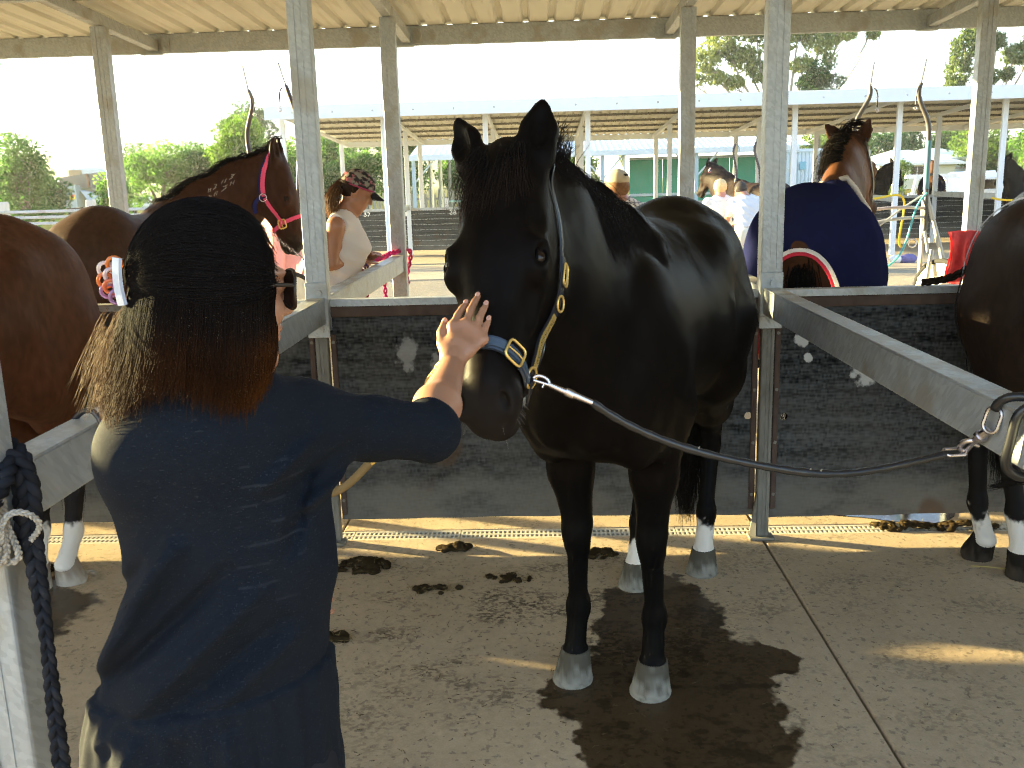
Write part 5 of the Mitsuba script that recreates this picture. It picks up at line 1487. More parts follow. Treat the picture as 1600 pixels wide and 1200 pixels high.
# sunglasses
sg_ = thing('sunglasses', 'dark sunglasses worn by the foreground woman', 'sunglasses')
for q in (-1, 1):
    ctr = HW(0.100, q * 0.034, 0.002)
    a_ = np.arange(28) * 2 * math.pi / 28
    rim = [ctr + RW @ A([-0.010 * abs(math.cos(t)) ** 2 * (1 if math.cos(t) * q > 0 else 0.2) , 0.031 * math.cos(t), 0.026 * math.sin(t)]) for t in a_]
    put(sg_, 'rim', col(tube(rim, 0.0024, 7, closed=True), 'm_paint', (0.02, 0.013, 0.010), smooth=True))
    v = np.vstack([rim, [ctr + RW @ A([0.004, 0, 0])]])
    put(sg_, 'lens', ply(mesh(v, [[28, i, (i + 1) % 28] for i in range(28)]), 'm_eye', smooth=True))
    put(sg_, 'temple', col(tube(spline([HW(0.088, q * 0.066, 0.010), HW(0.04, q * 0.080, 0.012), HW(-0.02, q * 0.082, 0.006)], 10), 0.003, 6), 'm_paint', (0.02, 0.013, 0.010), smooth=True))
put(sg_, 'bridge', col(tube([HW(0.106, 0.008, 0.006), HW(0.108, 0, 0.009), HW(0.106, -0.008, 0.006)], 0.0022, 6), 'm_paint', (0.02, 0.013, 0.010), smooth=True))

# ---- people in the background
def figure(label, J, s=1.0, skin=SKIN, shirt=(0.7, 0.7, 0.7), shirt_mat='m_matte', sleeve=0.0, trousers=(0.6, 0.58, 0.54), h=0.009, hands=None, hem=0.0, flat=0.66, shirt_colors=None, trouser_top=None, legs=True):
    key = thing('person', label, 'person')
    b = Body()
    J = {k: A(v, float) for k, v in J.items()}
    H, R = add_head(b, J['head'], J['face'], J.get('up', A([0, 0, 1.0])), s)
    sd = unit(J['shL'] - J['shR']); ax = unit(np.cross(sd, J['neck'] - J['pelvis']))
    fl = (tuple(ax), flat)
    b.cone(J['head'] + (J['neck'] - J['head']) * 0.35, J['neck'], 0.050 * s, 0.055 * s, 0.03)
    ch = J['neck'] + (J['pelvis'] - J['neck']) * 0.33; wa = J['neck'] + (J['pelvis'] - J['neck']) * 0.70
    torso = [(J['neck'] + (J['pelvis'] - J['neck']) * 0.10, 0.10 * s, ch, 0.150 * s), (ch, 0.150 * s, wa, 0.135 * s), (wa, 0.135 * s, J['pelvis'], 0.165 * s)]
    arms = []
    for q in 'LR':
        sh, el, ha = J['sh' + q], J['el' + q], J['ha' + q]
        arms.append((sh, el, ha))
    def torso_into(bb, o, low=None):
        for a, ra, c, rc in torso: bb.cone(a, c, ra + o, rc + o, 0.05, fl)
        for sh, el, ha in arms: bb.cone(J['neck'] + (J['pelvis'] - J['neck']) * 0.06, sh, 0.050 * s + o, 0.048 * s + o, 0.05)
        if 'breast' in J: bb.ell(J['breast'], A([0.085, 0.12, 0.085]) * s + o, np.stack([ax, sd, np.cross(ax, sd)], 1), 0.05)
    torso_into(b, 0.0)
    for (sh, el, ha), q in zip(arms, 'LR'):
        b.cone(sh, el, 0.047 * s, 0.037 * s, 0.03); b.cone(el, ha, 0.037 * s, 0.024 * s, 0.02)
        d = unit(ha - el); nrm = unit(np.cross(d, (0.2, 0.1, 1))); up2 = np.cross(nrm, d)
        K = [ha + d * 0.075 * s + nrm * o * s for o in (0.03, 0.01, -0.01, -0.028)]
        cu = J.get('curl' + q, A([0, 0, -0.02]))
        Tp = [k_ + d * L * s + cu * 1.6 for k_, L in zip(K, (0.045, 0.055, 0.05, 0.035))]
        add_hand(b, ha, K, Tp, [ha + d * 0.01 + nrm * 0.02, ha + d * 0.035 + nrm * 0.035, ha + d * 0.06 + nrm * 0.04 + cu * 0.5, ha + d * 0.08 + nrm * 0.035 + cu], -cu * 0.3)
    hipo = 0.085 * s
    for q, sg1 in (('L', 1), ('R', -1)):
        hp = J['pelvis'] + sd * sg1 * hipo - A([0, 0, 0.03])
        ft = J.get('foot' + q, A([hp[0], hp[1], 0.06])); kn = J.get('knee' + q, (hp + ft) / 2 + ax * 0.0)
        b.cone(hp, kn, 0.085 * s, 0.055 * s, 0.04); b.cone(kn, ft, 0.055 * s, 0.036 * s, 0.03)
        fw = unit(A([J['face'][0], J['face'][1], 0]))
        b.cone(ft, ft + fw * 0.16 * s - A([0, 0, 0.03]), 0.036 * s, 0.028 * s, 0.03)
    m = build(b, h); v = np.asarray(m.vertices)
    scene[key] = mikit.ply(m, 'm_paint', smooth=True, color=skin_colors(v, skin, len(labels), (H(0.09, 0, -0.062), A([0.02, 0.02, 0.012]))))
    sb = Body(); torso_into(sb, 0.014)
    if sleeve:
        for sh, el, ha in arms:
            e = sh + (el - sh) * sleeve
            sb.cone(sh, e, 0.060 * s, 0.054 * s, 0.03)
    if hem: sb.cone(J['pelvis'], J['pelvis'] + (J['pelvis'] - wa) * hem, 0.178 * s, 0.182 * s, 0.03, fl)
    sb.ell(J['neck'] + A([0, 0, 0.035]) + ax * 0.0, A([0.062, 0.062, 0.05]) * s, None, 0.01, True)
    pz = trouser_top if trouser_top is not None else None
    sfn = lambda P: sb.sdf(P) - 0.012 * (meshkit.fbm(P * [9, 9, 6], 3, 5) - 0.5) - 0.004 * np.sin(P[:, 2] * 60 + P[:, 0] * 40)
    if pz is not None:
        f0 = sfn; sfn = lambda P: np.maximum(f0(P), (J['pelvis'] - J['neck']) @ (P - A(pz)).T / np.linalg.norm(J['pelvis'] - J['neck']))
    if not sleeve:
        f1 = sfn
        sfn = lambda P: np.maximum(f1(P), -np.minimum.reduce([np.linalg.norm(P - a_[0], axis=1) for a_ in arms]) * 0 - np.minimum.reduce([np.maximum(-(P - a_[0]) @ unit((a_[0] - J['neck']) * [1, 1, 0]) - 0.022, a_[0][2] - 0.135 - P[:, 2]) for a_ in arms]))
    lo, hi = sb.bounds(); sm = nets(sfn, lo, hi, h, 2); sv = np.asarray(sm.vertices)
    cc = np.broadcast_to(A(shirt), sv.shape) if shirt_colors is None else shirt_colors(sv)
    put(key, 'shirt', mikit.ply(sm, shirt_mat, smooth=True, color=cc))
    tb = Body()
    tb.cone(J['pelvis'] + (wa - J['pelvis']) * 0.35, J['pelvis'], 0.150 * s, 0.178 * s, 0.03, fl)
    for q, sg1 in (('L', 1), ('R', -1)):
        hp = J['pelvis'] + sd * sg1 * hipo - A([0, 0, 0.03])
        ft = J.get('foot' + q, A([hp[0], hp[1], 0.06])); kn = J.get('knee' + q, (hp + ft) / 2)
        tb.cone(hp, kn, 0.100 * s, 0.076 * s, 0.05); tb.cone(kn, ft + A([0, 0, 0.05]), 0.076 * s, 0.062 * s, 0.03)
        shoe = Body(); fw = unit(A([J['face'][0], J['face'][1], 0])); shoe.cone(ft - A([0, 0, 0.02]), ft + fw * 0.16 * s - A([0, 0, 0.03]), 0.042 * s, 0.036 * s, 0.02)
        put(key, 'shoe', col(build(shoe, 0.012), 'm_leather', (0.03, 0.025, 0.022), smooth=True))
    tf = lambda P: tb.sdf(P) - 0.01 * (meshkit.fbm(P * 8, 3, 7) - 0.5)
    lo, hi = tb.bounds()
    put(key, 'trousers', col(nets(tf, lo, hi, h * 1.3, 2), 'm_matte', trousers, smooth=True, jitter=0.15))
    return key, H, R, b

def cap_mesh(H, R, s=1.0):
    b = Body()
    b.ell(H(-0.008, 0, 0.038), A([0.106, 0.086, 0.094]) * s, R, 0.01)
    b.plane(H(0, 0, 0.030), R @ A([0.10, 0, -1.0]), 0.004)
    return build(b, 0.006)
def brim_mesh(H):
    v, f = [], []
    for th_ in (0.0, 0.004):
        for i, t in enumerate(np.linspace(-1, 1, 15)):
            for r in (0.0, 0.5, 1.0):
                x = 0.065 + 0.038 * math.cos(t * 1.1) + r * 0.070 * math.cos(t * 1.25)
                v.append(H(x, 0.082 * t, 0.040 - 0.022 * t * t - 0.020 * r + th_))
    n = 45
    for i in range(14):
        for r in range(2):
            a = i * 3 + r
            f += [[a, a + 3, a + 4], [a, a + 4, a + 1], [n + a, n + a + 4, n + a + 3], [n + a, n + a + 1, n + a + 4]]
    for i in range(14):
        a = i * 3 + 2
        f += [[a, a + 3, n + a + 3], [a, n + a + 3, n + a]]
    m = mesh(v, f); m.fix_normals(); return m

# the woman in a cap beside the bay
capw, Hc, Rc, bc = figure('person in a white sleeveless top and patterned cap, tying a rope to the rail', dict(head=(-1.075, 5.56, 1.565), face=(0.80, 0.18, -0.42), up=(0.3, 0, 1), neck=(-1.155, 5.54, 1.425), pelvis=(-1.19, 5.56, 0.95),
                shL=(-1.155, 5.70, 1.375), elL=(-1.09, 5.80, 1.14), haL=(-1.03, 5.70, 1.175), shR=(-1.165, 5.36, 1.375), elR=(-1.205, 5.35, 1.165), haR=(-1.075, 5.60, 1.155), breast=(-1.105, 5.55, 1.245),
                curlL=(0.0, -0.01, -0.015), curlR=(0.005, 0.012, -0.012)), s=0.98, skin=(0.31, 0.135, 0.075), shirt=(0.62, 0.56, 0.54), trousers=(0.70, 0.66, 0.63), h=0.0075, trouser_top=(-1.185, 5.56, 0.985))
def camo(v):
    a, bq = meshkit.fbm(v * 38, 3, 2)[:, None], meshkit.fbm(v * 55 + 9, 3, 7)[:, None]
    c = np.where(a > 0.55, A([0.22, 0.20, 0.17]), A([0.035, 0.03, 0.03]))
    return np.where(bq > 0.62, A([0.30, 0.10, 0.12]), c)
cap1 = thing('cap', 'dark floral patterned cap with a black brim on the woman by the rail', 'cap')
m = cap_mesh(Hc, Rc, 0.98); put(cap1, 'crown', mikit.ply(m, 'm_matte', smooth=True, color=camo(np.asarray(m.vertices))))
put(cap1, 'brim', col(brim_mesh(Hc), 'm_matte', (0.02, 0.018, 0.02), smooth=40))
put(cap1, 'band', col(tube([Hc(0.088 * math.cos(t) - 0.008 + 0.016 * max(0, math.cos(t)), 0.087 * math.sin(t), 0.034 + 0.010 * math.cos(t)) for t in np.linspace(0, 2 * math.pi, 33)[:-1]], 0.005, 6, closed=True), 'm_matte', (0.30, 0.05, 0.10), smooth=True))
rg = np.random.default_rng(5)
n = 700
st = A([Hc(-0.085, y, 0.020 + z) for y, z in rg.normal(0, 0.012, (n, 2))])
P = np.zeros((n, 10, 3))
w = rg.normal(0, 1, (n, 3))
for j, t in enumerate(np.linspace(0, 1, 10)):
    P[:, j] = st + A([-0.055 * math.sin(t * 2.2) - 0.01, -0.10 * t, -0.185 * t ** 1.3]) + w * 0.013 * (0.4 + math.sin(t * 2.6)) * [1, 1, 0.6]
m, c = hair(P, 0.0016, hair_colors(P, (0.045, 0.022, 0.012), (0.22, 0.12, 0.06), 8))
put(capw, 'ponytail', mikit.ply(m, 'm_coat', smooth=True, color=c), 'long brown ponytail')
hb2 = Body(); hb2.ell(Hc(-0.020, 0, 0.020), (0.092, 0.083, 0.085), Rc, 0.02); hb2.plane(Hc(-0.0, 0, 0), Rc @ A([1, 0, -0.25]), 0.01); hb2.plane(Hc(0, 0, -0.045), Rc @ A([0.2, 0, -1]), 0.01)
put(capw, 'hair', col(build(hb2, 0.007), 'm_coat', (0.022, 0.012, 0.008), smooth=True, jitter=0.5, scale=60))
put(capw, 'hair_tie', col(torus(Hc(-0.095, 0, 0.022), Rc @ A([1, 0, 0.3]), 0.018, 0.009, 16, 8), 'm_matte', (0.14, 0.03, 0.05), smooth=True))
put(capw, 'belt', col(tube([A([-1.185 + 0.118 * math.cos(t), 5.56 + 0.172 * math.sin(t), 0.985]) for t in np.linspace(0, 2 * math.pi, 33)[:-1]], 0.010, 6, closed=True), 'm_leather', (0.20, 0.03, 0.05), smooth=True))

# the man in the plaid shirt
def plaid(v):
    a = (np.abs((v[:, 0] + 0.3 * v[:, 1]) * 22 % 1 - 0.5) > 0.36)[:, None]; q = (np.abs(v[:, 2] * 22 % 1 - 0.5) > 0.36)[:, None]
    return np.where(a & q, A([0.05, 0.05, 0.09]), np.where(a | q, A([0.24, 0.22, 0.25]), A([0.58, 0.55, 0.52])))
plm, Hp, Rp, bp = figure('person in a plaid shirt and khaki cap, half hidden behind the black horse', dict(head=(0.605, 7.6, 1.535), face=(-0.55, 0.80, -0.1), neck=(0.640, 7.58, 1.40), pelvis=(0.74, 7.55, 0.92),
                shL=(0.50, 7.52, 1.345), elL=(0.42, 7.62, 1.08), haL=(0.42, 7.86, 1.02), shR=(0.845, 7.66, 1.33), elR=(0.90, 7.72, 1.06), haR=(0.80, 7.92, 1.00)), s=1.05, skin=(0.33, 0.15, 0.10), shirt_colors=plaid, sleeve=0.8, trousers=(0.05, 0.05, 0.07), h=0.0095)
cap2 = thing('cap', 'khaki cap with a small dark badge on the man in the plaid shirt', 'cap')
m = cap_mesh(Hp, Rp, 1.05); put(cap2, 'crown', col(m, 'm_matte', (0.42, 0.35, 0.25), smooth=True, jitter=0.2, scale=20))
put(cap2, 'brim', col(brim_mesh(Hp), 'm_matte', (0.40, 0.33, 0.24), smooth=40))
put(cap2, 'badge', col(box([-0.02, -0.004, -0.008], [0.02, 0.004, 0.008], 0.002), 'm_matte', (0.03, 0.03, 0.03)) | {'to_world': T().translate((Hp(-0.112, 0.0, 0.075)).tolist()).rotate([0, 0, 1], -35)})
hb3 = Body(); hb3.ell(Hp(-0.020, 0, -0.005), (0.097, 0.088, 0.085), Rp, 0.02); hb3.plane(Hp(0.01, 0, 0), Rp @ A([1, 0, -0.1]), 0.01); hb3.plane(Hp(0, 0, -0.06), Rp @ A([0.2, 0, -1]), 0.01)
put(plm, 'hair', col(build(hb3, 0.008), 'm_coat', (0.16, 0.085, 0.045), smooth=True, jitter=0.5, scale=60))

# the two people in white
wh1, H1_, R1_, b1_ = figure('blond person in a white shirt, left of the two people in white', dict(head=(2.52, 13.5, 1.43), face=(0.10, 0.95, -0.25), neck=(2.53, 13.46, 1.29), pelvis=(2.50, 13.42, 0.80),
                shL=(2.34, 13.47, 1.235), elL=(2.30, 13.60, 0.98), haL=(2.40, 13.82, 0.95), shR=(2.71, 13.47, 1.235), elR=(2.78, 13.55, 0.98), haR=(2.78, 13.80, 0.92)), s=1.02, skin=(0.36, 0.17, 0.12), shirt=(0.55, 0.55, 0.57), sleeve=0.75, trousers=(0.62, 0.58, 0.50), h=0.011, hem=0.3)
hb4 = Body(); hb4.ell(H1_(-0.014, 0, 0.022), (0.108, 0.092, 0.105), R1_, 0.02); hb4.plane(H1_(0.03, 0, 0), R1_ @ A([1, 0, -0.3]), 0.01); hb4.plane(H1_(0, 0, -0.075), R1_ @ A([0.2, 0, -1]), 0.01)
put(wh1, 'hair', col(nets(lambda P: hb4.sdf(P) - 0.012 * (meshkit.fbm(P * 40, 2, 3) - 0.5), *hb4.bounds(), 0.009), 'm_coat', (0.62, 0.44, 0.22), smooth=True, jitter=0.4, scale=50))
wh2, H2_, R2_, b2_ = figure('dark haired person in white shirt and pale trousers, bending forward', dict(head=(2.74, 13.2, 1.39), face=(-0.15, 0.85, -0.55), up=(0, 0.5, 0.8), neck=(2.79, 13.10, 1.29), pelvis=(2.80, 12.92, 0.84),
                shL=(2.62, 13.10, 1.235), elL=(2.58, 13.28, 1.0), haL=(2.60, 13.50, 0.92), shR=(2.99, 13.10, 1.235), elR=(3.06, 13.25, 1.0), haR=(2.98, 13.48, 0.90)), s=1.04, skin=(0.33, 0.15, 0.10), shirt=(0.56, 0.56, 0.58), sleeve=0.6, trousers=(0.60, 0.56, 0.47), h=0.011, trouser_top=(2.80, 12.93, 0.88))
hb5 = Body(); hb5.ell(H2_(-0.014, 0, 0.022), (0.100, 0.084, 0.100), R2_, 0.02); hb5.plane(H2_(0.04, 0, 0), R2_ @ A([1, 0, -0.2]), 0.01); hb5.plane(H2_(0, 0, -0.045), R2_ @ A([0.2, 0, -1]), 0.01)
put(wh2, 'hair', col(build(hb5, 0.009), 'm_coat', (0.05, 0.042, 0.038), smooth=True, jitter=0.4, scale=50))

# ------------------------------------------------------------------ hills, trees and buildings behind the stables
def ridge(name, x0, x1, y, h, seed, c, label, base=0.35, depth=90):
    xs = np.linspace(x0, x1, 160)
    q = (xs - x0) / (x1 - x0)
    prof = h * (base + (1 - base) * meshkit.fbm(np.stack([xs / 70, xs * 0, xs * 0], 1), 4, seed)) * np.minimum(1, 6 * np.minimum(q, 1 - q) + 0.1)
    rows = []
    for k, (dy, f) in enumerate([(-depth, 0.0), (-depth * 0.6, 0.35), (-depth * 0.3, 0.72), (0, 1.0), (depth * 0.7, 0.0)]):
        rows.append(np.stack([xs, y + dy + 0 * xs, prof * f - 2], 1))
    v = np.vstack(rows); n = len(xs)
    i = (np.arange(4)[:, None] * n + np.arange(n - 1)).reshape(-1)
    m = mesh(v, np.vstack([np.stack([i, i + 1, i + n + 1], 1), np.stack([i, i + n + 1, i + n], 1)]))
    solo(name, col(m, 'm_matte', c, smooth=True, jitter=0.5, scale=0.05), label, kind='structure')
ridge('hills', -560, 60, 640, 40, 3, (0.055, 0.075, 0.05), 'distant pale blue wooded hills')
ridge('hills', 90, 700, 620, 26, 8, (0.055, 0.075, 0.05), 'distant wooded ridge on the right')

def leaves(blobs, n, size, c0, c1, seed, hang=0.0):
    """leaf-sized faces scattered in the shells of the blobs (x, y, z, rx, ry, rz); tone differs from clump to clump and leaf to leaf"""
    r = np.random.default_rng(seed)
    B = A(blobs, float)
    w = (B[:, 3] * B[:, 4] * B[:, 5]) ** 0.66
    i = r.choice(len(B), n, p=w / w.sum())
    d = r.normal(0, 1, (n, 3)); d /= np.linalg.norm(d, axis=1, keepdims=True)
    rad = (0.40 + 0.60 * r.random(n) ** 0.6) * (1 + 0.28 * (meshkit.noise(d * 2.2 + i[:, None] * 7.3, seed) - 0.5) * 2)
    c = B[i, :3] + d * rad[:, None] * B[i, 3:]
    keep = meshkit.fbm(c * (1.6 / max(0.3, B[:, 3:].mean())), 3, seed + 2) > 0.40
    c, i, d = c[keep], i[keep], d[keep]; n = len(c)
    a = r.normal(0, 1, (n, 3)) + A([0, 0, -hang]); a /= np.linalg.norm(a, axis=1, keepdims=True)
    q = np.cross(a, r.normal(0, 1, (n, 3))); q /= np.linalg.norm(q, axis=1, keepdims=True)
    s = size * (0.6 + 0.8 * r.random((n, 1)))
    v = np.stack([c - a * s, c - q * s * 0.38, c + a * s, c + q * s * 0.38], 1).reshape(-1, 3)
    k = np.arange(n)[:, None] * 4
    f = np.vstack([k + [0, 1, 2], k + [0, 2, 3]])
    t = np.clip(0.5 + 0.9 * (meshkit.noise(B[i, :3] * 3.1, seed) - 0.5) + 0.55 * (r.random(n) - 0.5) + 0.8 * (meshkit.fbm(c * 0.9, 2, seed + 4) - 0.5), 0, 1)
    C = np.clip((A(c0) * (1 - t[:, None]) + A(c1) * t[:, None]) * (A([1.6, 1.9, 1.6]) if hang else A([0.78, 1.2, 0.95])), 0, 0.6)
    return mikit.ply(mesh(v, f), 'm_leaf', smooth=False, color=np.repeat(C, 4, 0))

def tree(name, label, x, y, blobs, n, size, c0, c1, seed, trunk=(0.3, 1.5), bark=(0.16, 0.13, 0.10), group=None, hang=0.0, limb=1.0, cat='tree'):
    key = thing(name, label, cat, group)
    r = np.random.default_rng(seed + 100)
    put(key, 'crown', leaves(blobs, n, size, c0, c1, seed, hang))
    ms = []
    tr, fork = trunk
    ms.append(tube(spline([[x, y, -0.1], [x + 0.1 * tr, y, fork * 0.5], [x - 0.15 * tr, y, fork]], 8), np.linspace(tr, tr * 0.75, 8), 9))
    for k, bl in enumerate(blobs):
        e = A(bl[:3]) + A([0, 0, bl[5] * 0.3])
        mid = (A([x, y, fork]) + e) / 2 + A([(e[0] - x) * 0.12, (e[1] - y) * 0.1, -0.10 * abs(e[0] - x) * limb]) + r.normal(0, 0.12, 3)
        rr = tr * 0.55 * min(1.0, 0.5 + 0.5 * bl[3] / 2)
        ms.append(tube(spline([[x - 0.15 * tr, y, fork - 0.15], mid, e], 9), np.linspace(rr, rr * 0.16, 9), 6))
        for q in range(4):
            t = e + A([bl[3], bl[4], bl[5]]) * r.normal(0, 0.55, 3)
            s_ = mid + (e - mid) * r.uniform(0.3, 1)
            ms.append(tube(spline([s_, (s_ + t) / 2 + r.normal(0, 0.08, 3), t], 6), np.linspace(rr * 0.35, rr * 0.08, 6), 5))
    put(key, 'trunk', col(cat_m(ms), 'm_matte', bark, smooth=True, jitter=0.4, scale=2))
    return key

G_LIGHT, G_MID, G_DARK = ((0.08, 0.13, 0.03), (0.24, 0.29, 0.06)), ((0.05, 0.09, 0.028), (0.15, 0.20, 0.055)), ((0.03, 0.06, 0.026), (0.09, 0.135, 0.05))
def bl(r, x, y, z, w, h, n, rr):
    """n blobs spread through an ellipsoid of half-width w and half-height h"""
    out = []
    for _ in range(n):
        d = r.normal(0, 1, 3); d /= np.linalg.norm(d); d *= r.random() ** 0.4
        s = rr * r.uniform(0.75, 1.4)
        out.append((x + d[0] * w, y + d[1] * w * 0.7, z + d[2] * h, s, s, s * 0.8))
    return out
R_ = np.random.default_rng(9)
GT = 'trees lining the paddock on the left'
tree('leafy_tree', 'bushy green tree at the far left edge, left of the truck', -21.9, 40, bl(R_, -21.9, 40, 2.3, 1.35, 1.5, 13, 0.85), 11000, 0.10, *G_MID, 1, (0.14, 0.9))
tree('leafy_tree', 'low green tree between the truck and the left edge tree', -20.2, 44, bl(R_, -20.0, 44, 1.4, 0.9, 0.9, 6, 0.7), 4200, 0.10, *G_LIGHT, 2, (0.1, 0.5))
tree('leafy_tree', 'hazy far tree above the truck load', -37.5, 88, bl(R_, -37.0, 88, 3.6, 2.8, 1.4, 7, 1.5), 4500, 0.20, *G_MID, 3, (0.2, 1.5))
tree('leafy_tree', 'light green tree just right of the leaning rear post', -19.3, 48, bl(R_, -19.2, 48, 2.2, 1.6, 1.6, 12, 0.9), 9500, 0.11, *G_LIGHT, 4, (0.14, 1.0))
tree('leafy_tree', 'mid green tree behind the back of the brown horse with the pink halter', -16.4, 49, bl(R_, -16.5, 49, 2.3, 1.6, 1.6, 12, 0.9), 9500, 0.11, *G_MID, 5, (0.15, 1.0))
tree('leafy_tree', 'tall dark tree standing above the left tree line', -25.0, 82, bl(R_, -25.2, 82, 6.8, 1.9, 2.2, 14, 1.25), 9000, 0.17, *G_DARK, 6, (0.35, 3.0))
tree('leafy_tree', 'bright yellow green tree beside the left sulky shaft', -14.0, 46, bl(R_, -14.0, 46, 3.1, 1.3, 1.5, 11, 0.75), 8500, 0.10, (0.09, 0.12, 0.02), (0.24, 0.26, 0.045), 7, (0.13, 1.2))
tree('leafy_tree', 'dark slender tree behind the left end of the far shelter roof', -12.6, 57, bl(R_, -12.8, 57, 3.4, 1.2, 2.0, 9, 0.85), 6500, 0.12, *G_DARK, 8, (0.14, 1.2))
tree('leafy_tree', 'green tree seen between the two left steel posts', -10.9, 52, bl(R_, -10.7, 52, 2.6, 1.5, 1.9, 11, 0.85), 8500, 0.11, *G_MID, 9, (0.15, 1.1))
tree('leafy_tree', 'round light green tree above the patterned cap', -9.2, 51, bl(R_, -9.2, 51, 2.4, 0.9, 1.2, 8, 0.65), 6000, 0.10, *G_LIGHT, 10, (0.12, 0.9))
tree('leafy_tree', 'yellowish green tree right of the patterned cap', -7.4, 50, bl(R_, -7.2, 50, 2.6, 1.0, 1.9, 9, 0.7), 6500, 0.10, (0.08, 0.10, 0.02), (0.24, 0.22, 0.05), 11, (0.12, 0.9))
tree('leafy_tree', 'dark green bush beside the open shed, left of the black horse’s ear', -3.2, 43, bl(R_, -3.0, 43, 1.4, 0.9, 0.9, 8, 0.6), 5500, 0.09, *G_DARK, 12, (0.1, 0.5))
tree('leafy_tree', 'light green bush behind the open shed above the dark bush', -3.9, 47, bl(R_, -3.9, 47, 2.2, 0.9, 0.9, 7, 0.6), 4500, 0.09, *G_LIGHT, 13, (0.1, 0.8))
for i, xx in enumerate((-0.8, 0.7, 2.1)):
    tree('leafy_tree', ('light green bush seen under the shed roof right of the black horse’s ear', 'sunlit bush seen under the shed roof above the black mane', 'light bush seen under the shed roof left of the green wall')[i], xx, 46, bl(R_, xx, 46, 1.5, 1.0, 1.2, 8, 0.7), 5000, 0.09, (0.07, 0.10, 0.02), (0.20, 0.23, 0.04), 14 + i, (0.1, 0.6))
for i, (xx, yy, zc, ww, hh_, cc) in enumerate([(-18.1, 52, 2.2, 1.4, 1.7, G_MID), (-15.3, 52, 2.3, 1.3, 1.6, G_DARK), (-13.2, 50, 2.1, 1.1, 1.5, G_LIGHT), (-11.9, 55, 2.6, 1.2, 1.9, G_MID), (-23.2, 43, 1.9, 1.2, 1.4, G_DARK), (-8.1, 56, 2.4, 1.2, 1.7, G_MID)]):
    tree('leafy_tree', ['mid green tree filling the gap right of the leaning rear post', 'dark green tree behind the brown horse’s withers', 'light green tree under the left sulky shafts', 'mid green tree between the first two far shelter posts', 'dark tree half cut by the left edge', 'mid green tree behind the capped woman’s brim'][i], xx, yy, bl(R_, xx, yy, zc, ww, hh_, 14, 0.9), 8500, 0.11, *cc, 80 + i, (0.14, 1.0))
# the tall open gum tree above the far roof
eb = [(10.4, 62, 8.7, 1.1, 1.1, 0.8), (11.6, 62, 9.8, 1.2, 1.2, 0.9), (12.8, 62, 8.8, 1.1, 1.1, 0.8), (11.2, 62, 7.6, 0.8, 0.8, 0.5), (13.6, 62, 10.3, 1.2, 1.0, 0.7), (13.9, 62, 7.9, 0.9, 0.9, 0.7), (15.0, 62, 9.4, 1.1, 1.0, 0.9), (16.2, 62, 10.2, 1.2, 1.0, 0.7),
      (17.6, 62, 9.6, 1.2, 1.0, 0.7), (18.9, 62, 10.1, 1.0, 1.0, 0.6), (16.6, 62, 8.2, 0.8, 0.8, 0.6), (12.4, 62, 7.3, 0.7, 0.7, 0.5), (20.8, 62, 9.9, 0.5, 0.5, 0.3), (15.2, 62, 11.2, 1.6, 1.4, 0.8), (18.2, 62, 8.6, 0.5, 0.5, 0.4), (9.9, 62, 7.5, 0.6, 0.6, 0.4)]
tree('gum_tree', 'tall open gum tree with pale branches above the far roof', 15.6, 62, eb, 17000, 0.14, (0.05, 0.065, 0.025), (0.22, 0.21, 0.07), 21, (0.34, 4.2), (0.36, 0.32, 0.27), hang=1.2, limb=0.6)
tree('leafy_tree', 'small dense dark tree under the gum tree branches', 17.1, 60, bl(R_, 17.0, 60, 7.0, 1.0, 0.8, 8, 0.7), 6000, 0.11, (0.022, 0.045, 0.018), (0.07, 0.11, 0.035), 22, (0.2, 4.5))
eb2 = [(23.2, 55, 6.9, 0.7, 0.7, 0.9), (23.5, 55, 8.2, 0.8, 0.8, 0.9), (24.2, 55, 9.1, 0.8, 0.8, 0.7), (25.2, 55, 8.4, 0.5, 0.5, 0.5), (26.3, 55, 7.7, 0.8, 0.8, 0.6), (25.9, 55, 6.7, 0.5, 0.5, 0.4), (24.8, 55, 6.5, 0.7, 0.7, 0.5), (23.0, 55, 6.1, 0.6, 0.6, 0.4), (27.4, 55, 8.2, 0.9, 0.9, 0.7)]
tree('gum_tree', 'thin gum tree with sparse grey green leaves at upper right', 24.6, 55, eb2, 9500, 0.12, (0.035, 0.05, 0.022), (0.12, 0.135, 0.055), 23, (0.26, 3.6), (0.34, 0.30, 0.25), hang=1.2, limb=0.6)
tree('gum_tree', 'leafy branch tips at the upper left edge under the roof', -9.6, 14.0, [(-9.0, 14.0, 3.55, 0.9, 0.7, 0.34), (-8.05, 14.0, 3.45, 0.30, 0.3, 0.16), (-9.8, 14.2, 4.3, 1.2, 1.0, 0.6)], 2600, 0.05, *G_MID, 24, (0.16, 2.6), hang=0.8)
GR = 'trees in the belt behind the right hand houses'
belt_say = ['yellow green tree behind the white container', 'light green tree above the white container', 'dark green tree behind the rugged horse’s right ear', 'dark green tree left of the blue taped shaft', 'dark round tree behind the house roofs', 'green tree above the far brown horse', 'light green tree behind the right post', 'tall pale tree right of the white post', 'bright tree at the right edge behind the white trailer', 'pale green tree at the very right edge']
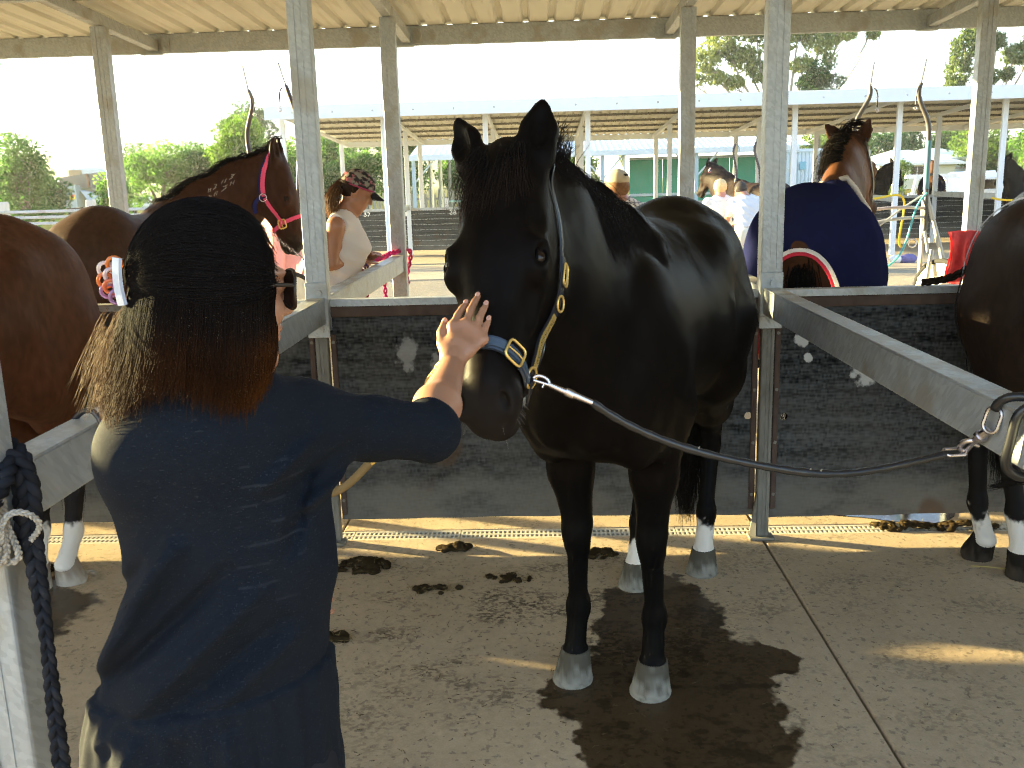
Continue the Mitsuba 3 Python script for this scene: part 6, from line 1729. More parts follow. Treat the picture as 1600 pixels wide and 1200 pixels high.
for i, (xx, yy, top, w, cc) in enumerate([(19.0, 70, 4.0, 2.0, ((0.09, 0.10, 0.02), (0.24, 0.22, 0.06))), (22.0, 74, 4.4, 2.0, ((0.08, 0.10, 0.025), (0.22, 0.22, 0.06))), (25.5, 82, 5.2, 2.4, G_MID), (29.0, 84, 5.2, 2.4, G_DARK), (32.5, 86, 5.4, 2.6, G_DARK),
                                            (36.0, 84, 5.6, 2.4, G_MID), (30.2, 66, 4.7, 1.7, ((0.08, 0.10, 0.025), (0.23, 0.24, 0.06))), (31.0, 60, 5.2, 1.7, G_LIGHT), (33.5, 62, 5.4, 1.9, ((0.08, 0.10, 0.025), (0.22, 0.23, 0.06))), (37.2, 66, 6.2, 2.0, G_LIGHT)]):
    tree('leafy_tree', belt_say[i], xx, yy, bl(R_, xx, yy, top * 0.55, w, top * 0.42, 13, 1.05), 8000, 0.14, *cc, 40 + i, (0.2, top * 0.3))
tree('leafy_tree', 'young airy tree on the grass left of the cream house', 18.3, 50, bl(R_, 18.4, 50, 1.35, 0.55, 0.7, 7, 0.4), 2600, 0.07, (0.07, 0.09, 0.02), (0.22, 0.21, 0.06), 60, (0.06, 0.6))

# --- the shed with green walls
shed = thing('open_shed', 'open shed with a corrugated roof and bright green wall behind the far shelter', 'shed')
sx0, sx1, sy0, sy1 = -4.45, 8.75, 33.0, 39.0
zsh = lambda y: 2.55 + (y - sy0) * 0.19
x = sx0
while x < sx1 - 0.1:
    put(shed, 'roof_sheet', col(roof_sheet(x, 0.80, sy0 - 0.1, sy1, zsh), 'm_paint', (0.55, 0.60, 0.64), jitter=0.15, scale=1.0))
    x += 0.80
put(shed, 'gutter', col(box([sx0 - 0.05, sy0 - 0.22, 2.36], [sx1, sy0 - 0.12, 2.55], 0.01), 'm_paint', (0.50, 0.56, 0.60)))
for xx in (-4.35, -1.15, 2.15, 5.35, 8.6):
    put(shed, 'post', col(box([xx - 0.06, sy0, 0], [xx + 0.06, sy0 + 0.12, 2.45]), 'm_paint', (0.30, 0.40, 0.46)))
    for q in (-1, 1):
        if sx0 < xx + q * 0.7 < sx1: put(shed, 'brace', col(bar([xx + q * 0.05, sy0 + 0.06, 1.65], [xx + q * 0.75, sy0 + 0.06, 2.42], 0.05, 0.05), 'm_paint', (0.42, 0.50, 0.54)))
for k in range(5):
    put(shed, 'rafter', col(bar([sx0 + 0.1 + k * 3.25, sy0, zsh(sy0) - 0.12], [sx0 + 0.1 + k * 3.25, sy1, zsh(sy1) - 0.12], 0.08, 0.14), 'm_matte', (0.16, 0.15, 0.13)))
    put(shed, 'purlin', col(box([sx0, sy0 + 0.6 + k * 1.3, zsh(sy0 + 0.6 + k * 1.3) - 0.08], [sx1, sy0 + 0.68 + k * 1.3, zsh(sy0 + 0.6 + k * 1.3) - 0.02]), 'm_matte', (0.18, 0.16, 0.14)))
xx = 3.2
while xx < 8.7:
    put(shed, 'wall_panel', col(box([xx + 0.008, 34.6, 0.1], [min(xx + 1.18, 8.75), 34.63, 2.3], 0.004), 'm_paint', (0.035, 0.26, 0.165), jitter=0.12, scale=1.5))
    xx += 1.19
for z in (0.95, 2.22):
    put(shed, 'girt', col(box([3.2, 34.52, z], [8.7, 34.59, z + 0.09]), 'm_paint', (0.40, 0.48, 0.52)))
put(shed, 'end_wall', col(cat_m([box([3.0, 34.7, 0.1], [3.04, 38.9, 2.6])]), 'm_paint', (0.22, 0.28, 0.20)))
for k in range(4):
    put(shed, 'wall_sheet', col(box([-4.3 + k * 0.26, 34.0 + 0.9 * k, 0.05], [-4.25 + k * 0.26, 34.85 + 0.9 * k, 2.5]), 'm_paint', ((0.32, 0.36, 0.38), (0.16, 0.18, 0.2), (0.42, 0.45, 0.46), (0.2, 0.22, 0.23))[k]))
put(shed, 'downpipe', col(cyl([2.9, 33.1, 0], [2.9, 33.1, 2.4], 0.045, 10), 'm_paint', (0.55, 0.58, 0.58), smooth=40))
rail = thing('paddock_rail', 'pale green pipe rail in front of the dark bush', 'rail')
put(rail, 'pipe', col(cyl([-2.9, 29.0, 1.05], [-0.6, 29.0, 1.03], 0.025, 8), 'm_paint', (0.30, 0.50, 0.42), smooth=40))
for xx in (-2.85, -0.7): put(rail, 'post', col(box([xx - 0.05, 28.95, 0], [xx + 0.05, 29.05, 1.15]), 'm_matte', (0.6, 0.58, 0.52)))

# --- white shipping container
cont = thing('shipping_container', 'white ribbed shipping container right of the green wall', 'container')
prof = []
for i in range(20):
    xx = 9.2 + i * 0.15
    prof += [(xx, 0.0), (xx + 0.06, 0.0), (xx + 0.085, 0.035), (xx + 0.125, 0.035)]
pr = A(prof + [(12.2, 0.0)])
v = np.vstack([np.stack([pr[:, 0], 38 + pr[:, 1], np.full(len(pr), z)], 1) for z in (0.15, 2.42)])
k = len(pr)
put(cont, 'side', col(mesh(v, [[i, i + 1, k + i + 1] for i in range(k - 1)] + [[i, k + i + 1, k + i] for i in range(k - 1)]), 'm_paint', (0.66, 0.72, 0.76)))
put(cont, 'body', col(box([9.2, 38.05, 0.1], [12.2, 40.3, 2.45]), 'm_paint', (0.62, 0.68, 0.72)))
put(cont, 'top_rail', col(box([9.15, 37.95, 2.42], [12.25, 40.35, 2.54], 0.01), 'm_paint', (0.68, 0.74, 0.78)))
put(cont, 'bottom_rail', col(box([9.15, 37.95, 0.0], [12.25, 40.35, 0.16], 0.01), 'm_paint', (0.5, 0.55, 0.58)))
put(cont, 'notice', col(box([10.15, 37.93, 1.75], [10.4, 37.95, 2.05]), 'm_paint', (0.25, 0.5, 0.6)))

# --- houses
def house(label, x0, x1, y0, y1, zw, zr, wall, roofc, windows, eave=0.5, posts=()):
    key = thing('house', label, 'house')
    nb = int((zw - 0.2) / 0.22)
    put(key, 'wall', col(box([x0, y0, 0.45], [x1, y1, zw]), 'm_matte', wall))
    for i in range(nb):
        put(key, 'wall__weatherboard', col(bar([x0, y0 - 0.012, 0.55 + i * 0.22], [x1, y0 - 0.012, 0.55 + i * 0.22], 0.03, 0.20), 'm_matte', A(wall) * 1.04))
    e = eave
    rx0, rx1, ry0, ry1 = x0 - e, x1 + e, y0 - e, y1 + e
    ym = (ry0 + ry1) / 2; hip = min((ry1 - ry0) / 2, (rx1 - rx0) * 0.4)
    v = A([[rx0, ry0, zw], [rx1, ry0, zw], [rx1, ry1, zw], [rx0, ry1, zw], [rx0 + hip, ym, zr], [rx1 - hip, ym, zr]])
    m = mesh(v, [[0, 1, 5], [0, 5, 4], [1, 2, 5], [2, 3, 4], [2, 4, 5], [3, 0, 4], [0, 2, 1], [0, 3, 2]])
    put(key, 'roof', col(m, 'm_paint', roofc))
    put(key, 'fascia', col(cat_m([box([rx0, ry0 - 0.03, zw - 0.12], [rx1, ry0, zw + 0.03])]), 'm_paint', (0.7, 0.7, 0.68)))
    for a, bq, c, d in windows:
        w = put(key, 'window', col(cat_m([box([a - 0.07, y0 - 0.07, c - 0.07], [bq + 0.07, y0 - 0.03, c]), box([a - 0.07, y0 - 0.07, d], [bq + 0.07, y0 - 0.03, d + 0.07]), box([a - 0.07, y0 - 0.07, c], [a, y0 - 0.03, d]), box([bq, y0 - 0.07, c], [bq + 0.07, y0 - 0.03, d]), box([(a + bq) / 2 - 0.02, y0 - 0.07, c], [(a + bq) / 2 + 0.02, y0 - 0.03, d])]), 'm_paint', (0.75, 0.75, 0.73)))
        scene[w + '__pane'] = col(box([a, y0 - 0.045, c], [bq, y0 - 0.035, d]), 'm_eye', (0.05, 0.06, 0.07)) if False else ply(box([a, y0 - 0.045, c], [bq, y0 - 0.035, d]), 'm_eye')
    for xx in np.arange(x0 + 0.2, x1, 1.4): put(key, 'stump', col(box([xx - 0.08, y0 + 0.05, -0.03], [xx + 0.08, y0 + 0.2, 0.45]), 'm_matte', (0.3, 0.28, 0.25)))
    return key
house('cream weatherboard house with a grey roof, left of the blue taped shaft', 21.6, 26.4, 62, 68, 2.05, 2.95, (0.62, 0.60, 0.47), (0.45, 0.50, 0.55), [(23.6, 24.4, 1.3, 1.85)])
hv = house('white house with a pale roof and open verandah behind the far brown horse', 25.6, 29.6, 66, 72, 2.35, 3.1, (0.70, 0.70, 0.66), (0.62, 0.64, 0.66), [(26.6, 27.2, 1.3, 2.0)])
hh = put(hv, 'verandah', col(bar([24.6, 64.4, 1.72], [28.0, 64.4, 1.68], 1.6, 0.06), 'm_matte', (0.35, 0.22, 0.15)))
for xx in (24.8, 26.3, 27.8): put(hv, 'verandah_post', col(box([xx - 0.05, 63.7, 0], [xx + 0.05, 63.8, 1.7]), 'm_paint', (0.65, 0.65, 0.62)))

# --- white rails, trailer and the parked truck on the left
tr = thing('white_rail_gate', 'white timber rails with slanting braces beside the far brown horse', 'gate')
for a, c, w in (((10.9, 29, 1.42), (12.4, 29, 1.42), 0.12), ((10.95, 29, 0.0), (11.25, 29, 1.4), 0.12), ((11.5, 29, 1.4), (11.9, 29, 0.0), 0.12), ((12.1, 29, 1.4), (12.15, 29, 0.0), 0.12), ((11.0, 29, 0.9), (12.3, 29, 0.85), 0.06)):
    put(tr, 'beam', col(bar(a, c, 0.08, w, (0, 1, 0) if abs(a[2] - c[2]) > 0.5 else (0, 0, 1)), 'm_paint', (0.75, 0.76, 0.76)))
fl_ = thing('horse_float', 'white horse float with a dark rounded window behind the right post', 'horse float')
bd = trimesh.convex.convex_hull(A([[13.1, 30, 0.45], [16.6, 30, 0.45], [13.1, 31.9, 0.45], [16.6, 31.9, 0.45], [13.12, 30.05, 1.38], [16.6, 30.05, 1.40], [13.15, 31.85, 1.40], [16.6, 31.85, 1.40], [13.4, 30.2, 1.52], [16.6, 30.2, 1.55], [13.4, 31.7, 1.52], [16.6, 31.7, 1.55]]))
put(fl_, 'body', col(bd, 'm_paint', (0.74, 0.76, 0.77), smooth=25))
put(fl_, 'window', ply(box([13.62, 29.975, 0.98], [14.12, 30.0, 1.28], 0.01), 'm_eye'))
put(fl_, 'window_frame', col(cat_m([bar([13.58, 29.98, 0.96], [14.16, 29.98, 0.96], 0.03, 0.05), bar([13.58, 29.98, 1.30], [14.16, 29.98, 1.30], 0.03, 0.05), box([13.56, 29.965, 0.96], [13.61, 29.995, 1.30]), box([14.13, 29.965, 0.96], [14.18, 29.995, 1.30])]), 'm_paint', (0.6, 0.62, 0.63)))
put(fl_, 'mudguard', col(box([14.5, 29.85, 0.45], [15.6, 30.0, 0.62], 0.05), 'm_paint', (0.6, 0.62, 0.63)))
for xx in (14.8, 15.3): put(fl_, 'wheel', col(cyl([xx, 29.9, 0.28], [xx, 30.1, 0.28], 0.28, 20), 'm_matte', (0.02, 0.02, 0.02), smooth=40))
tk = thing('truck', 'grey tipper truck with red and yellow rear markers, loaded with rubble, behind the brown rump', 'truck')
put(tk, 'tray', col(cat_m([box([-30.5, 58, 0.75], [-28.5, 58.08, 2.05]), box([-30.5, 58.08, 0.75], [-30.42, 62, 2.05]), box([-28.58, 58.08, 0.75], [-28.5, 62, 2.05]), box([-30.5, 58, 0.7], [-28.5, 62, 0.76])]), 'm_paint', (0.30, 0.36, 0.36), jitter=0.2))
for xx in (-30.5, -29.83, -29.17, -28.56): put(tk, 'rib', col(box([xx, 57.95, 0.72], [xx + 0.06, 58.0, 2.1]), 'm_paint', (0.36, 0.42, 0.42)))
for xx in (-30.3, -28.95):
    mk = put(tk, 'marker', col(box([xx, 57.96, 1.2], [xx + 0.36, 57.99, 1.5]), 'm_paint', (0.75, 0.55, 0.03)))
    scene[mk + '__red_patch'] = col(mesh([[xx + 0.08, 57.955, 1.5], [xx + 0.36, 57.955, 1.5], [xx + 0.28, 57.955, 1.26], [xx + 0.12, 57.955, 1.3]], [[0, 3, 2], [0, 2, 1]]), 'm_paint', (0.65, 0.05, 0.03))
put(tk, 'hopper', col(trimesh.convex.convex_hull(A([[-29.7, 58.6, 2.1], [-26.9, 58.6, 1.75], [-29.7, 60.5, 2.1], [-26.9, 60.5, 1.75], [-29.8, 58.6, 2.55], [-26.7, 58.6, 2.85], [-29.8, 60.5, 2.55], [-26.7, 60.5, 2.85]])), 'm_matte', (0.22, 0.19, 0.16), jitter=0.7, scale=1.5))
put(tk, 'chute', col(bar([-27.9, 58.5, 1.9], [-27.95, 58.5, 2.75], 0.06, 0.10, (1, 0, 0)), 'm_matte', (0.25, 0.12, 0.07)))
put(tk, 'load', col(box([-29.3, 58.8, 2.6], [-27.2, 60.2, 3.15], 0.15), 'm_paint', (0.60, 0.60, 0.57)))
put(tk, 'load_crate', col(box([-29.2, 58.7, 2.65], [-28.4, 58.8, 3.0], 0.02), 'm_matte', (0.42, 0.30, 0.18)))
put(tk, 'cab', col(trimesh.convex.convex_hull(A([[-27.6, 58.2, 0.6], [-25.2, 58.2, 0.6], [-27.6, 60, 0.6], [-25.2, 60, 0.6], [-28.4, 58.3, 1.75], [-26.6, 58.3, 1.35], [-28.4, 60, 1.75], [-26.6, 60, 1.35]])), 'm_paint', (0.34, 0.40, 0.46)))
put(tk, 'bonnet', col(box([-26.6, 58.1, 0.55], [-24.6, 60, 1.25], 0.12), 'm_paint', (0.62, 0.64, 0.66)))
put(tk, 'windscreen', ply(box([-26.5, 58.06, 0.9], [-25.3, 58.1, 1.12], 0.01), 'm_eye'))
for xx in (-30.2, -28.9, -25.6): put(tk, 'wheel', col(cyl([xx, 58.3, 0.48], [xx, 58.7, 0.48], 0.48, 20), 'm_matte', (0.02, 0.02, 0.02), smooth=40))
pf = thing('paddock_fence', 'galvanised pipe fence behind the left brown rump', 'fence')
for z in (1.20, 1.08, 0.95, 0.60): put(pf, 'rail', ply(box([-14.0, 19.97, z], [-8.0, 20.03, z + 0.06], 0.01), 'm_galv'))
for xx in (-13.8, -11.5, -9.6, -8.05): put(pf, 'post', col(box([xx - 0.09, 20.05, 0], [xx + 0.09, 20.2, 1.45], 0.02), 'm_matte', (0.5, 0.48, 0.44)))
wf = thing('picket_fence', 'weathered paling fence beyond the panel numbered 37', 'fence')
for i in range(34):
    h_ = 1.25 + 0.12 * math.sin(i * 2.7)
    put(wf, 'paling', col(box([-9.6 + i * 0.2, 41, 0], [-9.6 + i * 0.2 + 0.11, 41.03, h_]), 'm_matte', A([0.36, 0.34, 0.28]) * (0.75 + 0.35 * ((i * 37) % 10) / 10)))
put(wf, 'rail', col(box([-9.7, 41.035, 0.9], [-2.8, 41.08, 1.0]), 'm_matte', (0.3, 0.28, 0.24)))

# --- sulkies standing on end behind the stalls
def sulky(label, base, tips, kinks, wheel_c, wheel_n, seat, tape=None, metal=(0.05, 0.04, 0.045), cover=None, cross=()):
    key = thing('sulky', label, 'sulky')
    for q, (tp, kk) in enumerate(zip(tips, kinks)):
        p = [A(t, float) for t in kk]
        put(key, 'shaft', col(tube(spline(p, 28), np.r_[np.linspace(0.017, 0.021, 10), np.full(18, 0.021)], 9), 'm_paint', metal, smooth=True))
        n = 9
        rod = [tp + (p[0] - tp) * t for t in np.linspace(0, 1, 2 * n + 1)]
        put(key, 'tip_rod', col(tube(rod, [0.008 if i % 2 else 0.0045 for i in range(2 * n + 1)], 6), 'm_paint', (0.12, 0.12, 0.13), smooth=40))
        s0 = p[0] + A([0.02 * (1 if q == 0 else -1) * 1, -0.03, -0.02])
        st = put(key, 'strap', col(tube(spline([s0, s0 + A([0.015 * (1 if q == 0 else -1), -0.01, -0.02]), s0 + A([0.028 * (1 if q == 0 else -1), -0.01, -0.09]), s0 + A([0.03 * (1 if q == 0 else -1), -0.01, -0.15])], 12), 0.0055, 6), 'm_leather', (0.02, 0.018, 0.02), smooth=True))
        scene[st + '__snap'] = ply(torus(s0 + A([0.03 * (1 if q == 0 else -1), -0.01, -0.175]), (0, 1, 0), 0.012, 0.004, 14, 6), 'm_steel', smooth=True)
    for i, (a, c, r_, cc) in enumerate(cross):
        put(key, 'frame_bar', col(tube(spline([a, (A(a) + A(c)) / 2 + A([0, 0, 0.01]), c], 8), r_, 8), 'm_paint', cc, smooth=True))
    for wc in wheel_c:
        w = put(key, 'wheel', col(torus(wc, wheel_n, 0.30, 0.022, 40, 8), 'm_matte', (0.05, 0.05, 0.05), smooth=True))
        d_, s_, u_ = frame_of(wheel_n)
        ring = A([A(wc) + 0.285 * (math.cos(t) * s_ + math.sin(t) * u_) for t in np.linspace(0, 2 * math.pi, 41)[:-1]])
        cv = np.vstack([ring + d_ * 0.012, [A(wc) + d_ * 0.05], ring - d_ * 0.012, [A(wc) - d_ * 0.05]])
        f = [[40, i, (i + 1) % 40] for i in range(40)] + [[81, 41 + (i + 1) % 40, 41 + i] for i in range(40)]
        scene[w + '__disc'] = col(mesh(cv, f), 'm_paint', (0.62, 0.58, 0.45), smooth=True)
    return key
STEEL = (0.45, 0.45, 0.44)
skl = sulky('sulky stood on end, dark shafts rising beside the brown horse with the pink halter', None, A([[-2.39, 7.9, 2.57], [-2.10, 7.9, 2.59]]),
            [[(-2.36, 7.9, 2.38), (-2.335, 7.9, 2.26), (-2.39, 7.9, 2.08), (-2.375, 7.88, 1.8), (-2.36, 7.8, 1.35), (-2.33, 7.6, 0.75)], [(-2.05, 7.9, 2.41), (-2.00, 7.9, 2.25), (-1.97, 7.9, 2.08), (-1.98, 7.88, 1.8), (-2.0, 7.8, 1.35), (-2.0, 7.6, 0.75)]],
            [(-2.02, 7.45, 0.62), (-2.75, 7.45, 0.62)], (0.85, -0.5, 0.0), None, cross=[((-2.36, 7.8, 1.35), (-2.0, 7.8, 1.35), 0.014, STEEL), ((-2.8, 7.5, 0.62), (-1.95, 7.45, 0.62), 0.016, STEEL)])
cv = []
for i, t in enumerate(np.linspace(0, 1, 24)):
    for j, s in enumerate(np.linspace(0, 1, 20)):
        xx = -2.37 + 0.40 * t + 0.03 * math.sin(s * 3)
        cv.append([xx, 7.55 + 0.10 * s - 0.06 * math.sin(t * 9 + s * 2) - 0.03 * math.sin(t * 23 + s * 7), 1.50 - 0.80 * s - 0.05 * math.sin(t * math.pi)])
f = [[[i * 20 + j, i * 20 + j + 1, (i + 1) * 20 + j + 1], [i * 20 + j, (i + 1) * 20 + j + 1, (i + 1) * 20 + j]] for i in range(23) for j in range(19)]
pc = mesh(cv, A(f).reshape(-1, 3))
pc2 = mesh(np.asarray(cv) + [0, 0.004, 0], A(f).reshape(-1, 3)[:, ::-1])
scene['m_gauze'] = {'type': 'principledthin', 'base_color': rgb(0.75, 0.40, 0.37), 'roughness': 0.6, 'diff_trans': 1.1, 'eta': 1.3}
solo('dust_sheet', ply(pc, 'm_gauze', smooth=True), 'thin pink dust sheet hung on the upended sulky beside the capped woman', 'dust sheet')
skr = sulky('sulky stood on end behind the rugged horse, steel shafts rising, one taped blue', None, A([[2.67, 7.9, 2.45], [3.08, 7.9, 2.46]]),
            [[(2.65, 7.9, 2.27), (2.655, 7.9, 2.22), (2.56, 7.9, 2.02), (2.535, 7.9, 1.82), (2.56, 7.86, 1.45), (2.72, 7.8, 0.9)], [(3.05, 7.9, 2.28), (3.04, 7.9, 2.17), (3.115, 7.9, 2.00), (3.135, 7.9, 1.75), (3.125, 7.85, 1.43), (3.10, 7.8, 1.0)]],
            [(3.16, 7.5, 0.60), (2.3, 7.6, 0.60)], (0.93, 0.36, 0.05), None, metal=(0.075, 0.07, 0.07),
            cross=[((3.12, 7.86, 1.43), (3.23, 7.7, 0.90), 0.020, STEEL), ((3.11, 7.86, 1.40), (3.06, 7.72, 0.62), 0.016, STEEL), ((2.72, 7.82, 1.30), (3.11, 7.82, 1.30), 0.013, (0.5, 0.42, 0.40)), ((2.70, 7.82, 1.19), (3.10, 7.80, 1.23), 0.013, STEEL),
                   ((3.10, 7.86, 1.40), (2.75, 7.8, 1.17), 0.008, STEEL), ((3.09, 7.75, 1.12), (3.13, 7.75, 0.95), 0.014, STEEL), ((3.10, 7.6, 0.98), (3.02, 7.5, 0.60), 0.018, STEEL), ((3.06, 7.72, 0.64), (3.07, 7.72, 1.08), 0.013, (0.5, 0.42, 0.35))])
put(skr, 'tape', col(tube(spline([(3.136, 7.895, 1.83), (3.128, 7.87, 1.60), (3.122, 7.85, 1.45)], 8), 0.024, 9), 'm_paint', (0.10, 0.24, 0.32), smooth=True), 'blue tape wound on the shaft')
put(skr, 'cable', col(tube(spline([(3.12, 7.82, 1.42), (3.02, 7.78, 1.28), (2.95, 7.74, 1.05), (2.80, 7.7, 0.85)], 16), 0.009, 7), 'm_paint', (0.10, 0.40, 0.48), smooth=True), 'turquoise cord hanging from the frame')
put(skr, 'stirrup', ply(torus((2.98, 7.7, 1.03), (0.1, 1, 0), 0.032, 0.006, 20, 6), 'm_steel', smooth=True))
skf = sulky('far upended sulky with two dark curved shafts above the people in white', None, A([[3.36, 16.5, 2.22], [3.68, 16.5, 2.22]]),
            [[(3.33, 16.5, 2.12), (3.29, 16.5, 1.96), (3.34, 16.5, 1.73), (3.33, 16.5, 1.43), (3.35, 16.4, 0.9)], [(3.67, 16.5, 2.14), (3.66, 16.5, 1.95), (3.73, 16.5, 1.72), (3.75, 16.5, 1.42), (3.72, 16.4, 0.9)]], [(4.05, 16.3, 0.32)], (1, 0.2, 0), None)
# --- straps, towel and small things hung about
def strap_line(name, label, pts, r, c, cat='strap', bs='m_matte'):
    return solo(name, col(tube(spline(pts, 24), r, 7), bs, c, smooth=True), label, cat)
strap_line('yellow_strap', 'yellow strap tied between far posts right of the navy rug', [(5.6, 16.9, 1.20), (6.0, 16.9, 1.16), (6.36, 17.0, 1.15), (6.39, 17.0, 0.8), (6.39, 17.0, 0.28)], 0.02, (0.62, 0.42, 0.04))
strap_line('yellow_strap', 'yellow strap across the far black horse at the right edge', [(8.62, 18.55, 1.05), (8.95, 18.4, 1.00), (9.3, 18.4, 1.02), (9.8, 18.5, 1.05)], 0.02, (0.62, 0.42, 0.04))
tv, nu, nv_ = [], 26, 22
for i in range(nu):
    for j in range(nv_):
        u_, w_ = i / (nu - 1), j / (nv_ - 1)
        xx = 2.685 + 0.20 * u_ + 0.012 * math.sin(w_ * 5 + u_ * 3) - 0.03 * w_ * (0.5 - u_)
        zz = 1.205 - 0.30 * w_ - 0.05 * w_ * math.sin(u_ * 5.0) - 0.03 * (u_ - 0.5) ** 2
        tv.append([xx, 6.315 - 0.028 * math.sin(w_ * math.pi * 0.9) - 0.030 * math.sin(u_ * 15 + w_ * 2.5 + math.sin(w_ * 6)) * (0.3 + w_), zz])
tf_ = [[[i * nv_ + j, i * nv_ + j + 1, (i + 1) * nv_ + j + 1], [i * nv_ + j, (i + 1) * nv_ + j + 1, (i + 1) * nv_ + j]] for i in range(nu - 1) for j in range(nv_ - 1)]
tf_ = A(tf_).reshape(-1, 3); tv = A(tv)
tm_ = cat_m([mesh(tv, tf_), mesh(tv + [0, 0.03, 0], tf_[:, ::-1])])
solo('towel', col(tm_, 'm_matte', (0.55, 0.075, 0.09), smooth=True, jitter=0.3, scale=30), 'red towel hung on the right rear post', 'towel')
cl = Body(); cl.ell((6.3, 17.0, 0.06), (0.10, 0.08, 0.07), None, 0.02); solo('cloth', col(build(cl, 0.012, lambda P: 0.02 * meshkit.noise(P * 25, 1)), 'm_matte', (0.7, 0.7, 0.7), smooth=True), 'white cloth dropped on the far concrete', 'cloth')
cl = Body(); cl.ell((6.52, 17.0, 0.06), (0.14, 0.09, 0.08), None, 0.02); solo('cloth', col(build(cl, 0.012, lambda P: 0.03 * meshkit.noise(P * 20, 2)), 'm_matte', (0.16, 0.14, 0.30), smooth=True), 'blue and red cloth dropped on the far concrete', 'cloth')

# ------------------------------------------------------------------ ropes, chain and things on the floor
lead = thing('lead_rope', 'black rubber covered lead running from the black horse’s halter to the right tie rail', 'lead rope')
rp = spline([(0.098, 1.85, 1.158), (0.195, 1.87, 1.093), (0.33, 1.89, 1.036), (0.469, 1.91, 0.997), (0.609, 1.93, 0.973), (0.740, 1.95, 0.980), (0.872, 1.985, 0.996)], 70)
rr = 0.0082 + 0.0016 * np.exp(-((np.arange(70) - 41) / 4.0) ** 2) + 0.0007 * np.sin(np.arange(70) * 1.7) + 0.001 * np.exp(-((np.arange(70) - 20) / 3.0) ** 2)
put(lead, 'hose', col(tube(rp, rr, 14), 'm_leather', (0.012, 0.013, 0.016), smooth=True))
for k in (21, 42, 44):
    put(lead, 'frayed_end', col(tube([rp[k], rp[k] + A([0.004, -0.006, 0.012])], [0.004, 0.001], 6), 'm_matte', (0.25, 0.23, 0.2)))
def snap(key, p, q, s=1.0, bs='m_steel'):
    """a trigger snap between p and q: swivel, barrel, and an open hook with its bolt"""
    p, q = A(p, float), A(q, float); d = unit(q - p); L = np.linalg.norm(q - p)
    _, sd, up = frame_of(d, (0, -1, 0.2))
    hk = min(0.036 * s, L * 0.5); b0 = L - hk
    sk = put(key, 'snap', ply(cat_m([tube([p, p + d * b0 * 0.45], [0.006 * s, 0.0075 * s], 10), tube([p + d * b0 * 0.43, p + d * b0 * 0.62], [0.0095 * s, 0.0095 * s], 10), tube([p + d * b0 * 0.60, p + d * b0], [0.0068 * s, 0.0055 * s], 10),
                                     tube([p + d * (b0 + hk * 0.5 * (1 - math.cos(t))) + sd * (0.011 * math.sin(t)) * s for t in np.linspace(0, math.pi, 16)], 0.0040 * s, 8),
                                     tube([p + d * b0, p + d * (L - hk * 0.05) - sd * 0.004 * s], [0.0035 * s, 0.0035 * s], 8), tube([p + d * (b0 + hk * 0.3) - sd * 0.002 * s, p + d * (b0 + hk * 0.3) - sd * 0.011 * s], [0.003 * s, 0.003 * s], 8)]), bs, smooth=50))
    return sk
ringL = A(ring_left)
snap(lead, (0.098, 1.85, 1.158), ringL, 0.95)
put(lead, 'ring', ply(torus((0.890, 1.990, 0.999), (0.1, -0.4, 1), 0.012, 0.0038, 20, 8, ((1, 0.1, 0.25), 0.026)), 'm_steel', smooth=True))
snap(lead, (0.922, 1.918, 1.066), (0.908, 1.990, 1.002), 1.5)
put(lead, 'ring', ply(torus((0.924, 1.905, 1.092), (-0.9, -0.5, 0.1), 0.017, 0.0042, 20, 8, ((0.1, -0.2, 1), 0.022)), 'm_steel', smooth=True))
lp = spline([(0.922, 1.895, 1.118), (0.936, 1.875, 1.146), (0.975, 1.85, 1.150), (1.012, 1.83, 1.135), (1.02, 1.815, 1.06), (0.98, 1.81, 1.000), (0.922, 1.815, 1.010), (0.912, 1.80, 1.080), (0.926, 1.79, 1.142), (0.97, 1.775, 1.152), (1.015, 1.76, 1.13), (1.03, 1.75, 1.05)], 80)
put(lead, 'loop', col(tube(lp, 0.0098, 12), 'm_leather', (0.012, 0.013, 0.016), smooth=True), 'rubber loop passed round the rail')

chain = thing('lead_chain', 'brass chain lead from the black horse’s halter down towards the left rail', 'chain')
cp_ = spline([A(ring_right), (-0.222, 1.965, 1.215), (-0.266, 1.99, 1.145), (-0.303, 2.015, 1.085), (-0.40, 2.06, 0.98), (-0.509, 2.12, 0.884), (-0.70, 2.2, 0.90), (-0.925, 2.3, 1.06)], 600)
sl = np.r_[0, np.cumsum(np.linalg.norm(np.diff(cp_, axis=0), axis=1))]
pos, k = 0.0, 0
while pos < 0.42:
    i = int(np.searchsorted(sl, pos)); j = min(i + 4, 599)
    d = unit(cp_[j] - cp_[max(0, i - 4)])
    _, sd, up = frame_of(d, (0.2, -1, 0.1))
    nrm = (sd + up) if k % 2 else (up - sd)
    put(chain, 'link', ply(torus(cp_[i], nrm, 0.0088, 0.0034, 16, 7, (d, 0.012)), 'm_brass', smooth=True))
    pos += 0.0215; k += 1
i = int(np.searchsorted(sl, 0.42))
put(chain, 'cord', col(tube(cp_[i:], 0.010, 9), 'm_matte', (0.22, 0.16, 0.08), smooth=True), 'brown cord below the chain')

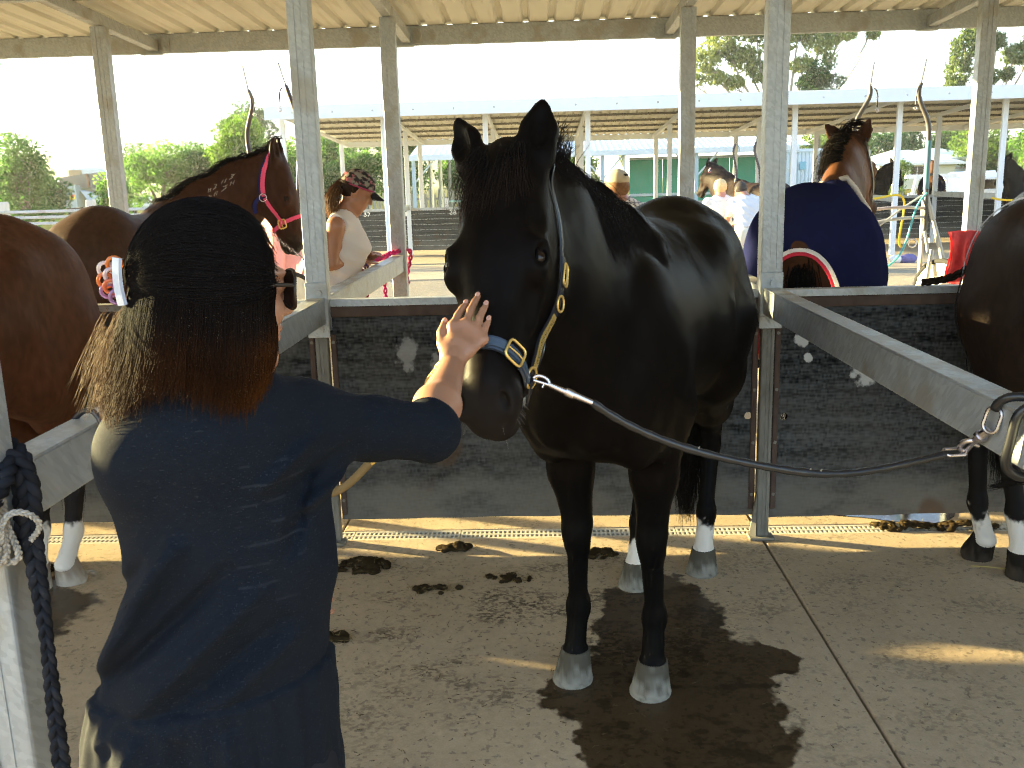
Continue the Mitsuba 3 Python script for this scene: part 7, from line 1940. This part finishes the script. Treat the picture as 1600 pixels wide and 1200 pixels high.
def braid(key, name, pts, w, c, pitch=0.045, strands_=4, flat=0.55, seed=0, normal=(0.3, -0.9, 0.2)):
    """a plait of overlapping strands along a path"""
    L = spline(pts, 160)
    s = np.r_[0, np.cumsum(np.linalg.norm(np.diff(L, axis=0), axis=1))]
    t = np.gradient(L, axis=0); t /= np.linalg.norm(t, axis=1, keepdims=True)
    n = A(normal, float); n = n - t * (t @ n)[:, None]; n /= np.maximum(np.linalg.norm(n, axis=1, keepdims=True), 1e-6)
    b_ = np.cross(t, n)
    w = np.interp(np.linspace(0, 1, 160), np.linspace(0, 1, len(np.atleast_1d(w))), np.atleast_1d(w))[:, None]
    out = []
    for q in range(strands_):
        ph = 2 * math.pi * q / strands_
        a = 2 * math.pi * s / (pitch * 2) + ph
        p = L + b_ * w * 0.5 * np.sin(a)[:, None] + n * w * flat * 0.5 * np.sin(2 * a)[:, None]
        out.append(tube(p, (w[:, 0] * 0.36), 7))
    for q, m in enumerate(out):
        put(key, name, col(m, 'm_matte', A(c) * (0.8 + 0.15 * q), smooth=True, jitter=0.35, scale=70))
br = thing('braided_rope', 'thick dark braided rope wrapped over the left tie rail, its tail hanging down', 'rope')
braid(br, 'strand', [(-0.935, 1.40, 1.03), (-0.915, 1.44, 1.11), (-0.920, 1.50, 1.150), (-0.965, 1.53, 1.165), (-1.02, 1.53, 1.145), (-1.03, 1.52, 1.06), (-0.985, 1.51, 1.005), (-0.925, 1.51, 1.00), (-0.905, 1.52, 1.07), (-0.915, 1.54, 1.150), (-0.96, 1.57, 1.165), (-1.02, 1.58, 1.14)], [0.026], (0.020, 0.022, 0.028), seed=1, normal=(0.2, -0.5, 0.9))
braid(br, 'strand', [(-0.935, 1.52, 1.160), (-0.895, 1.515, 1.130), (-0.888, 1.505, 1.06), (-0.882, 1.49, 0.97), (-0.872, 1.475, 0.90), (-0.866, 1.46, 0.78), (-0.860, 1.445, 0.64), (-0.856, 1.435, 0.50)], [0.025, 0.024, 0.020, 0.014, 0.017, 0.019, 0.016], (0.024, 0.025, 0.030), seed=2)
wr_ = thing('white_rope', 'white cotton rope knotted round the end of the left tie rail', 'rope')
for q in range(3):
    o = 0.012 * q
    pts = [(-1.02, 1.455 + o, 1.12), (-0.96, 1.452 + o, 1.148), (-0.918, 1.450 + o, 1.12), (-0.912, 1.448 + o, 1.06), (-0.922 + o, 1.446 + o, 1.01), (-0.98, 1.448 + o, 1.0)]
    braid(wr_, 'strand', pts, [0.008], (0.45, 0.42, 0.37), pitch=0.014, strands_=3, normal=(1, -0.4, 0.2))
put(wr_, 'knot', col(build(Body().ell((-0.913, 1.446, 1.115), (0.016, 0.016, 0.022), None, 0.01), 0.004, lambda P: 0.005 * np.sin(P[:, 2] * 500 + P[:, 0] * 300)), 'm_matte', (0.45, 0.42, 0.37), smooth=True))
braid(wr_, 'tail', [(-0.912, 1.45, 1.03), (-0.86, 1.46, 1.075), (-0.855, 1.47, 1.06), (-0.885, 1.49, 1.02), (-0.90, 1.5, 1.0)], [0.007], (0.5, 0.48, 0.43), pitch=0.014, strands_=3)
bd_ = thing('black_strap', 'thin black strap looped over the left tie rail near the woman’s shoulder', 'strap')
put(bd_, 'loop', col(tube(spline([(-0.925, 1.86, 1.06), (-0.920, 1.865, 1.125), (-0.945, 1.88, 1.152), (-0.985, 1.90, 1.142), (-1.012, 1.91, 1.11), (-1.012, 1.92, 1.04)], 24), 0.0065, 8), 'm_leather', (0.02, 0.02, 0.024), smooth=True))

pr_ = thing('pink_rope', 'pink and navy rope tied round the rail end beyond the capped woman', 'rope')
braid(pr_, 'strand', [(-1.075, 5.60, 1.165), (-1.05, 5.85, 1.14), (-1.03, 6.15, 1.140), (-0.96, 6.36, 1.160), (-0.90, 6.42, 1.155), (-0.905, 6.45, 1.08), (-0.915, 6.45, 0.93)], [0.020], (0.55, 0.05, 0.16), pitch=0.05, strands_=2)
braid(pr_, 'strand', [(-0.97, 6.30, 1.150), (-1.02, 6.20, 1.138), (-1.03, 6.12, 1.06), (-1.025, 6.1, 0.88)], [0.018], (0.70, 0.06, 0.24), pitch=0.05, strands_=2)
braid(pr_, 'tail', [(-1.09, 5.62, 1.12), (-1.095, 5.78, 1.0), (-1.09, 5.8, 0.86)], [0.018], (0.35, 0.03, 0.10), pitch=0.05, strands_=2)
ld3 = thing('lead_rope', 'purple and navy lead rope held across the capped woman’s forearm', 'lead rope')
braid(ld3, 'strand', [(-1.36, 5.62, 1.13), (-1.25, 5.55, 1.135), (-1.15, 5.48, 1.150), (-1.075, 5.56, 1.185), (-1.05, 5.60, 1.13), (-1.055, 5.62, 1.0)], [0.018], (0.10, 0.05, 0.16), pitch=0.05, strands_=2)
ch3 = thing('lead_chain', 'steel chain hanging from the pink halter', 'chain')
c3 = spline([world(np.array(M3.matrix, float), h3.H(0.42, -0.06, -0.19)), (-1.52, 5.85, 1.19), (-1.40, 5.72, 1.145)], 200)
for k in range(13):
    i = int(k * 199 / 13); d = unit(c3[min(i + 3, 199)] - c3[max(i - 3, 0)]); _, sd, up = frame_of(d)
    put(ch3, 'link', ply(torus(c3[i], sd + up if k % 2 else up - sd, 0.010, 0.0035, 12, 6, (d, 0.014)), 'm_steel', smooth=True))
r5 = thing('tie_rope', 'dark rope lying over the panel top beside the red towel', 'rope')
braid(r5, 'strand', [(1.62, 4.05, 1.132), (1.67, 4.045, 1.138), (1.72, 4.03, 1.150), (1.80, 3.9, 1.26), (1.9, 3.7, 1.36)], [0.02], (0.025, 0.018, 0.014), pitch=0.05, strands_=3)
hs5 = thing('harness', 'dark harness pad and white edged strap on the dark bay at the right', 'harness')
def hstrap(key, name, pts, w, hs, M, c, off=0.006, th=0.005, bs='m_leather'):
    p = hs.B.snap(spline(A(pts, float), 40), off, 12); nr = hs.B.grad(p)
    put(key, name, col(ribbon(p, nr, w, th), bs, c, smooth=40) | {'to_world': M})
hstrap(hs5, 'back_strap', [(-0.55, -0.02, 1.42), (-0.75, -0.03, 1.5), (-0.95, -0.05, 1.52), (-1.10, -0.06, 1.45)], 0.05, h5, M5, (0.02, 0.018, 0.017), 0.012, 0.02)
hstrap(hs5, 'edge_strap', [(-0.60, -0.10, 1.42), (-0.80, -0.12, 1.47), (-0.98, -0.15, 1.44), (-1.10, -0.19, 1.30), (-1.14, -0.21, 1.15)], 0.010, h5, M5, (0.42, 0.44, 0.50), 0.008, 0.004)
hstrap(hs5, 'hanging_strap', [(-1.12, -0.22, 1.20), (-1.10, -0.23, 1.0), (-1.06, -0.21, 0.85)], 0.016, h5, M5, (0.03, 0.028, 0.028), 0.006, 0.004)
put(hs5, 'hanging_strap', col(ribbon(spline(A([[-1.06, -0.21, 0.85], [-1.045, -0.22, 0.65], [-1.04, -0.22, 0.42]]), 16), np.broadcast_to(A([-0.8, -0.6, 0]), (16, 3)), 0.014, 0.004), 'm_leather', (0.03, 0.028, 0.028)) | {'to_world': M5})

# manure, straw and puddle
def clod(label, x, y, rx, ry, h, n, seed):
    r = np.random.default_rng(seed)
    b_ = Body()
    for _ in range(n):
        a, q = r.uniform(0, 6.28), r.random() ** 0.6
        s = r.uniform(0.008, 0.016)
        b_.ell((x + rx * q * math.cos(a), y + ry * q * math.sin(a), h * (1 - q) * 0.7 + 0.004), (s * 1.3, s * 1.1, s * 0.8), None, 0.008)
    b_.plane((0, 0, -0.002), (0, 0, -1))
    m = build(b_, 0.0055, lambda P: 0.010 * (meshkit.fbm(P * 120, 2, seed) - 0.5), 1)
    key = solo('manure', ply(m, 'm_manure', smooth=True), label, 'manure')
    w = []
    for _ in range(60):
        a, q = r.uniform(0, 6.28), r.random() ** 0.5 * 1.25
        p = A([x + rx * q * math.cos(a), y + ry * q * math.sin(a), max(0.003, h * (1 - q)) + 0.006]); d = r.normal(0, 1, 3) * [1, 1, 0.25]
        w.append(tube([p, p + unit(d) * r.uniform(0.008, 0.03)], [0.0009, 0.0006], 4))
    put(key, 'chaff', col(cat_m(w), 'm_matte', (0.22, 0.16, 0.07)), kind='stuff')
clod('dark manure heap on the concrete by the woman’s right side, largest on the floor', -0.79, 3.74, 0.125, 0.085, 0.045, 60, 1)
clod('sunlit brown manure heap close to the drain', -0.40, 3.925, 0.085, 0.035, 0.035, 34, 2)
clod('manure heap behind the black horse’s front legs', 0.23, 3.84, 0.09, 0.05, 0.03, 34, 3)
clod('small manure lump beside the tunic’s hem', -0.765, 3.09, 0.05, 0.045, 0.018, 16, 4)
clod('scattered droppings left of the black horse’s forelegs', -0.15, 3.60, 0.10, 0.045, 0.012, 16, 5)
clod('muck along the drain below the scuffed panel, its left part', 1.62, 4.12, 0.16, 0.05, 0.03, 40, 6)
clod('muck along the drain below the scuffed panel, its right part', 1.92, 4.10, 0.14, 0.06, 0.035, 40, 7)
clod('thin droppings in front of the big dark heap', -0.45, 3.50, 0.10, 0.04, 0.010, 14, 8)
clod('droppings beside the left brown horse’s hoof', -2.18, 3.75, 0.12, 0.04, 0.02, 20, 9)
r_ = np.random.default_rng(33)
bits = []
for _ in range(700):
    x, y = r_.normal(-0.05, 0.55), r_.normal(3.1, 0.5)
    if not (-1.1 < x < 2.0 and 2.0 < y < 4.04): continue
    d = r_.normal(0, 1, 3) * [1, 1, 0.1]
    bits.append(tube([[x, y, 0.002], A([x, y, 0.003]) + unit(d) * r_.uniform(0.004, 0.022)], [0.0012, 0.0007], 4))
solo('chaff', col(cat_m(bits), 'm_matte', (0.075, 0.055, 0.028), jitter=0.6, scale=9), 'bits of chaff and muck strewn over the stall floor', kind='stuff')
solo('straw', col(tube([(1.74, 3.665, 0.004), (1.80, 3.65, 0.006), (1.89, 3.62, 0.004)], 0.0022, 5), 'm_matte', (0.50, 0.38, 0.14)), 'single straw lying by the dark bay horse’s hoof', 'straw')
pd = []
for t in np.linspace(0, 2 * math.pi, 61)[:-1]:
    k = 1 + 0.25 * math.sin(3 * t + 1) + 0.12 * math.sin(7 * t)
    pd.append((1.80 + 0.58 * k * math.cos(t), 4.55 + 0.31 * k * math.sin(t)))
pm = extr(sg.Polygon(pd), 0.003); pm.apply_translation([0, 0, 0.0005])
solo('puddle', ply(pm, 'm_eye'), 'puddle behind the scuffed panel reflecting the sky', kind='structure')

# ------------------------------------------------------------------ the hazy morning air
scene['haze_medium'] = {'type': 'homogeneous', 'albedo': rgb(0.95, 0.95, 0.95), 'sigma_t': 0.0006, 'phase': {'type': 'hg', 'g': 0.35}}
scene['haze'] = {'type': 'cube', 'to_world': T().translate([0, 0, 21.45]).scale([3100, 3100, 22.55]), 'bsdf': {'type': 'null'}, 'interior': {'type': 'ref', 'id': 'haze_medium'}}
scene['camera']['medium'] = {'type': 'ref', 'id': 'haze_medium'}
labels['haze'] = {'label': 'thin morning haze in the air', 'kind': 'stuff'}

for k in [k for k in scene if k not in labels and '__' not in k and scene[k]['type'] not in ('principled', 'twosided', 'bumpmap', 'blendbsdf', 'roughconductor', 'principledthin', 'thindielectric', 'perspective', 'envmap')]:
    labels[k] = {'label': k.replace('_', ' ')}
